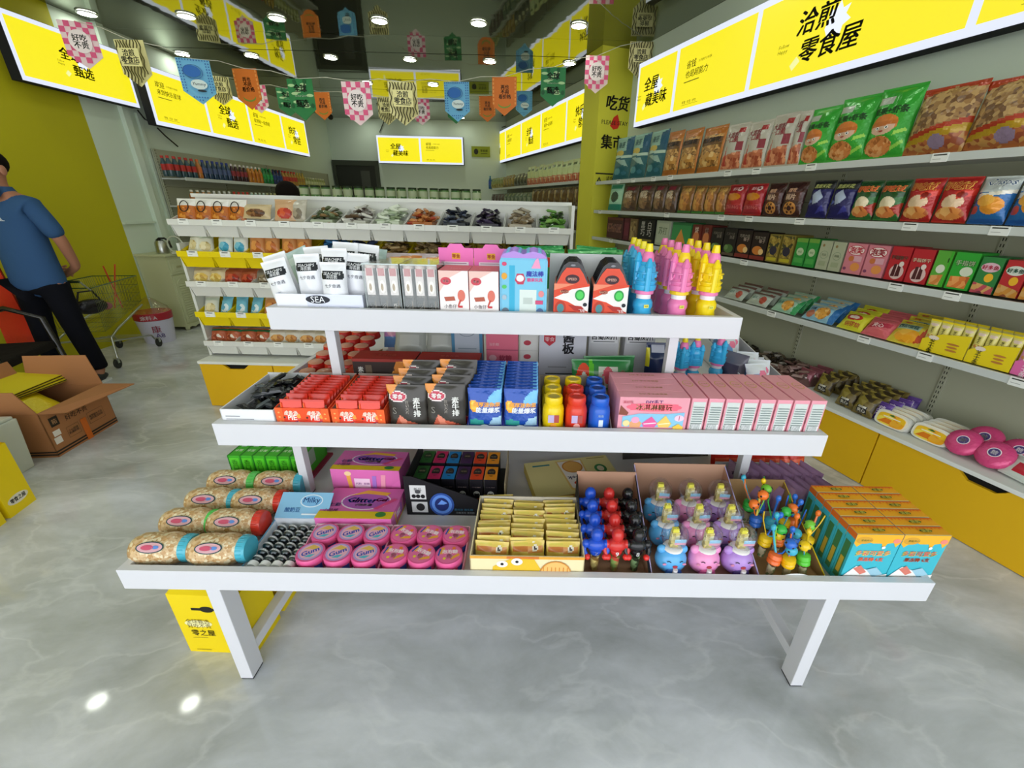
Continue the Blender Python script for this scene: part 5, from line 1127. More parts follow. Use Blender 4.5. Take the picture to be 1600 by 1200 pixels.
# orange and turquoise boxes, two columns of six
OA = [('r', 0, 0, 1, 1, 'f0a818'), ('r', 0, 0, 1, .06, 'f8e0a0'), ('r', 0, .85, 1, 1, 'e8701c')] + [('p', [(.05 + .08 * k, .86), (.10 + .08 * k, .86), (.075 + .08 * k, .55 + .12 * (k % 2))], 'e8701c') for k in range(12)] + [('e', .52, .42, .14, .16, '3c5c20'), ('t', '果酱', .52, .42, .2, 'f0e060', .03)]
OF = [('p', [(0, 1), (1, 1), (1, .82), (.92, .72), (.85, .82), (.72, .8), (.66, .66), (.6, .8), (.4, .8), (.3, .84), (.15, .78), (.08, .72), (0, .8)], 'f4b428'), ('e', .2, .87, .18, .08, 'd8a030'), ('t', '果酱夹心', .24, .87, .26, '6c7c30', .02), ('e', .9, .86, .08, .05, 'f08c7c'),
      ('t', '多彩可爱多', .5, .58, .82, 'e8e040', .05), ('t', '多彩可爱多', .5, .585, .8, 'e04c7c', .0), ('t', '果冻棒 6支', .5, .44, .6, 'e85c30', .04), ('p', [(0, 0), (1, 0), (1, .1), (.8, .06), (.5, .2), (.25, .28), (.1, .12)], 'f0f0ee'), ('p', [(.2, .22), (.34, .3), (.52, .14), (.4, .08)], 'd87c6c'), ('p', [(.5, .2), (.7, .26), (.9, .1), (.7, .02)], '9cc8dc'), ('e', .66, .72, .04, .03, 'f0f4f8')]
OB = Proto(carton('jelly_box', 'x', .134, .036, .195, '3cb8cc', tp=OA, fr=up(OF, .16), lf=[('r', 0, .9, 1, 1, 'd86a20'), ('r', .2, .1, .8, .8, '3c7c4c'), ('r', .3, .2, .7, .5, 'c8a838')], rt=[('r', 0, .85, 1, 1, 'e8701c')], bev=.001))
for j in range(6):
    for i in range(2):
        o = OB.get(f'orange-topped turquoise jelly box, {["left", "right"][i]} column, {od(j)} from front', 'orange and turquoise jelly boxes'); put(o, 1.005 + i * .1365 - .0 + j * .0005, .942 + j * .0385, D1 + .002)
# rear right of the bottom tier
PUR = packet('purple_pouch', .10, .13, .035, 'b490b8', [('r', .2, .2, .8, .6, '9c7ca8'), ('e', .5, .75, .12, .06, '5c3c6c')], kind='f'); PP = Proto(tag(PUR, 'x', 'packet'))
o = open_box('white_carton', 'white carton of purple pouches at the right rear of the bottom tier', .34, .26, .09, .05, 'e4e4e4', 'c8c8cc', hs=.08); put(o, .93, 1.215, D1)
for j in range(8):
    for i in range(2):
        o = PP.get(f'mauve pouch, {od(j)} from left, {["front", "back"][i]} row of the white carton', 'mauve pouches'); put(o, .80 + j * .04, 1.27 + i * .10, D1 + .01, -1.25, rx=0)
REDP = Proto(tag(packet('red_pouch', .10, .12, .03, 'd02c20', [('r', .15, .2, .85, .5, 'e86040'), ('r', .3, .65, .7, .8, 'f0d8c0')], kind='f'), 'x', 'packet'))
for j in range(7):
    o = REDP.get(f'red snack pouch, {od(j)} from left behind the mauve pouches', 'red pouches at right rear'); put(o, .82 + j * .052, 1.53, D1 + .012, random.uniform(-.2, .2), rx=-.25)
DGP = Proto(tag(packet('dark_pouch', .13, .16, .04, '4a4844', [('r', .2, .25, .8, .6, '6a5a50'), ('e', .5, .45, .25, .15, '8c4c34')], ['x'] and [('t', '辣片', .5, .78, .4, 'b8b0a0', .03)], kind='g'), 'x', 'packet'))
for j in range(4):
    o = DGP.get(f'dark grey snack pouch, {od(j)} from left at the rear of the bottom tier', 'dark grey pouches'); put(o, .48 + j * .09, 1.62 + .01 * j, D1 + .003, .1, rx=-.35)
# rear left: green boxes
GB = Proto(carton('green_box', 'x', .046, .19, .105, '3cb020', tp=[('r', .3, .35, .75, .9, 'a8c8b0'), ('r', .0, .0, .12, 1, '1c7c1c'), ('t', '牙签', .5, .2, .7, 'e8f4e0', .02)], fr=[('r', .1, .1, .9, .9, '58d028'), ('t', '香\n口\n胶', .5, .5, .5, '2c8c1c', .02), ('r', 0, 0, .1, 1, '1c7c1c')], rt=[('r', .1, .3, .5, .9, '9cb8a0'), ('p', [(.05, .02), (.3, .02), (.2, .3), (.1, .25)], 'b84c30')], bev=.001))
for j in range(6):
    o = GB.get(f'green narrow box standing in the row at left rear, {od(j)} from the left', 'green narrow boxes'); put(o, -1.15 + j * .048, 1.41, D1 + .012)
t = MB(); t.box(-.15, .16, 0, .21, 0, .010, ('a03050', 'p')); o = tag(t.build('pink_tray'), 'thin dark pink tray under the green boxes', 'tray'); put(o, -1.03, 1.405, D1)
for j in range(5):
    o = GB.get(f'green narrow box in the second row behind the first, {od(j)} from the left', 'green narrow boxes'); put(o, -1.12 + j * .05, 1.64, D1 + .02)
t = MB(); t.box(-.11, .11, 0, .16, 0, .10, ('f08878', 'p')); o = tag(t.build('salmon_box'), 'salmon pink box at the rear of the bottom tier left of centre', 'box'); put(o, -.72, 1.75, D1)

# ---------------- middle tier
y0 = Y2 + .024
o = open_box('white_card_tray', 'white card tray of black wrapped sweets, front left of the middle tier', .165, .27, .10, .082, 'eceef2', 'd8dade', [('r', .08, .7, .35, .73, '8c9098'), ('r', .08, .58, .6, .61, '8c9098'), ('r', .08, .46, .55, .49, '8c9098'), ('r', .62, .4, .9, .43, 'a0a4ac')], hs=.095, cat='tray'); put(o, -.875, y0 + .003, D2)
o = heap('wrapped_sweets', 'heap of black glossy wrapped sweets in the white card tray', ['24262a', '16181c', '3c4044', '5c6468'], 46, .15, .24, .10, (.075, .03, .014), seed=9, slope=.15); put(o, -.875, y0 + .14, D2 + .004)
# red-orange cartons
RA = [('r', .04, .9, .96, 1, 'e84020'), ('t', '辣条派', .5, .6, .72, 'f4e0d0', .05, .1), ('r', .1, .42, .9, .5, '3c1c14'), ('t', 'PIE', .55, .46, .4, 'f8f0e8', .03), ('p', [(.3, .04), (.6, .04), (.85, .36), (.6, .32)], '7c2c6c'), ('p', [(.55, .06), (.75, .04), (.95, .3), (.8, .34)], 'e8b088'), ('e', .86, .5, .1, .07, 'f0a040'), ('r', 0, 0, .08, .9, 'f06028')]
RP_ = Proto(tag(packet('red_packet', .066, .105, .014, 'e83c28', [('r', 0, .92, 1, 1, 'd83020')], RA[1:], kind='g', nx=6, ny=8), 'x', 'packet'))
for k, (x, nm) in enumerate(((-.706, 'left'), (-.534, 'right'))):
    o = open_box('snack_carton', f'orange-red carton of chilli snack packets, {nm} one, middle tier front', .165, .24, .115, .09, 'ec5020', 'a89890', [('r', 0, 0, .14, 1, 'f06428'), ('r', .86, 0, 1, 1, 'f06428')] + [('e', .07, .15 + .17 * q_, .02, .03, 'f8b060') for q_ in range(5)] + [('e', .93, .12 + .17 * q_, .02, .03, 'f8b060') for q_ in range(5)] + [('r', .16, .0, .84, .55, 'e43c20')], hs=.112); put(o, x, y0 + .004, D2)
    for i in range(2):
        for j in range(9):
            o = RP_.get(f'red chilli packet, {nm} orange carton, {["left", "right"][i]} column, {od(j)} from front', 'red chilli snack packets'); put(o, x - .034 + i * .07, y0 + (.004 if j == 0 else .02) + j * .023, D2 + (.012 if j else .010), 0, rx=-.12)
for k, (x, nm) in enumerate(((-.72, 'left'), (-.55, 'right'))): pass
# black vegetarian steak pouches
BA = [('e', .28, .78, .24, .10, 'f0e0e0'), ('e', .28, .78, .21, .08, 'c02848'), ('p', [(.15, 0), (1, 0), (1, .14), (.7, .26), (.5, .3), (.3, .42), (.1, .1)], ('c86048,e08870,a83c28,50', 'k')), ('r', .25, .03, .95, .16, 'd02c34'), ('p', [(0, 1), (.3, 1), (.1, .8), (0, .86)], 'e08c30')]
BTt = [('t', '零食', .28, .78, .26, 'f4f0f0', .03), ('t', '素\n牛\n排', .76, .58, .17, 'f0f0ec', .03), ('t', '厚\n切\n大\n片', .52, .58, .09, 'a8a098', .01), ('t', 'S', .18, .5, .1, '88847c', .01)]
BP2 = Proto(tag(bag_mesh('steak_pouch', .122, .165, .03, '38342f', BA, BTt, kind='g', nx=18, ny=20, seal=.03), 'x', 'pouch'))
for k, (x, y, z, rx, nm) in enumerate(((-.382, .008, 0, -.06, 'front left'), (-.262, .006, .006, -.06, 'front right'), (-.372, .045, .012, -.1, 'second row left'), (-.250, .045, .018, -.1, 'second row right'), (-.365, .08, .024, -.1, 'third row left'), (-.243, .08, .028, -.1, 'third row right'), (-.36, .115, .04, -.12, 'back row left'), (-.238, .115, .044, -.12, 'back row right'))):
    o = BP2.get(f'black vegetable steak pouch, {nm} of the black group', 'black vegetable steak pouches'); put(o, x, y0 + y + .01, D2 + .002 + z, 0, rx=rx)
BC = [('r', 0, .93, 1, 1, '8c2820'), ('t', '素\n牛\n排', .12, .62, .085, 'f0f0ec', .03), ('r', .2, .45, .3, .85, '5c4c3c'), ('e', .55, .2, .09, .2, 'c83c5c'), ('t', '零食', .55, .2, .1, 'f4e8e8', .03), ('p', [(.62, .1), (1, .1), (1, .95), (.7, .95), (.6, .6)], ('c87c30,e0a050,5c2c14,40', 'k'))]
for k, (x, y) in enumerate(((-.53, 1.44), (-.30, 1.44))):
    o = carton('steak_carton', f'black and red vegetable steak carton behind the pouches, {["left", "right"][k]} one', .225, .09, .158, '2a1c18', fr=BC, tp=[('r', 0, 0, 1, 1, 'b83024'), ('t', '零食优选', .5, .5, .3, 'd87060', .02)], group='black steak cartons'); put(o, x, y, D2 + .004)
# blue cartons of blue foil packets
UA = [('e', .16, .62, .14, .13, 'f0a828'), ('e', .16, .62, .10, .09, 'f8c850'), ('r', 0, .0, 1, .18, '3c40a8'), ('p', [(.05, .2), (.5, .2), (.45, .3), (.2, .34), (.05, .3)], '38a098'), ('p', [(.6, .2), (1, .2), (1, .4), (.75, .36)], 'a8d0e8'), ('p', [(.55, .6), (1, .68), (1, 1), (.8, .95), (.6, .8)], '6cb4e8')]
UT = [('t', '超厚迷你果', .56, .66, .8, 'f0a848', .05, .1), ('t', '能量爆浆', .6, .54, .72, 'f0f4fc', .04, .1)]
UP_ = Proto(tag(bag_mesh('blue_packet', .105, .15, .02, '1c4ca8', UA, UT, kind='f', nx=12, ny=16), 'x', 'packet'))
for k, (x, nm) in enumerate(((-.142, 'left'), (-.03, 'right'))):
    o = open_box('blue_carton', f'dark blue display carton of blue foil packets, {nm} one of two', .111, .25, .165, .042, '2c3090', 'e0e2ec', [('e', .24, .25, .22, .5, '2c88a8'), ('e', .24, .25, .14, .32, '1c3c7c'), ('p', [(.5, .1), (.6, .8), (.9, .9), (1, .3), (.8, 0)], 'e84c88'), ('e', .74, .4, .12, .3, '30183c'), ('e', .5, .95, .14, .16, 'd8e4f0')], hs=.155); put(o, x, y0 + .003, D2)
    for j in range(10):
        o = UP_.get(f'blue foil packet in the {nm} blue carton, {od(j)} from front', 'blue foil packets'); put(o, x, y0 + .016 + j * .0235, D2 + .010 + j * .0015, 0, rx=-.1)
# bubble bottles 3 x 3 in a grey carton
o = open_box('bottle_carton', 'grey-edged carton with yellow, red and blue bubble bottles', .232, .235, .125, .0, 'b8b0a8', 'a89c90', hs=.12); put(o, .146, y0 + .003, D2)
def bub(c, capc, dk):
    o = thing('bubble_bottle', 'x', 'bottle'); r = .034
    t = MB(); t.lathe([(r * .92, 0), (r, .006), (r, .085), (r * .9, .098), (r * .7, .106)], (c, 'g'), 22); t.front([('r', .0, .55, 1, .86, 'c0b0d8'), ('r', .55, .55, 1, .86, 'b04c48'), ('e', .5, .42, .3, .12, dk)] if dk != '1c3c90' else [('r', .35, .42, .75, .7, 'd8e4f4'), ('t', '泡泡', .5, .86, .5, 'd8f0f8', .03)], .034, .085, -r - .0005, z0=.004); t.build('body', o, smooth=.8)
    t = MB(); t.lathe([(r * .74, .103), (r * .84, .107), (r * .84, .124), (r * .78, .13), (r * .6, .13), (r * .56, .126)], (capc, 'g'), 22); t.lathe([(.001, .1262), (r * .56, .1262)], ('b8a850' if capc == 'f0d010' else ('1c3880' if c == '1c60d0' else 'c83424'), 'g'), 16, capb=False, capt=False); t.build('cap', o, smooth=.8); return Proto(o)
BYl, BRd, BRy, BBl = bub('f0d010', 'f0d010', 'e89c28'), bub('e03c28', 'e03c28', 'f0a8a0'), bub('e03c28', 'f0d010', 'f0a8a0'), bub('1c60d0', '1c60d0', '1c3c90')
for i, lst in enumerate(((BYl,) * 3, (BRd, BRd, BRy), (BBl,) * 3)):
    for j, P_ in enumerate(lst):
        o = P_.get(f'{["yellow", "red", "blue"][i]} bubble bottle, {["front", "middle", "back"][j]} of its column', 'bubble bottles'); put(o, .073 + i * .0735, y0 + .042 + j * .074, D2 + .004, 0)
# pink DIY boxes
PKC = 'eca0b0'
PF = [('t', 'DIY手工', .5, .86, .28, '8c58a8', .04), ('r', .16, .6, .84, .8, 'f46c84'), ('e', .5, .7, .4, .13, 'f46c84'), ('t', '冰淇淋糖玩', .5, .70, .6, 'fff2b0', .025), ('p', [(.06, .08), (.06, .4), (.3, .5), (.7, .5), (.95, .56), (.95, .08)], '8cc8e8'), ('p', [(.0, .46), (.02, .75), (.14, .52), (.12, .44)], '8c4c3c'),
      ('p', [(.18, .06), (.32, .06), (.35, .2), (.25, .36), (.16, .2)], 'e8a878'), ('e', .25, .3, .06, .1, 'f0a8c8'), ('p', [(.38, .08), (.54, .08), (.58, .2), (.48, .42), (.35, .2)], 'e860a0'), ('p', [(.38, .16), (.56, .2), (.55, .23), (.37, .19)], 'fce4f0'), ('p', [(.6, .08), (.74, .08), (.78, .2), (.68, .46), (.57, .2)], 'f0cc68'), ('p', [(.6, .16), (.76, .2), (.75, .23), (.59, .19)], 'fcf0c0'),
      ('e', .88, .38, .07, .1, 'f4d0e4'), ('t', '1', .88, .38, .012, 'b83c70', .0), ('p', [(.8, .1), (.88, .2), (.96, .1), (.94, .0), (.82, 0)], 'f0c850'), ('e', .12, .2, .05, .1, 'f0e0a0'), ('t', '真好玩', .12, .86, .16, 'd85878', .01)]
PTt = [('t', 'DIY 手工冰淇淋', .5, .5, .4, 'b89038', .01)]
PBX = Proto(carton('ice_cream_kit', 'x', .215, .052, .148, PKC, tp=PTt, fr=up(PF, .26), rt=[('r', .1, .1, .9, .9, 'dfe2e2')], bev=.001))
for j in range(4):
    o = PBX.get(f'pink ice cream kit box facing front, {od(j)} from front in its stack', 'pink ice cream kit boxes'); put(o, .381, y0 + .004 + j * .0535, D2 + .002)
ST = [('r', .1, .0, .92, .92, 'd4dbd8')] + [('r', .16, .08 + .055 * q_, .86, .085 + .055 * q_ + .012, '7c8c8c') for q_ in range(14)] + [('r', .1, .24, .92, .26, 'f0f4f2'), ('r', .2, .3, .84, .42, 'f0f2f0')] + [('r', .22 + .07 * q_, .3, .25 + .07 * q_, .42, '9ca4a8') for q_ in range(8)]
PSD = Proto(carton('ice_cream_kit', 'x', .047, .215, .148, PKC, tp=[('e', .5, .55, .36, .12, 'd8a868'), ('e', .5, .55, .3, .1, PKC), ('t', '冰淇淋', .5, .55, .5, 'b89038', .02)], fr=ST, rt=PF, bev=.001))
for j in range(8):
    o = PSD.get(f'pink ice cream kit box with grey side print outward, {od(j)} from the left', 'pink ice cream kit boxes'); put(o, .518 + j * .0525, y0 + .004, D2 + .002, random.uniform(-.015, .015))
# behind on the middle tier: left group of red jelly packs
JP_ = MB(); JP_.lathe([(.02, 0), (.034, .006), (.03, .03), (.024, .034)], ('c82820', 'f'), 16); JP_.ell((0, 0, .034), (.03, .022, .006), ('c88c70', 'g'), 16, 6); JPP = Proto(tag(JP_.build('jelly_cup', smooth=.9), 'x', 'sweets'))
for j in range(7):
    for i in range(3):
        o = JPP.get(f'red sealed sweet cup, {od(i)} column from left, {od(j)} from front, left rear of middle tier', 'red sealed sweet cups'); put(o, -.885 + i * .067, 1.50 + j * .075, D2 + .015 + .012 * j, .4, rx=.25)
t = MB(); t.box(-.11, .11, 0, .55, 0, .012, 'd8dade'); o = tag(t.build('white_tray'), 'white card under the red sealed sweet cups', 'tray'); put(o, -.82, 1.46, D2)
o = carton('snack_carton', 'orange-red carton with purple print behind left leg of the top tier', .14, .10, .095, 'e84418', fr=[('p', [(.35, .05), (.6, .05), (.7, .6), (.5, .7)], '5c2c80'), ('e', .4, .6, .1, .2, 'f0e8e8'), ('p', [(.6, .1), (.9, .1), (.85, .8), (.65, .6)], 'd84c98'), ('p', [(.1, .6), (.2, .5), (.16, .8)], 'f0a030')], tp=[('r', .1, .1, .9, .9, 'e04010')]); put(o, -.62, 1.475, D2 + .003)
o = heap('wrapped_sweets', 'pile of brown and red wrapped sweets behind the orange-red carton', ['a84c30', '7c5c50', 'c08468', '5c6c4c'], 16, .14, .16, .06, (.09, .05, .016), seed=22); put(o, -.62, 1.70, D2 + .03)
# grey bags, white and pink cartons further back
gp = Proto(tag(bag_mesh('grey_pouch', .13, .15, .05, 'b0b4ac', [('r', .2, .3, .8, .6, 'c4c8c0')], [('t', '糖', .75, .75, .12, 'a83c5c', .03)], kind='g', nx=10, ny=12), 'x', 'pouch'))
for k, x in enumerate((-.50, -.37)):
    o = gp.get(f'pale grey pouch leaning in the rear of the middle tier, {["left", "right"][k]} one', 'pale grey pouches'); put(o, x, 1.66, D2 + .09, 0, rx=-.5)
    o = gp.get(f'pale grey pouch lying lower in the rear of middle tier, {["left", "right"][k]} one', 'pale grey pouches'); put(o, x, 1.62, D2 + .003, 0, rx=-.45)
pk = Proto(tag(bag_mesh('pastel_pouch', .09, .13, .05, 'c890c8', [('r', 0, 0, 1, .4, '6c98d0'), ('e', .5, .6, .3, .2, 'f0b0c8')], kind='g', nx=10, ny=12), 'x', 'pouch'))
for k, (x, y) in enumerate(((-.66, 1.95), (-.56, 1.95))):
    o = pk.get(f'pink and blue pouch behind the top tier leg, {["left", "right"][k]} one', 'pink and blue pouches'); put(o, x, y, D2 + .04, 0, rx=-.3)
o = carton('blue_white_box', 'upright box with blue edges and faint print under the top tier', .125, .05, .24, 'b8c0cc', fr=[('r', 0, 0, .1, 1, '4c84a8'), ('r', .9, 0, 1, 1, '4c84a8'), ('o', .5, .84, .25, .07, .9, '6c7884')] + [('r', .2, .15 + .08 * q_, .8, .17 + .08 * q_, '8c98a4') for q_ in range(6)]); put(o, -.262, 1.66, D2 + .002)
o = carton('pink_pouch_box', 'pink stack of pouches under the top tier centre', .13, .10, .215, 'e87890', fr=[('r', 0, .6, 1, .62, 'b8506c'), ('r', 0, .3, 1, .32, 'b8506c'), ('t', '溢价糖', .25, .72, .3, 'f4c8d0', .02), ('t', '软糖', .6, .45, .4, 'c03c5c', .03), ('e', .2, .45, .12, .06, 'f0b8c4')], kind='g'); put(o, -.12, 1.66, D2 + .002)
o = carton('white_box', 'narrow white box with small red mark under the top tier', .075, .10, .21, 'd8d8d4', fr=[('e', .4, .78, .2, .05, 'b83c4c'), ('e', .4, .5, .2, .05, 'b83c4c'), ('t', '嘀学席', .5, .3, .8, K, .03), ('r', 0, .62, 1, .625, 'a0a0a0')]); put(o, -.01, 1.66, D2 + .002)
o = carton('white_gift_carton', 'white carton with brush lettering and red badge under the top tier', .19, .10, .24, 'c4c6d0', fr=[('p', [(.1, .86), (.34, .86), (.34, .74), (.22, .66), (.1, .74)], 'b82838'), ('t', '零食', .22, .78, .2, 'f0d8d8', .02), ('t', '酱\n板', .62, .72, .24, K, .04), ('r', .2, .28, .6, .30, '9c9ca4'), ('r', .15, .16, .75, .18, '2c2c30')]); put(o, .125, 1.64, D2 + .002)
for k, x in enumerate((.30, .45)):
    o = carton('white_carton_box', f'white carton with bold black lettering under the top tier, {["left", "right"][k]} of two', .125, .10, .225, 'cccdd0', fr=[('r', .05, .7, .95, .98, 'dfe0e2'), ('t', '古蜀凤爪', .5, .82, .84, K, .04), ('r', .15, .72, .85, .735, '505458')], group='white lettered cartons'); put(o, x, 1.70, D2 + .002)
o = tag(bag_mesh('green_red_pouch', .22, .13, .03, '2c8040', [('e', .2, .1, .16, .8, 'e04428'), ('e', .2, .05, .08, .6, 'd8e0dc'), ('r', .45, .2, .8, .8, 'c8d0c0'), ('e', .62, .55, .09, .25, 'd05868'), ('p', [(.3, 0), (.4, 0), (.36, 1), (.3, 1)], '58b828')], [('t', '山\n野', .88, .6, .07, '8c3c2c', .03)], kind='g'), 'green pouch with red arch print lying behind the bubble bottles', 'pouch'); put(o, .26, 1.47, D2 + .03, 0, rx=-.25)
o = tag(bag_mesh('green_red_pouch', .20, .12, .03, '2c8040', [('e', .2, .1, .16, .8, 'b83c28')], kind='g'), 'second green pouch half hidden behind the first one', 'pouch'); put(o, .30, 1.52, D2 + .04, .1, rx=-.2)
o = tag(bag_mesh('navy_pouch', .09, .19, .05, '1c2c50', [('r', .2, .8, .8, .95, 'b8bcc8'), ('r', .0, .5, .15, .9, 'd8d030')], kind='g'), 'navy pouch with pale top under the top tier, left of its right leg', 'pouch'); put(o, .50, 1.60, D2 + .002, 0, rx=-.1)
# castle bottle toys
def castle(c, c2, cap, sc=1.0):
    o = thing('castle_bottle', 'x', 'toy')
    t = MB(); t.lathe([(.026, 0), (.033, .008), (.035, .03), (.030, .055), (.034, .065), (.033, .08), (.025, .092)], (c, 'g'), 20)
    t.front([('r', .1, .72, .55, .84, 'f0e860' if c != 'f4e020' else 'f8f0b0'), ('e', .5, .24, .36, .14, 'f4b8d0'), ('t', '城堡', .5, .24, .4, 'd84890', .03), ('t', '水壶', .32, .78, .3, '2c8048', .01)], .04, .09, -.0362); t.build('bottle', o, smooth=.8)
    t = MB(); t.lathe([(.025, .092), (.025, .107)], ('f2eef6', 'g'), 18); t.lathe([(.030, .107), (.032, .109), (.032, .119), (.028, .121)], (c2, 'g'), 18); t.build('collar', o, smooth=.7)
    t = MB(); t.lathe([(.036, .121), (.038, .130), (.038, .138), (.034, .14), (.036, .148), (.030, .158), (.032, .165), (.030, .19), (.024, .2), (.026, .205), (.022, .212)], (c, 'g'), 16)
    for k in range(8): a = 2 * PI * k / 8; t.box(.030 * math.cos(a) - .004, .030 * math.cos(a) + .004, .030 * math.sin(a) - .004, .030 * math.sin(a) + .004, .162, .173, (c, 'g'))
    for a, hh in ((2.6, .05), (.5, .03), (4.4, .035)): x, y = .030 * math.cos(a), .030 * math.sin(a); t.lathe([(.012, .12), (.012, .16 + hh), (.015, .165 + hh), (.004, .19 + hh)], (c, 'g'), 10, c=(x, y, 0))
    for z in (.135, .15, .178): t.lathe([(.0385, z - .0015), (.0385, z + .0015)], (c, 'g'), 16)
    t.build('castle', o, smooth=.5)
    t = MB(); t.lathe([(.019, .21), (.021, .214), (.018, .235), (.012, .245)], (c2, 'g'), 14); t.lathe([(.013, .243), (.014, .248), (.010, .268)], (cap, 'g'), 12); t.build('tower_cap', o, smooth=.7); return Proto(o)
CB, CPk, CY = castle('3cb0e4', 'f080b8', 'f4e020'), castle('f080b8', 'f4d020', 'f080b8'), castle('f4d810', 'f080b8', 'f4d810')
for i, (P_, nm, x) in enumerate(((CB, 'blue', .372), (CPk, 'pink', .49), (CY, 'yellow', .588))):
    for j in range(4):
        o = P_.get(f'{nm} castle bottle toy on the top tier, {od(j)} from front in its column', 'castle bottle toys'); put(o, x + j * .004, 1.437 + j * .095, D3 + .001, .3 + j * .5, sc=.98)
for k, x in enumerate((.60, .66, .77)):
    o = CB.get(f'blue castle bottle toy on the middle tier under the top tray, {od(k)} from left', 'castle bottle toys'); put(o, x, 1.60 + .03 * k, D2 + .002, 1.2 * k, sc=.82)
# white cartons of blue and pink pouches, right rear of the middle tier
wp_ = Proto(tag(bag_mesh('milk_pouch', .09, .12, .035, 'dfe4ee', [('e', .35, .4, .3, .22, '6c9cd8'), ('e', .7, .6, .2, .15, 'e87c9c'), ('r', .0, .0, 1, .12, 'b8a0d8')], kind='g', nx=10, ny=12), 'x', 'pouch'))
for k, (x, y, z) in enumerate(((.93, 1.50, 0), (.93, 1.80, .03))):
    o = open_box('white_pouch_carton', f'white carton of blue and pink milk pouches, {["front", "rear"][k]} one, right end of middle tier', .17, .26, .09 + z, .055 + z, 'e4e6ea', 'c0c2c8', [('p', [(.5, .2), (.9, .2), (.9, .8), (.6, .7)], 'f0c890'), ('e', .6, .6, .08, .2, 'e08050')], hs=.085 + z); put(o, x, y, D2 + .002)
    for j in range(4):
        o = wp_.get(f'white pouch with blue swirl in the {["front", "rear"][k]} white carton, {od(j)} from front', 'white milk pouches'); put(o, x - .02 + .02 * (j % 2), y + .05 + j * .05, D2 + .012 + z, .15 * (-1) ** j, rx=-.55)
o = tag(bag_mesh('dark_print_pouch', .12, .14, .05, '6c6a78', [('r', .2, .2, .8, .7, '4c4a60')], kind='g', nx=10, ny=10), 'dark patterned pouch left of the white milk pouch cartons', 'pouch'); put(o, .83, 1.66, D2 + .002, -.9, rx=-.1)

# ---------------- top tier
y0 = Y3 + .024
o = open_box('white_bag_carton', 'pale blue display carton of white cracker bags, left end of top tier', .285, .20, .10, .085, ('dfe4f6', 'g'), 'd0d6ec', [('p', [(.0, .0), (.35, 0), (.35, 1), (.0, 1)], 'eef0fa'), ('t', '海苔脆', .5, .42, .2, '5c6078', .02), ('e', .48, .8, .14, .16, '202430'), ('t', 'SEA', .48, .8, .16, 'f0f2f8', .0), ('r', .72, .2, .95, .23, '8c94c0'), ('r', .72, .35, .95, .38, '8c94c0'), ('r', .72, .5, .95, .53, '8c94c0')], hs=.095); put(o, -.70, y0 + .004, D3)
wb = bag_mesh('white_bag', .085, .17, .04, 'eceef4', [('p', [(.1, .68), (.9, .68), (.95, .75), (.9, .83), (.1, .83), (.05, .75)], '20242c')], [('t', 'SEACHIPS', .5, .79, .66, 'f0f2f6', .01), ('t', '海苔脆', .5, .73, .44, 'f0f2f6', .01), ('t', '七夕奇遇', .5, .56, .6, '4c5060', .01)] , kind='g', nx=14, ny=20)
WB = Proto(tag(wb, 'x', 'bag'))
t_ = [(-.655, .010, .01, 0, 'front, in the carton'), (-.745, .045, .03, -.06, 'second row left'), (-.66, .045, .05, .0, 'second row middle'), (-.60, .05, .035, .06, 'second row right'), (-.73, .10, .05, -.1, 'third row left'), (-.65, .10, .065, .05, 'third row middle'), (-.59, .11, .06, .1, 'third row right'), (-.82, .03, .015, -.25, 'leaning, far left'), (-.835, .08, .03, -.3, 'leaning, left behind the first')]
for k, (x, y, z, ry, nm) in enumerate(t_):
    o = WB.get(f'white seaweed cracker bag on the top tier, {nm}', 'white cracker bags'); put(o, x, y0 + y + .012, D3 + z + .004, 0, rx=-.12, ry=ry)
tb = Proto(tag(bag_mesh('teal_bag', .11, .16, .04, 'bcd4d4', [('r', .1, .6, .9, .8, 'd8e8e8')], kind='g', nx=10, ny=12), 'x', 'bag'))
for k, (x, y, ry) in enumerate(((-.82, .16, -.4), (-.72, .2, .2), (-.62, .22, .1))):
    o = tb.get(f'pale teal bag behind the white cracker bags, {od(k)} from left', 'pale teal bags'); put(o, x, y0 + y, D3 + .06, 0, rx=-.4, ry=ry)
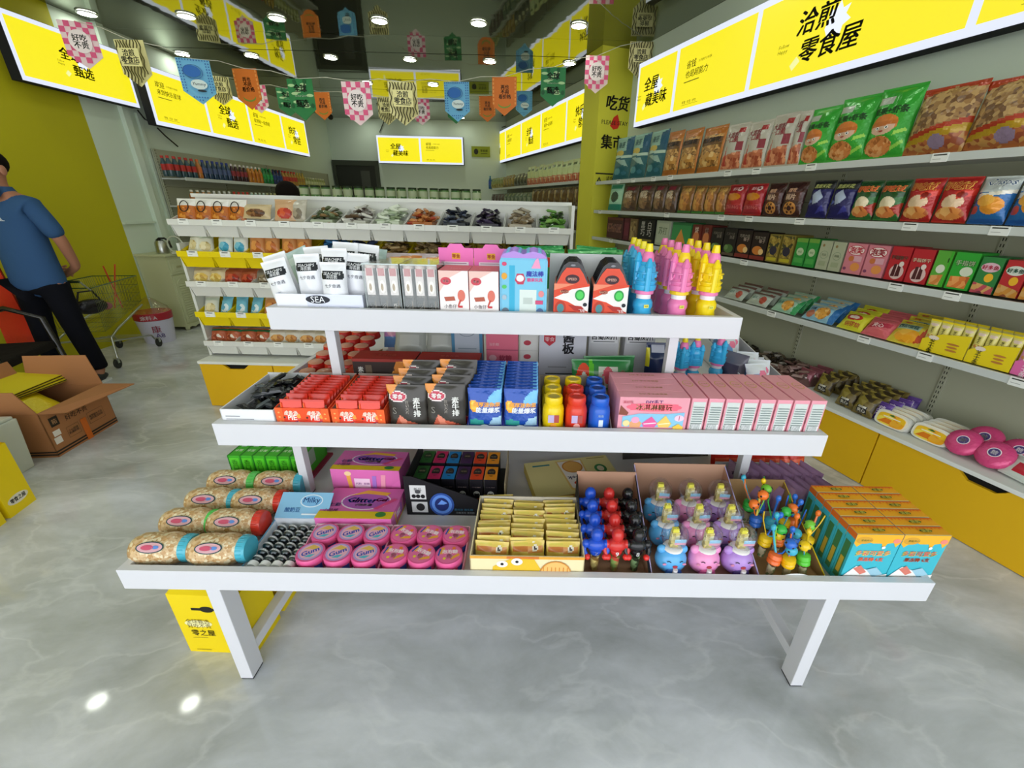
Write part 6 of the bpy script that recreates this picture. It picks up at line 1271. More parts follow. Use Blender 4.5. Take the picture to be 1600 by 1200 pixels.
# clear boxes of egg-print chocolate tubes
def tube_pack():
    o = thing('candy_tube', 'x', 'sweet tube')
    t = MB(); t.lathe([(.0165, 0), (.0185, .004), (.0185, .16), (.015, .172)], ('5c544c', 'g'), 16); t.front([('r', .0, .5, 1, 1, 'd8d0cc'), ('r', .1, .86, .9, 1, 'b86c6c'), ('e', .5, .66, .34, .12, 'f0ece4'), ('e', .45, .65, .17, .07, 'a08458'), ('r', .1, .02, .9, .46, '2c2824'), ('t', '巧\n克\n力', .42, .24, .42, 'e4e0d8', .03), ('r', .78, .1, .88, .4, '8c8478')], .026, .17, -.0189); t.build('tube', o, smooth=.8)
    t = MB(); t.lathe([(.017, .168), (.017, .178), (.012, .181)], ('c8b8b0', 'g'), 14); t.build('cap', o, smooth=.8); return Proto(o)
TPk = tube_pack()
for k, (x, nm) in enumerate(((-.489, 'left'), (-.367, 'right'))):
    o = thing('clear_box', f'clear plastic box of upright sweet tubes, {nm} one of two', 'box', 'clear boxes of sweet tubes'); t = MB(); w, d, h = .117, .17, .185
    CLR = mt('e4ecec', 't')
    for a in ((-w / 2, w / 2, 0, .0015, 0, h), (-w / 2, w / 2, d, d + .0015, 0, h), (-w / 2, -w / 2 + .0015, 0, d, 0, h), (w / 2 - .0015, w / 2, 0, d, 0, h), (-w / 2, w / 2, 0, d, h, h + .0015)): t.box(*a, CLR)
    for x2 in (-w / 2, w / 2 - .002):
        for y2 in (0, d): t.box(x2, x2 + .002, y2, y2 + .002, 0, h, ('c4d0d0', 'g'))
    t.box(-w / 2, w / 2, -.0005, .002, h - .002, h + .002, ('c4d0d0', 'g')); t.build('shell', o); put(o, x, y0 + .004, D3)
    for j in range(4):
        for i in range(3):
            o = TPk.get(f'upright sweet tube, {nm} clear box, {["front", "second", "third", "back"][j]} row, {["left", "middle", "right"][i]}', 'sweet tubes in clear boxes'); put(o, x + (i - 1) * .0378, y0 + .026 + j * .0385, D3 + .002)
# pink cartons with white boxes
PKF = [('r', 0, 0, 1, 1, 'f4eeee'), ('p', [(0, 1), (.8, 1), (.4, .85), (.2, .7), (0, .5)], 'f0c8c0'), ('e', .24, .76, .18, .09, 'd04858'), ('t', '零食', .24, .76, .22, 'f8ecec', .03), ('p', [(.15, .38), (.5, .4), (.54, .3), (.2, .28)], 'b85c48'), ('e', .75, .42, .13, .14, 'e07868'), ('p', [(.68, .32), (.6, .16), (.66, .18), (.76, .32)], 'c84c40'), ('t', '小鱼仔', .36, .16, .48, '8c7c84', .02), ('r', .62, .13, .78, .18, 'c83c40'), ('r', .12, .04, .9, .055, 'a89ca0')]
PW = Proto(carton('fish_snack_box', 'x', .095, .13, .17, 'f4eeee', fr=up(PKF, .2), rt=[('r', 0, 0, 1, 1, 'ec7c84')], lf=[('r', 0, 0, 1, 1, 'ec7c84')], tp=[('r', 0, 0, 1, 1, 'ec7c84'), ('t', '零食优选', .5, .4, .4, 'f8d8dc', .02)], kind='p'))
for k, (x, nm) in enumerate(((-.257, 'left'), (-.159, 'right'))):
    o = PW.get(f'white and pink fish snack box on the top tier, {nm} one', 'fish snack boxes'); put(o, x, y0 + .004, D3)
    t = MB(); t.prism([(-.06, 0), (.06, 0), (.06, .215), (.03, .215), (.02, .228), (-.02, .228), (-.03, .215), (-.06, .215)], 0, .003, 'f078c0'); t.front([('r', .38, .78, .62, .87, 'e8a830'), ('t', '零食', .5, .825, .22, 'b83020', .03), ('r', .14, .58, .86, .74, 'f0e4ec')] + [('r', .18, .61 + .035 * q_, .8, .618 + .035 * q_, '8c5c80') for q_ in range(4)], .12, .228, 0)
    o = tag(t.build('pink_header_card'), f'bright pink header card standing behind the {nm} fish snack box', 'card', 'pink header cards'); put(o, x + (-.012 if k == 0 else .012), y0 + .145, D3 + .012, 0)
    t = MB(); t.box(-.06, .06, 0, .12, 0, .15, ('e06c9c', 'p')); o = tag(t.build('pink_box'), f'pink box behind the {nm} pink header card', 'box', 'pink boxes of the header cards'); put(o, x + (-.012 if k == 0 else .012), y0 + .15, D3 + .002, 0)
# light blue toy blister card
def wav(w, h, n=4):
    return [(-w / 2, 0), (w / 2, 0), (w / 2, h * .86)] + [(w * .42 - w * .84 * k / 24, h * .93 + h * .05 * abs(math.sin(PI * n * k / 24))) for k in range(25)] + [(-w / 2, h * .86)]
TB_A = [('r', .05, .05, .95, .86, '7cc8e8'), ('r', .2, .0, .32, .78, '38b0d8'), ('r', .42, .0, .78, .42, 'dce8e4'), ('r', .5, .2, .7, .3, 'c0ccc8'), ('p', [(.32, .56), (.36, .66), (.5, .66), (.54, .58), (.5, .5), (.38, .5)], 'c8405c'), ('e', .43, .59, .08, .05, 'f0f4f8'), ('t', '魔法棒', .74, .66, .38, '4c58c8', .05), ('t', '糖果玩具', .74, .57, .34, 'e04c90', .04), ('p', [(.66, .74), (.74, .86), (.8, .9), (.86, .74)], 'f0a0c8'),
        ('e', .1, .8, .05, .03, 'd84870'), ('e', .1, .62, .06, .05, 'e8a838'), ('e', .1, .46, .05, .03, '58c868'), ('e', .1, .3, .05, .04, 'a8c0d0'), ('e', .12, .08, .08, .06, '687888'), ('e', .88, .36, .06, .05, 'e88c90'), ('r', .76, .2, .92, .26, 'd04c78'), ('e', .86, .08, .08, .06, '506c98'), ('p', [(.3, 0), (.8, 0), (.66, .08), (.4, .06)], 'e8b8cc'), ('r', .36, .9, .52, .905, '4c5c80')]
for j in range(6):
    t = MB(); t.prism(wav(.155, .235), 0, .012, ('68bce0' if j == 0 else '8cc0dc', 'g'))
    t.prism([(x, z) for x, z in wav(.155, .235)][2:] + [(-.0775, .19), (.0775, .19)][:0], -.001, 0, ('a890d8', 'g')) if False else None
    if j == 0: t.front(up(TB_A, .1) + [('p', [(.0 + .02, .9), (.98, .9), (.92, .95), (.7, .99), (.5, .95), (.3, .99), (.08, .95)], 'b890e0')], .155, .235, 0); TBP = Proto(tag(t.build('toy_card'), 'x', 'toy'))
    o = TBP.get(f'light blue magic wand toy card with scalloped top, {od(j)} from front', 'light blue toy cards'); put(o, -.031, y0 + .008 + j * .02, D3 + .001 + .001 * j, 0, rx=-.05)
# red car boxes hanging-card style
CARF = [('p', [(0, 0), (1, 0), (1, .62), (0, .62)], 'e04c30'), ('p', [(0, .36), (.5, .52), (1, .58), (1, .12), (.7, .2), (.4, .3)], 'f0ecea'), ('p', [(0, .5), (.6, .62), (0, .62)], 'f09070'), ('e', .3, .48, .12, .035, '8c2820'), ('t', 'RACER', .3, .48, .26, 'f0c0a0', .03), ('e', .2, .18, .16, .13, 'b83c28'), ('e', .2, .18, .10, .08, '4c8890'), ('e', .74, .42, .14, .1, '2c9c48'), ('e', .74, .42, .10, .07, '54d060'), ('e', .9, .25, .06, .035, '20242c'), ('p', [(.42, .24), (.8, .22), (.95, .12), (.6, .14)], 'b02c24'), ('e', .55, .0, .3, .12, 'a02820'), ('e', .55, .0, .18, .08, '5c1c1c'), ('t', '飞车', .82, .14, .2, 'f0e4e4', .03),
        ('p', [(.06, .62), (.94, .62), (.8, .8), (.68, .9), (.32, .9), (.2, .8)], 'e05038'), ('e', .5, .95, .07, .015, '8c8c94'), ('e', .5, .74, .2, .07, '40242c'), ('t', 'SPEED', .5, .74, .26, 'e0b0a0', .03)]
def carbox():
    t = MB(); w, h = .115, .205
    t.prism([(-w / 2, 0), (w / 2, 0), (w / 2, h * .62), (w * .36, h * .82), (w * .26, h * .94), (w * .12, h), (-w * .12, h), (-w * .26, h * .94), (-w * .36, h * .82), (-w / 2, h * .62)], 0, .002, ('1c1c20', 'g')); t.box(-w / 2, w / 2, .002, .024, 0, h * .62, ('26262c', 'g')); t.front(up([a for a in CARF if a[0] == 'x' or 1][:-3], .12) + CARF[-3:], w, h, 0)
    t.right([('p', [(0, .2), (1, .5), (1, .8), (0, .6)], '3c6cb0'), ('p', [(0, 0), (1, .2), (1, .4), (0, .15)], 'c84c30')], .022, h * .62, w / 2, .013); t.left([('p', [(0, .2), (1, .5), (1, .8), (0, .6)], '3c6cb0')], .022, h * .62, -w / 2, .013); return Proto(tag(t.build('toy_car_box'), 'x', 'toy'))
CAR = carbox()
for i, (x, nm) in enumerate(((.127, 'left'), (.255, 'right'))):
    for j in range(7):
        o = CAR.get(f'red toy car box with black arched header, {nm} stack, {od(j)} from front', 'red toy car boxes'); put(o, x + .002 * j, y0 + .004 + j * .0265, D3 + .001)
t = MB(); t.box(-.13, .13, 0, .003, 0, .21, 'e4e6e8'); o = tag(t.build('white_card'), 'white card back panel behind the red toy car boxes', 'card'); put(o, .19, y0 + .20, D3 + .001)
# things behind on the top tier
gr = Proto(tag(bag_mesh('green_snack_bag', .20, .17, .05, '2c9850', [('e', .6, .2, .4, .5, 'e0402c'), ('e', .62, .1, .28, .38, '3ca050'), ('r', 0, .86, 1, .92, '70d080')], kind='f', nx=16, ny=14), 'x', 'bag'))
for k, (x, y, ry) in enumerate(((.02, .36, .05), (.25, .36, -.06), (.03, .42, -.04), (.27, .42, .08))):
    o = gr.get(f'green and red snack bag at the back of the top tier, {["left front", "right front", "left rear", "right rear"][k]}', 'green and red bags at the rear of the top tier'); put(o, x, y0 + y, D3 + .06, 0, rx=-.5, ry=ry)
pu = Proto(tag(bag_mesh('orange_purple_bag', .16, .14, .05, 'c8b8c0', [('p', [(0, .6), (1, .85), (1, .95), (0, .8)], 'e09050'), ('p', [(.3, .2), (1, .3), (1, .7), (.5, .7)], '3c3848')], kind='f', nx=14, ny=12), 'x', 'bag'))
for k, x in enumerate((-.50, -.36)):
    o = pu.get(f'dark and orange patterned bag behind the clear boxes, {["left", "right"][k]} one', 'patterned bags behind the clear boxes'); put(o, x, y0 + .25, D3 + .07, 0, rx=-.6)
# ================================================================ goods on the right-hand shelves
OFF = 2.70
def rx_(px, py, off=OFF): return fy(px, py, off, 'R').x
def design(name, cat, mk): return dict(name=name, cat=cat, mk=mk, proto=None)
def bagrow(z, items, rowname, off=OFF, group=None, lean=-.1):
    """items: (x0, x1, y_base, y_top, key, label)"""
    for (x0, x1, yb, yt, key, lab) in items:
        a, b = rx_(x0, yb, off), rx_(x1, yb, off); w = b - a; xm = (x0 + x1) / 2
        h = fy(xm, yt, off + .02, 'R').z - z
        D = DES[key]
        if D['proto'] is None:
            D['w'], D['h'] = w, h; D['proto'] = Proto(tag(D['mk'](w, h), 'x', D['cat']))
        o = D['proto'].get(lab, D.get('group') or D['name'].replace('_', ' ') + 's on the right rack')
        put(o, (a + b) / 2, off + .035, z + .004, random.uniform(-.06, .06), 'R', rx=lean if D['kind'] == 'bag' else 0, sc=(w / D['w'], 1, h / D['h']))
def B(base, arts, texts=(), t=.06, name='snack_bag', **k):
    return dict(name=name, cat='bag', kind='bag', proto=None, mk=lambda w, h: bag_mesh(name, w, h, t, base, arts, texts, **{**dict(kind='f', nx=18, ny=22, seal=.045), **k}))
def X(col, fr, d=.16, name='snack_box', tp=(), lf=()):
    def mk(w, h):
        o = carton(name, 'x', w, d, h, col, fr=fr, tp=tp, lf=lf, bev=0); return o
    return dict(name=name, cat='box', kind='box', proto=None, mk=mk)
NUT = 'a87840,d0a060,6c4a24,55'
DES = {
 'teal': B('24606c', [('r', 0, .66, 1, 1, '90b8a8'), ('p', [(.6, .95), (1, 1), (1, .55), (.75, .6)], '1c5470'), ('e', .35, .62, .25, .07, 'c8b04c'), ('p', [(0, .52), (1, .5), (1, .56), (0, .58)], 'b8d0c0'), ('p', [(.1, .48), (.7, .46), (.9, .3), (.6, .34)], '90b0a8'), ('e', .3, .2, .2, .08, '5c98a0'), ('e', .7, .15, .15, .05, '3c788c')], [('t', '海苔', .35, .82, .4, '204850', .03)], name='seaweed_bag'),
 'orange': B('b06a28', [('r', .04, .12, .96, .82, (NUT, 'k')), ('r', .05, .58, .95, .74, '6c4c30'), ('e', .5, .3, .4, .16, ('c89048,e0b878,8c5c28,36', 'k'))], [('t', '老式麻花', .5, .70, .8, K, .05)], name='pastry_bag', t=.07),
 'white': B('b9b4a8', [('p', [(.05, .05), (.95, .05), (.9, .4), (.1, .32)], ('b86848,d89068,9c4830,40', 'k')), ('r', .62, .8, .88, .9, '9c3030'), ('r', .66, .42, .92, .6, '8c3444'), ('p', [(.15, .1), (.3, .1), (.24, .55)], 'b8443c')], [('t', '大宽粉', .4, .76, .55, '7c3038', .04), ('t', '一口脆', .4, .66, .6, '8c3038', .04)], name='crisp_bag', t=.06),
 'green': B('34a034', [('e', .4, .47, .34, .14, 'd07830'), ('e', .4, .42, .3, .10, 'd8b098'), ('p', [(.06, .44), (.74, .46), (.72, .52), (.1, .52)], 'c06a28'), ('e', .38, .17, .34, .14, ('c87c40,d89a60,a05c28,60', 'k')), ('p', [(.7, .3), (.95, .36), (.9, .4), (.72, .36)], '9cd050'), ('p', [(.7, .1), (.95, .2), (.92, .24), (.7, .16)], '8cc84c'), ('r', .05, .76, .42, .87, 'b0b8ac')], [('t', '坚果+虾条', .45, .66, .82, '103c14', .06), ('e', .28, .42, .05, .02, 'f4f4f0'), ('e', .52, .42, .05, .02, 'f4f4f0'), ('e', .28, .42, .025, .012, K), ('e', .52, .42, .025, .012, K), ('e', .4, .375, .06, .012, 'a03028')], name='shrimp_chip_bag', t=.09, nx=24, ny=34),
 'nuts': B('a87848', [('r', 0, 0, 1, 1, ('9a7448,b89460,704c2c,55', 'k')), ('p', [(0, .86), (.5, .97), (1, .90), (1, 1), (0, 1)], 'a83c20'), ('p', [(0, .2), (1, .42), (1, .5), (0, .27)], 'a83820'), ('p', [(0, .12), (1, .3), (1, .42), (0, .2)], 'b08c20'), ('p', [(0, 0), (1, 0), (1, .3), (0, .12)], ('a86030,b88848,8c4428,40', 'k')), ('e', .6, .17, .14, .1, '8c7890')], (), name='nut_bag', t=.12, nx=24, ny=20, gusset=True, wob=.1),
 'mint': B('a8d8c0', [('r', 0, 0, 1, .22, '2c8c78'), ('e', .5, .5, .28, .2, '24443c'), ('r', .1, .82, .9, .95, '3c9c78')], (), t=.05, name='green_white_bag'),
 'brown': B('5c4638', [('e', .5, .45, .42, .36, ('8c6848,a8845c,4c3424,34', 'k')), ('r', .2, .8, .8, .93, '8c2c3c')], [('t', '麻花', .5, .62, .5, 'd8c8b0', .04)], t=.08, name='twist_bag'),
 'stick': B('8a5c2c', [('e', .5, .45, .36, .4, ('c08040,d8a050,8c5424,30', 'k')), ('r', 0, .0, 1, .08, '3c7c30')], [('t', '小米棒', .5, .84, .7, 'd8b060', .03)], t=.07, name='millet_bag'),
 'red': B('a81c24', [('e', .5, .58, .36, .12, 'c87c1c'), ('e', .72, .84, .12, .07, 'e8d8d0'), ('e', .72, .84, .06, .035, '7c1420'), ('r', .1, .1, .9, .34, 'b03038')], [('t', '爆米花', .5, .84, .4, 'e8b0b0', .03), ('t', 'STRONG', .5, .24, .7, 'd87870', .02)], t=.08, name='red_snack_bag'),
 'ring': B('3c1c18', [('e', .5, .24, .32, .18, 'c88844'), ('e', .5, .24, .12, .07, '3c1c18'), ('r', .1, .44, .9, .72, '54302c')] + [('e', .5 + .2 * math.cos(q_ * 1.05), .24 + .12 * math.sin(q_ * 1.05), .05, .035, '4c2418') for q_ in range(6)], [('t', '咪咪', .45, .75, .4, 'd0a080', .04), ('t', '藕片', .45, .56, .5, 'c8a890', .05)], t=.07, name='lotus_chip_bag', nx=22, ny=28),
 'navy': B('201c5c', [('r', 0, .76, 1, 1, '16181c'), ('p', [(.2, .6), (.5, .76), (.75, .55), (.6, .4), (.35, .35)], 'a8b4d0'), ('p', [(.0, .3), (.3, .42), (.1, .5)], '5c6cb0'), ('p', [(.5, .1), (.9, .2), (.8, .35)], '3c3c90')], [('t', '黑爆米花', .5, .84, .74, 'b8bc70', .03)], t=.07, name='navy_snack_bag'),
 'grn2': B('2c6c30', [('p', [(0, 1), (1, 1), (1, .6), (.5, .5), (0, .7)], '1c4c24'), ('e', .5, .42, .3, .16, 'e8d8b8'), ('e', .5, .2, .4, .14, ('d88040,e8a860,b05828,30', 'k')), ('p', [(.7, .3), (1, .45), (1, .1)], 'a83020')], [('t', '好吃豆', .5, .78, .85, 'f0a050', .1), ('t', '好吃豆', .5, .782, .83, 'c83c20', .04)], t=.08, name='bean_snack_bag'),
 'red2': B('b02020', [('e', .5, .44, .32, .16, 'e8c8a8'), ('e', .5, .2, .42, .14, ('d88840,e8b068,b86028,30', 'k')), ('p', [(.5, .65), (1, .75), (1, .6), (.6, .5)], 'd83828'), ('e', .7, .6, .14, .06, '8c1818')], [('t', '好吃豆', .45, .8, .85, 'f0c058', .1), ('t', '好吃豆', .45, .802, .83, 'b02818', .04)], t=.08, name='red_bean_snack_bag'),
 'chip': B('2468a8', [('r', 0, .66, 1, 1, 'c8d0d0'), ('p', [(0, .62), (.6, .66), (1, .72), (1, .64), (0, .5)], 'e8e4d8'), ('e', .6, .38, .3, .18, 'e89830'), ('e', .4, .48, .26, .12, 'f0b048'), ('e', .15, .28, .12, .09, 'b84840'), ('p', [(0, 0), (1, 0), (1, .12), (0, .1)], '1c58a0')], [('t', 'Crisps', .55, .85, .75, 'e8ecec', .08, .2), ('t', 'Crisps', .55, .852, .74, '2c4c78', .02, .2)], t=.09, name='potato_chip_bag', nx=24, ny=28),
 'b_plum': X('4c2c2c', [('r', .05, .3, .95, .7, ('6c4444,8c5c50,3c2020,40', 'k')), ('r', 0, .88, 1, 1, '6c3830')]), 'b_wine': X('5c2430', [('r', .1, .2, .9, .8, '702c3c')]), 'b_black': X('1c1c1c', [('t', '黑\n巧', .3, .6, .25, 'd8d4cc', .03), ('t', '白\n巧', .7, .6, .25, 'd8d4cc', .03), ('r', .1, .06, .9, .16, '8c7c3c')]),
 'b_tan': X('7c6444', [('r', .1, .1, .9, .9, ('8c744c,a89060,5c4830,30', 'k'))]), 'b_wg': X('a8b09c', [('r', .1, .1, .9, .9, 'b8c0a8'), ('t', '苏打', .5, .6, .6, '5c6c4c', .02)]), 'b_gr': X('3c8c50', [('p', [(.2, .2), (.5, .75), (.8, .2)], 'd89040'), ('r', 0, .9, 1, 1, '2c7040')]), 'b_rb': X('6c2820', [('e', .5, .5, .35, .25, 'c87848'), ('t', '饼', .5, .8, .4, 'd8c0b0', .03)]),
 'b_dkg': X('201a18', [('e', .5, .26, .38, .16, '4c6c38'), ('e', .3, .3, .16, .1, '6c8c50'), ('t', '巧克力派', .5, .8, .7, 'a89c8c', .01), ('t', '抹茶', .66, .68, .4, 'c8bcac', .02), ('r', 0, 0, 1, .1, '5c4c3c')]), 'b_dko': X('241614', [('e', .45, .34, .34, .16, 'c87830'), ('e', .7, .3, .16, .11, 'e8c080'), ('t', '巧克力派', .5, .8, .7, 'a89c8c', .01), ('t', '榛子', .66, .68, .4, 'c8b0a0', .02), ('r', 0, 0, 1, .14, '7c2c24')]),
 'b_gold': X('7c6c2c', [('r', .08, .2, .92, .95, ('8c7430,a89040,3c3c20,60', 'k')), ('e', .5, .42, .3, .16, '2c2838'), ('r', .1, .05, .9, .17, 'b8a828')]), 'b_lgr': X('2c8c38', [('e', .5, .52, .32, .14, 'b8c8a0'), ('t', '绿豆', .5, .52, .34, '3c7c38', .02), ('r', .1, .12, .9, .3, '48a048'), ('r', 0, .86, 1, 1, '6c9c3c')]), 'b_crm': X('a8ac90', [('o', .5, .52, .34, .14, .9, '788c70'), ('t', '燕麦', .5, .52, .4, '6c7c60', .02), ('e', .3, .84, .1, .05, '8c7448'), ('r', .2, .14, .8, .3, '98a080')]),
 'b_pink': X('d07c88', [('e', .5, .78, .44, .17, 'b83040'), ('e', .5, .78, .41, .15, 'ecd8d4'), ('t', '泡芙', .5, .78, .66, 'b8283c', .07), ('e', .66, .24, .24, .14, 'e09048'), ('e', .36, .5, .14, .09, 'c8703c'), ('r', .5, .42, .9, .6, 'd8a0ac'), ('e', .14, .16, .09, .05, '7c3c60')]), 'b_red': X('b4202a', [('e', .55, .26, .36, .22, 'd8b8b4'), ('p', [(.3, .12), (.5, .12), (.48, .5), (.34, .48)], '4c1c20'), ('p', [(.52, .12), (.74, .14), (.7, .5), (.55, .52)], '4c1c20'), ('t', '手指饼干', .5, .68, .86, '30181c', .06), ('t', '手指饼干', .5, .683, .84, 'e8d0b0', .01), ('e', .7, .5, .12, .08, 'e0d0c8')]),
 'b_lime': X('58a438', [('p', [(.1, .05), (.7, .05), (.8, .35), (.05, .3)], ('d08040,e0a060,a85c28,40', 'k')), ('e', .5, .5, .28, .12, 'd8dcc8'), ('t', '蔬\n菜', .85, .75, .16, '1c3018', .05), ('r', .86, 0, 1, 1, '3cac28')]), 'b_grn': X('2ca030', [('p', [(.1, .05), (.85, .05), (.9, .38), (.1, .35)], ('d87838,e89c58,b05828,40', 'k')), ('e', .66, .5, .26, .13, 'd0d8c0'), ('t', '手指饼', .5, .72, .8, '14241a', .06), ('t', '手指饼', .5, .723, .78, 'd8e8c0', .01)]), 'b_hd1': X('2c7c3c', [('e', .5, .72, .42, .13, 'd8b0bc'), ('t', '好多鱼', .5, .72, .74, 'c02c4c', .06), ('e', .6, .44, .2, .12, 'e8b028'), ('p', [(0, 0), (1, 0), (1, .2), (0, .3)], ('b84858,d0a060,7c3448,40', 'k'))]),
 'b_hd2': X('b82c30', [('e', .5, .72, .42, .13, 'd0d8cc'), ('t', '好多鱼', .5, .72, .74, '1c6c54', .06), ('e', .6, .44, .2, .12, 'e8b028'), ('p', [(0, 0), (1, 0), (1, .2), (0, .34)], ('c88838,d0a060,8c4c30,40', 'k'))]),
}
for k_, d_ in DES.items():
    pass
def seq(spec):      # (key, description, [edges x0..xn], ybase(x), ytop(x))
    out = []
    for key, desc, xs, yt in spec:
        n = len(xs) - 1
        for i in range(n):
            out.append((key, f'{desc}{", " + od(i) + " of " + ["", "one", "two", "three", "four", "five"][n] + " from the left" if n > 1 else ""}', xs[i], xs[i + 1], yt[i] if isinstance(yt, (list, tuple)) else yt))
    return out
def yb1(x): return 283.4 - .0888 * (x - 942.7)
def yb2(x): return 329 + .041 * (x - 939)
def yb3(x): return 402 + .1525 * (x - 1130)
def yb4(x): return 465.6 + .272 * (x - 1128)
def run(z, spec, yb, rowname, lean=-.1):
    items = []
    for key, desc, x0, x1, yt in seq(spec): items.append((x0 + .6, x1 - .6, yb((x0 + x1) / 2) - 1, yt, key, f'{desc}, {rowname}'))
    bagrow(z, items, rowname, lean=lean)
run(1.773, [('teal', 'teal seaweed bag', [953, 977, 1002, 1029], [216, 211, 206]), ('orange', 'orange pastry bag', [1029, 1052, 1081, 1118], [207, 204, 200]), ('white', 'whitish red-lettered crisp bag', [1118, 1150, 1185, 1222, 1241], [196, 192, 181, 177]),
            ('green', 'bright green shrimp chip bag', [1241, 1284, 1339, 1402], [172, 156, 141]), ('nuts', 'huge red-edged nut bag', [1402, 1496, 1612, 1745, 1900], [139, 124, 100, 70])], yb1, 'top right shelf')
run(1.458, [('mint', 'green and white bag', [945, 966], 288), ('brown', 'round brown twist bag', [966, 990, 1013, 1032, 1050], [290, 289, 289, 289]), ('stick', 'tan millet stick bag', [1052, 1074, 1092, 1110, 1127], [291, 291, 291, 291]),
            ('red', 'deep red popcorn bag', [1125, 1153, 1182], [289, 288]), ('ring', 'dark brown lotus chip bag', [1184, 1211, 1243], [287, 285]), ('navy', 'navy popcorn bag with black top', [1250, 1283, 1320], [283, 283]),
            ('grn2', 'green bean snack bag', [1318, 1354, 1396], [284, 283]), ('red2', 'red bean snack bag', [1396, 1446, 1500], [280, 278]), ('chip', 'white and blue potato chip bag', [1500, 1560, 1630, 1712, 1808], [277, 272, 266, 258])], yb2, 'second shelf, right wall')
run(1.153, [('b_plum', 'plum brown box', [942, 968], 340), ('b_wine', 'wine red box', [968, 977], 341), ('b_tan', 'slim tan box', [977, 989], 342), ('b_black', 'black chocolate box', [990, 1015], 343), ('b_wg', 'pale grey-green box', [1016, 1040], 345), ('b_gr', 'green box with orange cone', [1041, 1070], 348),
            ('b_rb', 'red-brown biscuit box', [1071, 1086, 1101], [351, 352]), ('b_dkg', 'dark pie box with green picture', [1101, 1120, 1140], [356, 357]), ('b_dko', 'dark pie box with orange picture', [1140, 1163, 1187], [360, 363]), ('b_gold', 'gold patterned box', [1188, 1207, 1228], [366, 367]),
            ('b_lgr', 'green mung box', [1229, 1247, 1264], [372, 373]), ('b_crm', 'cream oat box', [1265, 1284, 1304], [376, 378]), ('b_pink', 'pink puff box with red-ringed lettering', [1305, 1336, 1370], [380, 383]), ('b_red', 'red finger biscuit box', [1371, 1403, 1437], [385, 389]),
            ('b_lime', 'lime vegetable biscuit box', [1438, 1464], [391]), ('b_grn', 'vivid green finger biscuit box', [1465, 1504], [394]), ('b_hd1', 'dark green fish biscuit box', [1505, 1541], [401]), ('b_hd2', 'red fish biscuit box', [1542, 1580, 1622, 1668, 1718], [406, 412, 417, 422])], yb3, 'third shelf, right wall')
# fourth shelf: lying and standing packs
def lay(w, d, t, c, art=(), name='biscuit_pack', kind='f', txt=()):
    o = bag_mesh(name, w, d, t, c, list(art), list(txt), kind=kind, nx=16, ny=14, wob=.1); return Proto(tag(o, 'x', 'pack'))
WAF = [('e', .55, .45, .22, .34, ('e0a040,f0c070,b87828,60', 'k')), ('r', 0, .8, 1, .93, 'c8d0b8')]
F4 = [(lay(.19, .11, .045, 'b4bcb0', [('e', .72, .4, .14, .28, 'b04c38'), ('e', .3, .5, .2, .2, 'd0d8d0'), ('r', 0, .8, 1, 1, '7c5c54')], txt=[('t', '威化', .3, .5, .3, '4c7c6c', .02)]), [(1126, 1160), (1160, 1198)], 'silvery wafer pack with red picture'),
      (lay(.2, .12, .05, '9cc4ac', WAF + [('p', [(.8, 0), (1, 0), (1, 1), (.9, 1)], '3c9c5c')], txt=[('t', '华夫', .22, .55, .26, '2c5c54', .03)]), [(1199, 1243)], 'green waffle pack'),
      (lay(.22, .13, .05, '8cb8cc', WAF + [('r', .82, 0, 1, 1, '2c6cac'), ('e', .2, .3, .14, .2, 'b86c50')], txt=[('t', '代餐', .2, .6, .2, '2c3c5c', .03)]), [(1245, 1302)], 'blue-ended waffle pack'),
      (lay(.15, .13, .05, 'd0cc30', [('e', .45, .62, .32, .18, 'b83024'), ('e', .45, .62, .2, .1, 'e8d0c0')], txt=[('t', '铜锣烧', .55, .25, .6, 'a84020', .03)]), [(1303, 1342)], 'yellow pack with red badge'),
      (lay(.15, .13, .05, 'd4646c', [('p', [(.1, .3), (.9, .5), (.9, .7), (.2, .55)], 'b8384c')], txt=[('t', '夹心', .45, .5, .4, 'f0d0d0', .03)]), [(1343, 1380)], 'pink-red cake pack'),
      (lay(.18, .15, .06, 'd8c43c', [('e', .5, .3, .36, .24, ('e8a020,f0b840,d08c18,20', 'k')), ('r', .05, .55, .7, .78, 'a8c0a8'), ('p', [(.75, .1), (1, .2), (1, .9), (.85, .9)], 'c84c24')], txt=[('t', '西部蛋糕', .38, .66, .56, '2c4c44', .04), ('t', '零食', .25, .88, .2, 'c83c2c', .03)]), [(1381, 1433)], 'yellow sponge cake pack')]
for P_, spans, lab in F4:
    for i, (a, b) in enumerate(spans):
        xa, xb = rx_(a, yb4(a), 2.69), rx_(b, yb4(b), 2.69)
        for j in range(3):
            o = P_.get(f'{lab}{[" (left)", " (right)"][i] if len(spans) > 1 else ""}, {["front", "middle", "back"][j]} one, fourth shelf on right wall', 'cake and wafer packs'); put(o, (xa + xb) / 2, 2.70 + j * .07, .84 + .008 * j, 0, 'R', rx=-.75 + .1 * j, sc=((xb - xa) / (P_.root.dimensions.x or .18)) if 0 else 1)
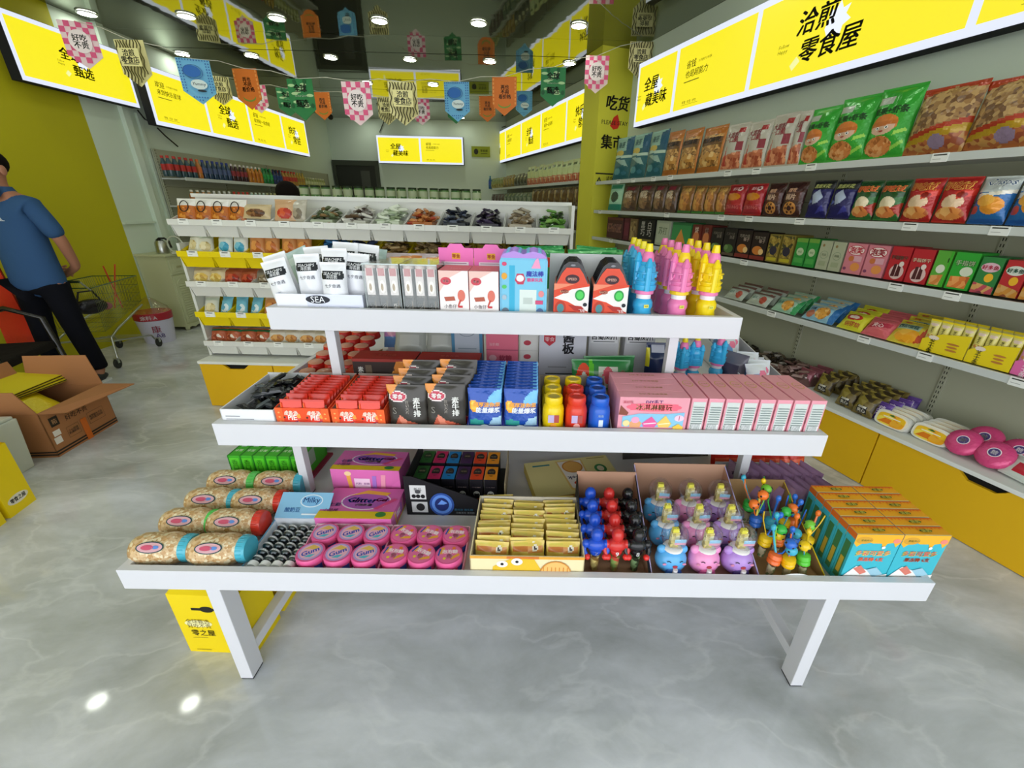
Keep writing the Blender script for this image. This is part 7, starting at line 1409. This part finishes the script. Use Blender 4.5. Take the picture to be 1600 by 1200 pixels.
def stickbox(c, c2, ink):
    o = thing('stick_pack_tray', 'x', 'pack'); n = 4; w = .044
    t = MB(); t.prism([(-.092, 0), (.092, 0), (.092, .12), (-.02, .10), (-.092, .06)], -.004, 0, (c, 'g')); t.front([('e', .25, .72, .12, .1, 'e8d8c8'), ('t', '芝\n士\n条', .25, .3, .13, ink, .03), ('e', .7, .6, .14, .05, 'b87830'), ('e', .7, .45, .12, .05, 'b87830'), ('e', .7, .3, .13, .05, 'b87830')], .184, .105, -.0045); t.box(-.092, .092, 0, .14, 0, .004, c); t.build('tray', o)
    for i in range(n):
        b_ = bag_mesh('stick_pack', .044, .165, .022, c2, [('e', .5, .85, .38, .05, 'e0c8b8'), ('r', 0, .95, 1, 1, c)], [('t', '芝\n士', .5, .68, .34, ink, .03), ('e', .5, .5, .3, .05, 'c08040')], kind='g', nx=8, ny=16); b_.parent = o; b_.location = (-.069 + i * .046, .012, .0)
    return Proto(o)
SBy, SBp = stickbox('e8d020', 'd8cc70', '4c4418'), stickbox('e06ca8', 'd890bc', 'f4e4ec')
for k, (P_, a, b, lab) in enumerate(((SBy, 1432, 1500, 'yellow tray of four stick packs, left of two'), (SBy, 1502, 1572, 'yellow tray of four stick packs, right of two'), (SBp, 1574, 1650, 'pink tray of four stick packs at the right edge'))):
    xa, xb = rx_(a, yb4(a), 2.69), rx_(b, yb4(b), 2.69); o = P_.get(lab + ', fourth shelf', 'stick pack trays'); put(o, (xa + xb) / 2, 2.70, .839, 0, 'R', sc=((xb - xa) / .184, 1, 1))
    o = P_.get(lab + ', second one behind it', 'stick pack trays'); put(o, (xa + xb) / 2, 2.80, .839, 0, 'R', sc=((xb - xa) / .184, 1, 1))
# on the cabinet tops
CT = .376
def cabx(px, py): p = fz(px, py, CT, 'R'); return p.x, p.y
MIX = [('dark brown and grey wrapped sweets', ['4c443c', '5c5248', '2c2822', '8c8478'], (1190, 545)), ('brown wrapped sweets with silver ends', ['5c4c3c', '3c342c', 'a8a098', '6c5c4c'], (1230, 570)), ('pinkish brown wrapped sweets', ['7c5c58', '8c7068', '5c4844', 'a88c88'], (1262, 588))]
for k, (nm, cs, (px, py)) in enumerate(MIX):
    x, y = cabx(px, py); o = heap('wrapped_sweets', f'heap of {nm} on the cabinet top, {od(k)} from the far end', cs, 60, .34, .36, .11, (.08, .03, .016), seed=60 + k); put(o, x, 2.82, CT, 0, 'R')
def sweetbag(c, lab): 
    return bag_mesh('sweet_bag', .12, .13, .07, c, [('r', 0, 0, 1, 1, ('6c5c28,8c7c30,3c3018,30', 'k')), ('r', .25, .1, .75, .42, '1c1a1c'), ('r', .3, .34, .7, .42, 'c8c4b8')], [('t', '夹心', .5, .22, .4, 'd8d4c8', .03)], kind='f')
SGB = Proto(tag(sweetbag('6c5c28', ''), 'x', 'bag')); PRB = Proto(tag(bag_mesh('purple_bag', .11, .11, .05, '54388c', [('r', 0, .8, 1, 1, '6c4ca0')], [('t', '玫瑰\n麻花', .5, .5, .6, 'd8c8e0', .03)], kind='f'), 'x', 'bag')); PKB = Proto(tag(bag_mesh('pink_brown_bag', .11, .11, .06, '8c4c58', [('e', .6, .4, .2, .16, 'e8dcd8'), ('e', .6, .4, .1, .08, '40302c')], kind='f'), 'x', 'bag'))
for k, (P_, px, py, nm) in enumerate(((PKB, 1252, 600, 'pinkish bag with white disc'), (SGB, 1283, 615, 'olive and gold sweet bag, black label, left'), (SGB, 1318, 636, 'olive and gold sweet bag, black label, middle'), (SGB, 1340, 650, 'olive and gold sweet bag, right'), (PRB, 1366, 655, 'purple rose twist bag'))):
    x, y = cabx(px, py)
    for j in range(4): o = P_.get(f'{nm}, {["front", "second", "third", "back"][j]} one on the cabinet top', 'sweet bags on the right cabinets'); put(o, x, max(y, 2.67) + .085 * j, CT + .004, .08 * j, 'R', rx=-.35)
def tray_pack():
    o = thing('fruit_tray', 'x', 'tray'); t = MB()
    pts = [(.085 * math.cos(a) * (1 if abs(math.cos(a)) < .8 else 1), .042 * math.sin(a)) for a in [2 * PI * k / 24 for k in range(24)]]
    sq = [(math.copysign(abs(math.cos(a)) ** .5, math.cos(a)) * .085, math.copysign(abs(math.sin(a)) ** .5, math.sin(a)) * .045) for a in [2 * PI * k / 28 for k in range(28)]]
    t.prism(sq, 0, .05, mt('e4e4dc', 'g')); t.front([('e', .5, .5, .5, .5, 'ece8d8')], .17, .09, 0, z0=-.045); t.build('tub', o, smooth=.6)
    t = MB(); sq2 = [(x * .82, z * .74 - .004) for x, z in sq]; t.prism(sq2, -.006, 0, ('f0c020,f0a818,f4dc50,20', 'k')); t.front([('p', [(.35, .8), (.5, .9), (.62, .78), (.5, .74)], '3c6c28'), ('r', .2, .6, .8, .66, 'f4f0e0'), ('p', [(.1, .1), (.8, .1), (.9, .45), (.3, .5)], ('e89018,f0b030,e07c10,30', 'k'))], .15, .07, -.006, z0=-.035); t.build('lid_film', o); return Proto(o)
TR = tray_pack()
for k, (px, py) in enumerate(((1392, 667), (1452, 690))):
    x, y = cabx(px, py)
    for j in range(4): o = TR.get(f'white tub with mango picture lid, {["left", "right"][k]} row, {["front", "second", "third", "back"][j]}', 'mango dessert tubs'); put(o, x, max(y - .02, 2.64) + .055 * j, CT + .048, 0, 'R', rx=-.3)
PRD = MB(); PRD.lathe([(.05, -.035), (.085, -.028), (.098, -.008), (.098, .008), (.085, .028), (.05, .035)], ('d84880', 'f'), 28, ax='y'); PRD.front([('e', .5, .5, .26, .26, 'ece0e4'), ('e', .5, .5, .22, .22, '4c3c78'), ('t', '糖', .5, .5, .24, 'f0e8ee', .03)], .13, .13, -.0355, z0=-.065)
PRP = Proto(tag(PRD.build('candy_disc', smooth=.8), 'x', 'pack'))
for k, (px, py, dz, dy, nm) in enumerate(((1508, 706, 0, 0, 'left front'), (1555, 726, 0, 0, 'right front'), (1530, 708, .02, .12, 'left back'), (1590, 728, .02, .12, 'right back'))):
    x, y = cabx(px, py); o = PRP.get(f'round pink candy pack with white seal, {nm} one', 'round pink candy packs'); put(o, x, 2.72 + dy * .8, CT + .067 + dz, 0, 'R', rx=-.75, sc=.74)
x, y = cabx(1592, 745); o = tag(bag_mesh('white_blue_bag', .14, .12, .06, 'd8dce4', [('p', [(.1, .2), (.9, .4), (.8, .8), (.2, .6)], '2c3868'), ('e', .3, .7, .15, .1, 'a8b4d8')], kind='f'), 'white bag with navy print at the right edge of the cabinet top', 'bag'); put(o, x - .03, 2.84, CT + .02, .2, 'R', rx=-.5)
o = tag(bag_mesh('red_white_pack', .14, .12, .06, 'd0d8d0', [('r', .3, .2, .9, .6, 'c8283c')], kind='g'), 'white and red pack at the right edge of the cabinet top', 'bag'); put(o, x + .01, 2.68, CT + .01, -.2, 'R', rx=-.8)

# ---------------- rack beyond the pillar
FO = ROFF - .38 + .03
fa, fb = fy(768, 297, FO, 'R').x, fy(922, 287, FO, 'R').x
FB = [(B('9ca468', [('r', 0, .0, 1, .4, ('b0a050,8c7c38,6c6c30,30', 'k')), ('r', .1, .7, .9, .85, '6c7c48')], name='olive_snack_bag', nx=10, ny=12), 5, .20, 'olive snack bag'), (B('8c7440', [('r', .1, .2, .9, .7, ('a08848,6c5428,b8a060,30', 'k'))], name='tan_snack_bag', nx=10, ny=12), 4, .20, 'tan snack bag'),
      (B('5c5c50', [('r', .1, .2, .9, .5, '3c4038'), ('r', .2, .7, .8, .85, 'b8b8a0')], name='grey_snack_bag', nx=10, ny=12), 4, .2, 'dark grey snack bag'), (B('c0cc98', [('r', 0, 0, 1, .36, ('b84830,c87850,d8c8a0,40', 'k')), ('r', .2, .75, .8, .85, '5c6c48')], name='cream_snack_bag', nx=10, ny=12), 13, .27, 'cream bag with red foot')]
tot = sum(n for _, n, _, _ in FB); x = fa; k = 0
wtot = fb - fa
for D, n, h, lab in FB:
    w = wtot / tot
    D['proto'] = Proto(tag(D['mk'](w * .96, h), 'x', 'bag'))
    for i in range(n):
        o = D['proto'].get(f'{lab}, {od(k)} from the far end, top shelf beyond the yellow pillar', 'bags on the top shelf beyond the pillar'); put(o, x + w / 2, FO, 1.804, 0, 'R', rx=-.08, sc=(1, 1, random.uniform(.94, 1.04))); x += w; k += 1
for i in range(2):
    o = CB.get(f'blue bottle at the far end of the top shelf beyond the pillar, {["left", "right"][i]}') if 0 else None
bb = bottle('3c6c9c', '2c8c9c', '3c5cb0', r=.04, h=.26)
for i in range(2): o = bb.get(f'blue bottle at far end of the top shelf beyond the pillar, {["left", "right"][i]} one', 'blue bottles at the far end'); put(o, fa - .3 + i * .13, FO + .02, 1.804, 0, 'R')
FB2 = [(B('5c4c4c', [('r', .1, .2, .9, .6, ('8c8478,5c2c30,3c3430,30', 'k'))], name='dark_red_bag', nx=10, ny=12), 4, .2, 'dark red bag'), (B('5c7060', [('r', .1, .2, .9, .6, ('7c8c70,3c4c3c,98a088,30', 'k'))], name='grey_green_bag', nx=10, ny=12), 7, .2, 'grey-green bag'), (B('5c4428', [('r', .0, .1, .6, .9, ('8c6c3c,3c2c1c,a88c50,30', 'k'))], name='brown_bag', nx=10, ny=12), 9, .24, 'tan and brown bag')]
tot = 20; x = fa; k = 0
for D, n, h, lab in FB2:
    w = wtot / tot; D['proto'] = Proto(tag(D['mk'](w * .94, h), 'x', 'bag'))
    for i in range(n): o = D['proto'].get(f'{lab}, {od(k)} from the far end, second shelf beyond the yellow pillar', 'bags on the second shelf beyond the pillar'); put(o, x + w / 2, FO, 1.494, 0, 'R', rx=-.08); x += w; k += 1
D = B('4c3828', [('r', .15, .1, .5, .9, ('8c6c3c,2c2018,a88c50,30', 'k'))], name='dark_bag', nx=10, ny=12); D['proto'] = Proto(tag(D['mk'](.15, .24), 'x', 'bag'))
for i in range(7): o = D['proto'].get(f'dark brown bag, {od(i)} from the pillar, third shelf beyond the yellow pillar', 'bags on the third shelf beyond the pillar'); put(o, fb - .1 - i * .16, FO, 1.194, 0, 'R', rx=-.08)
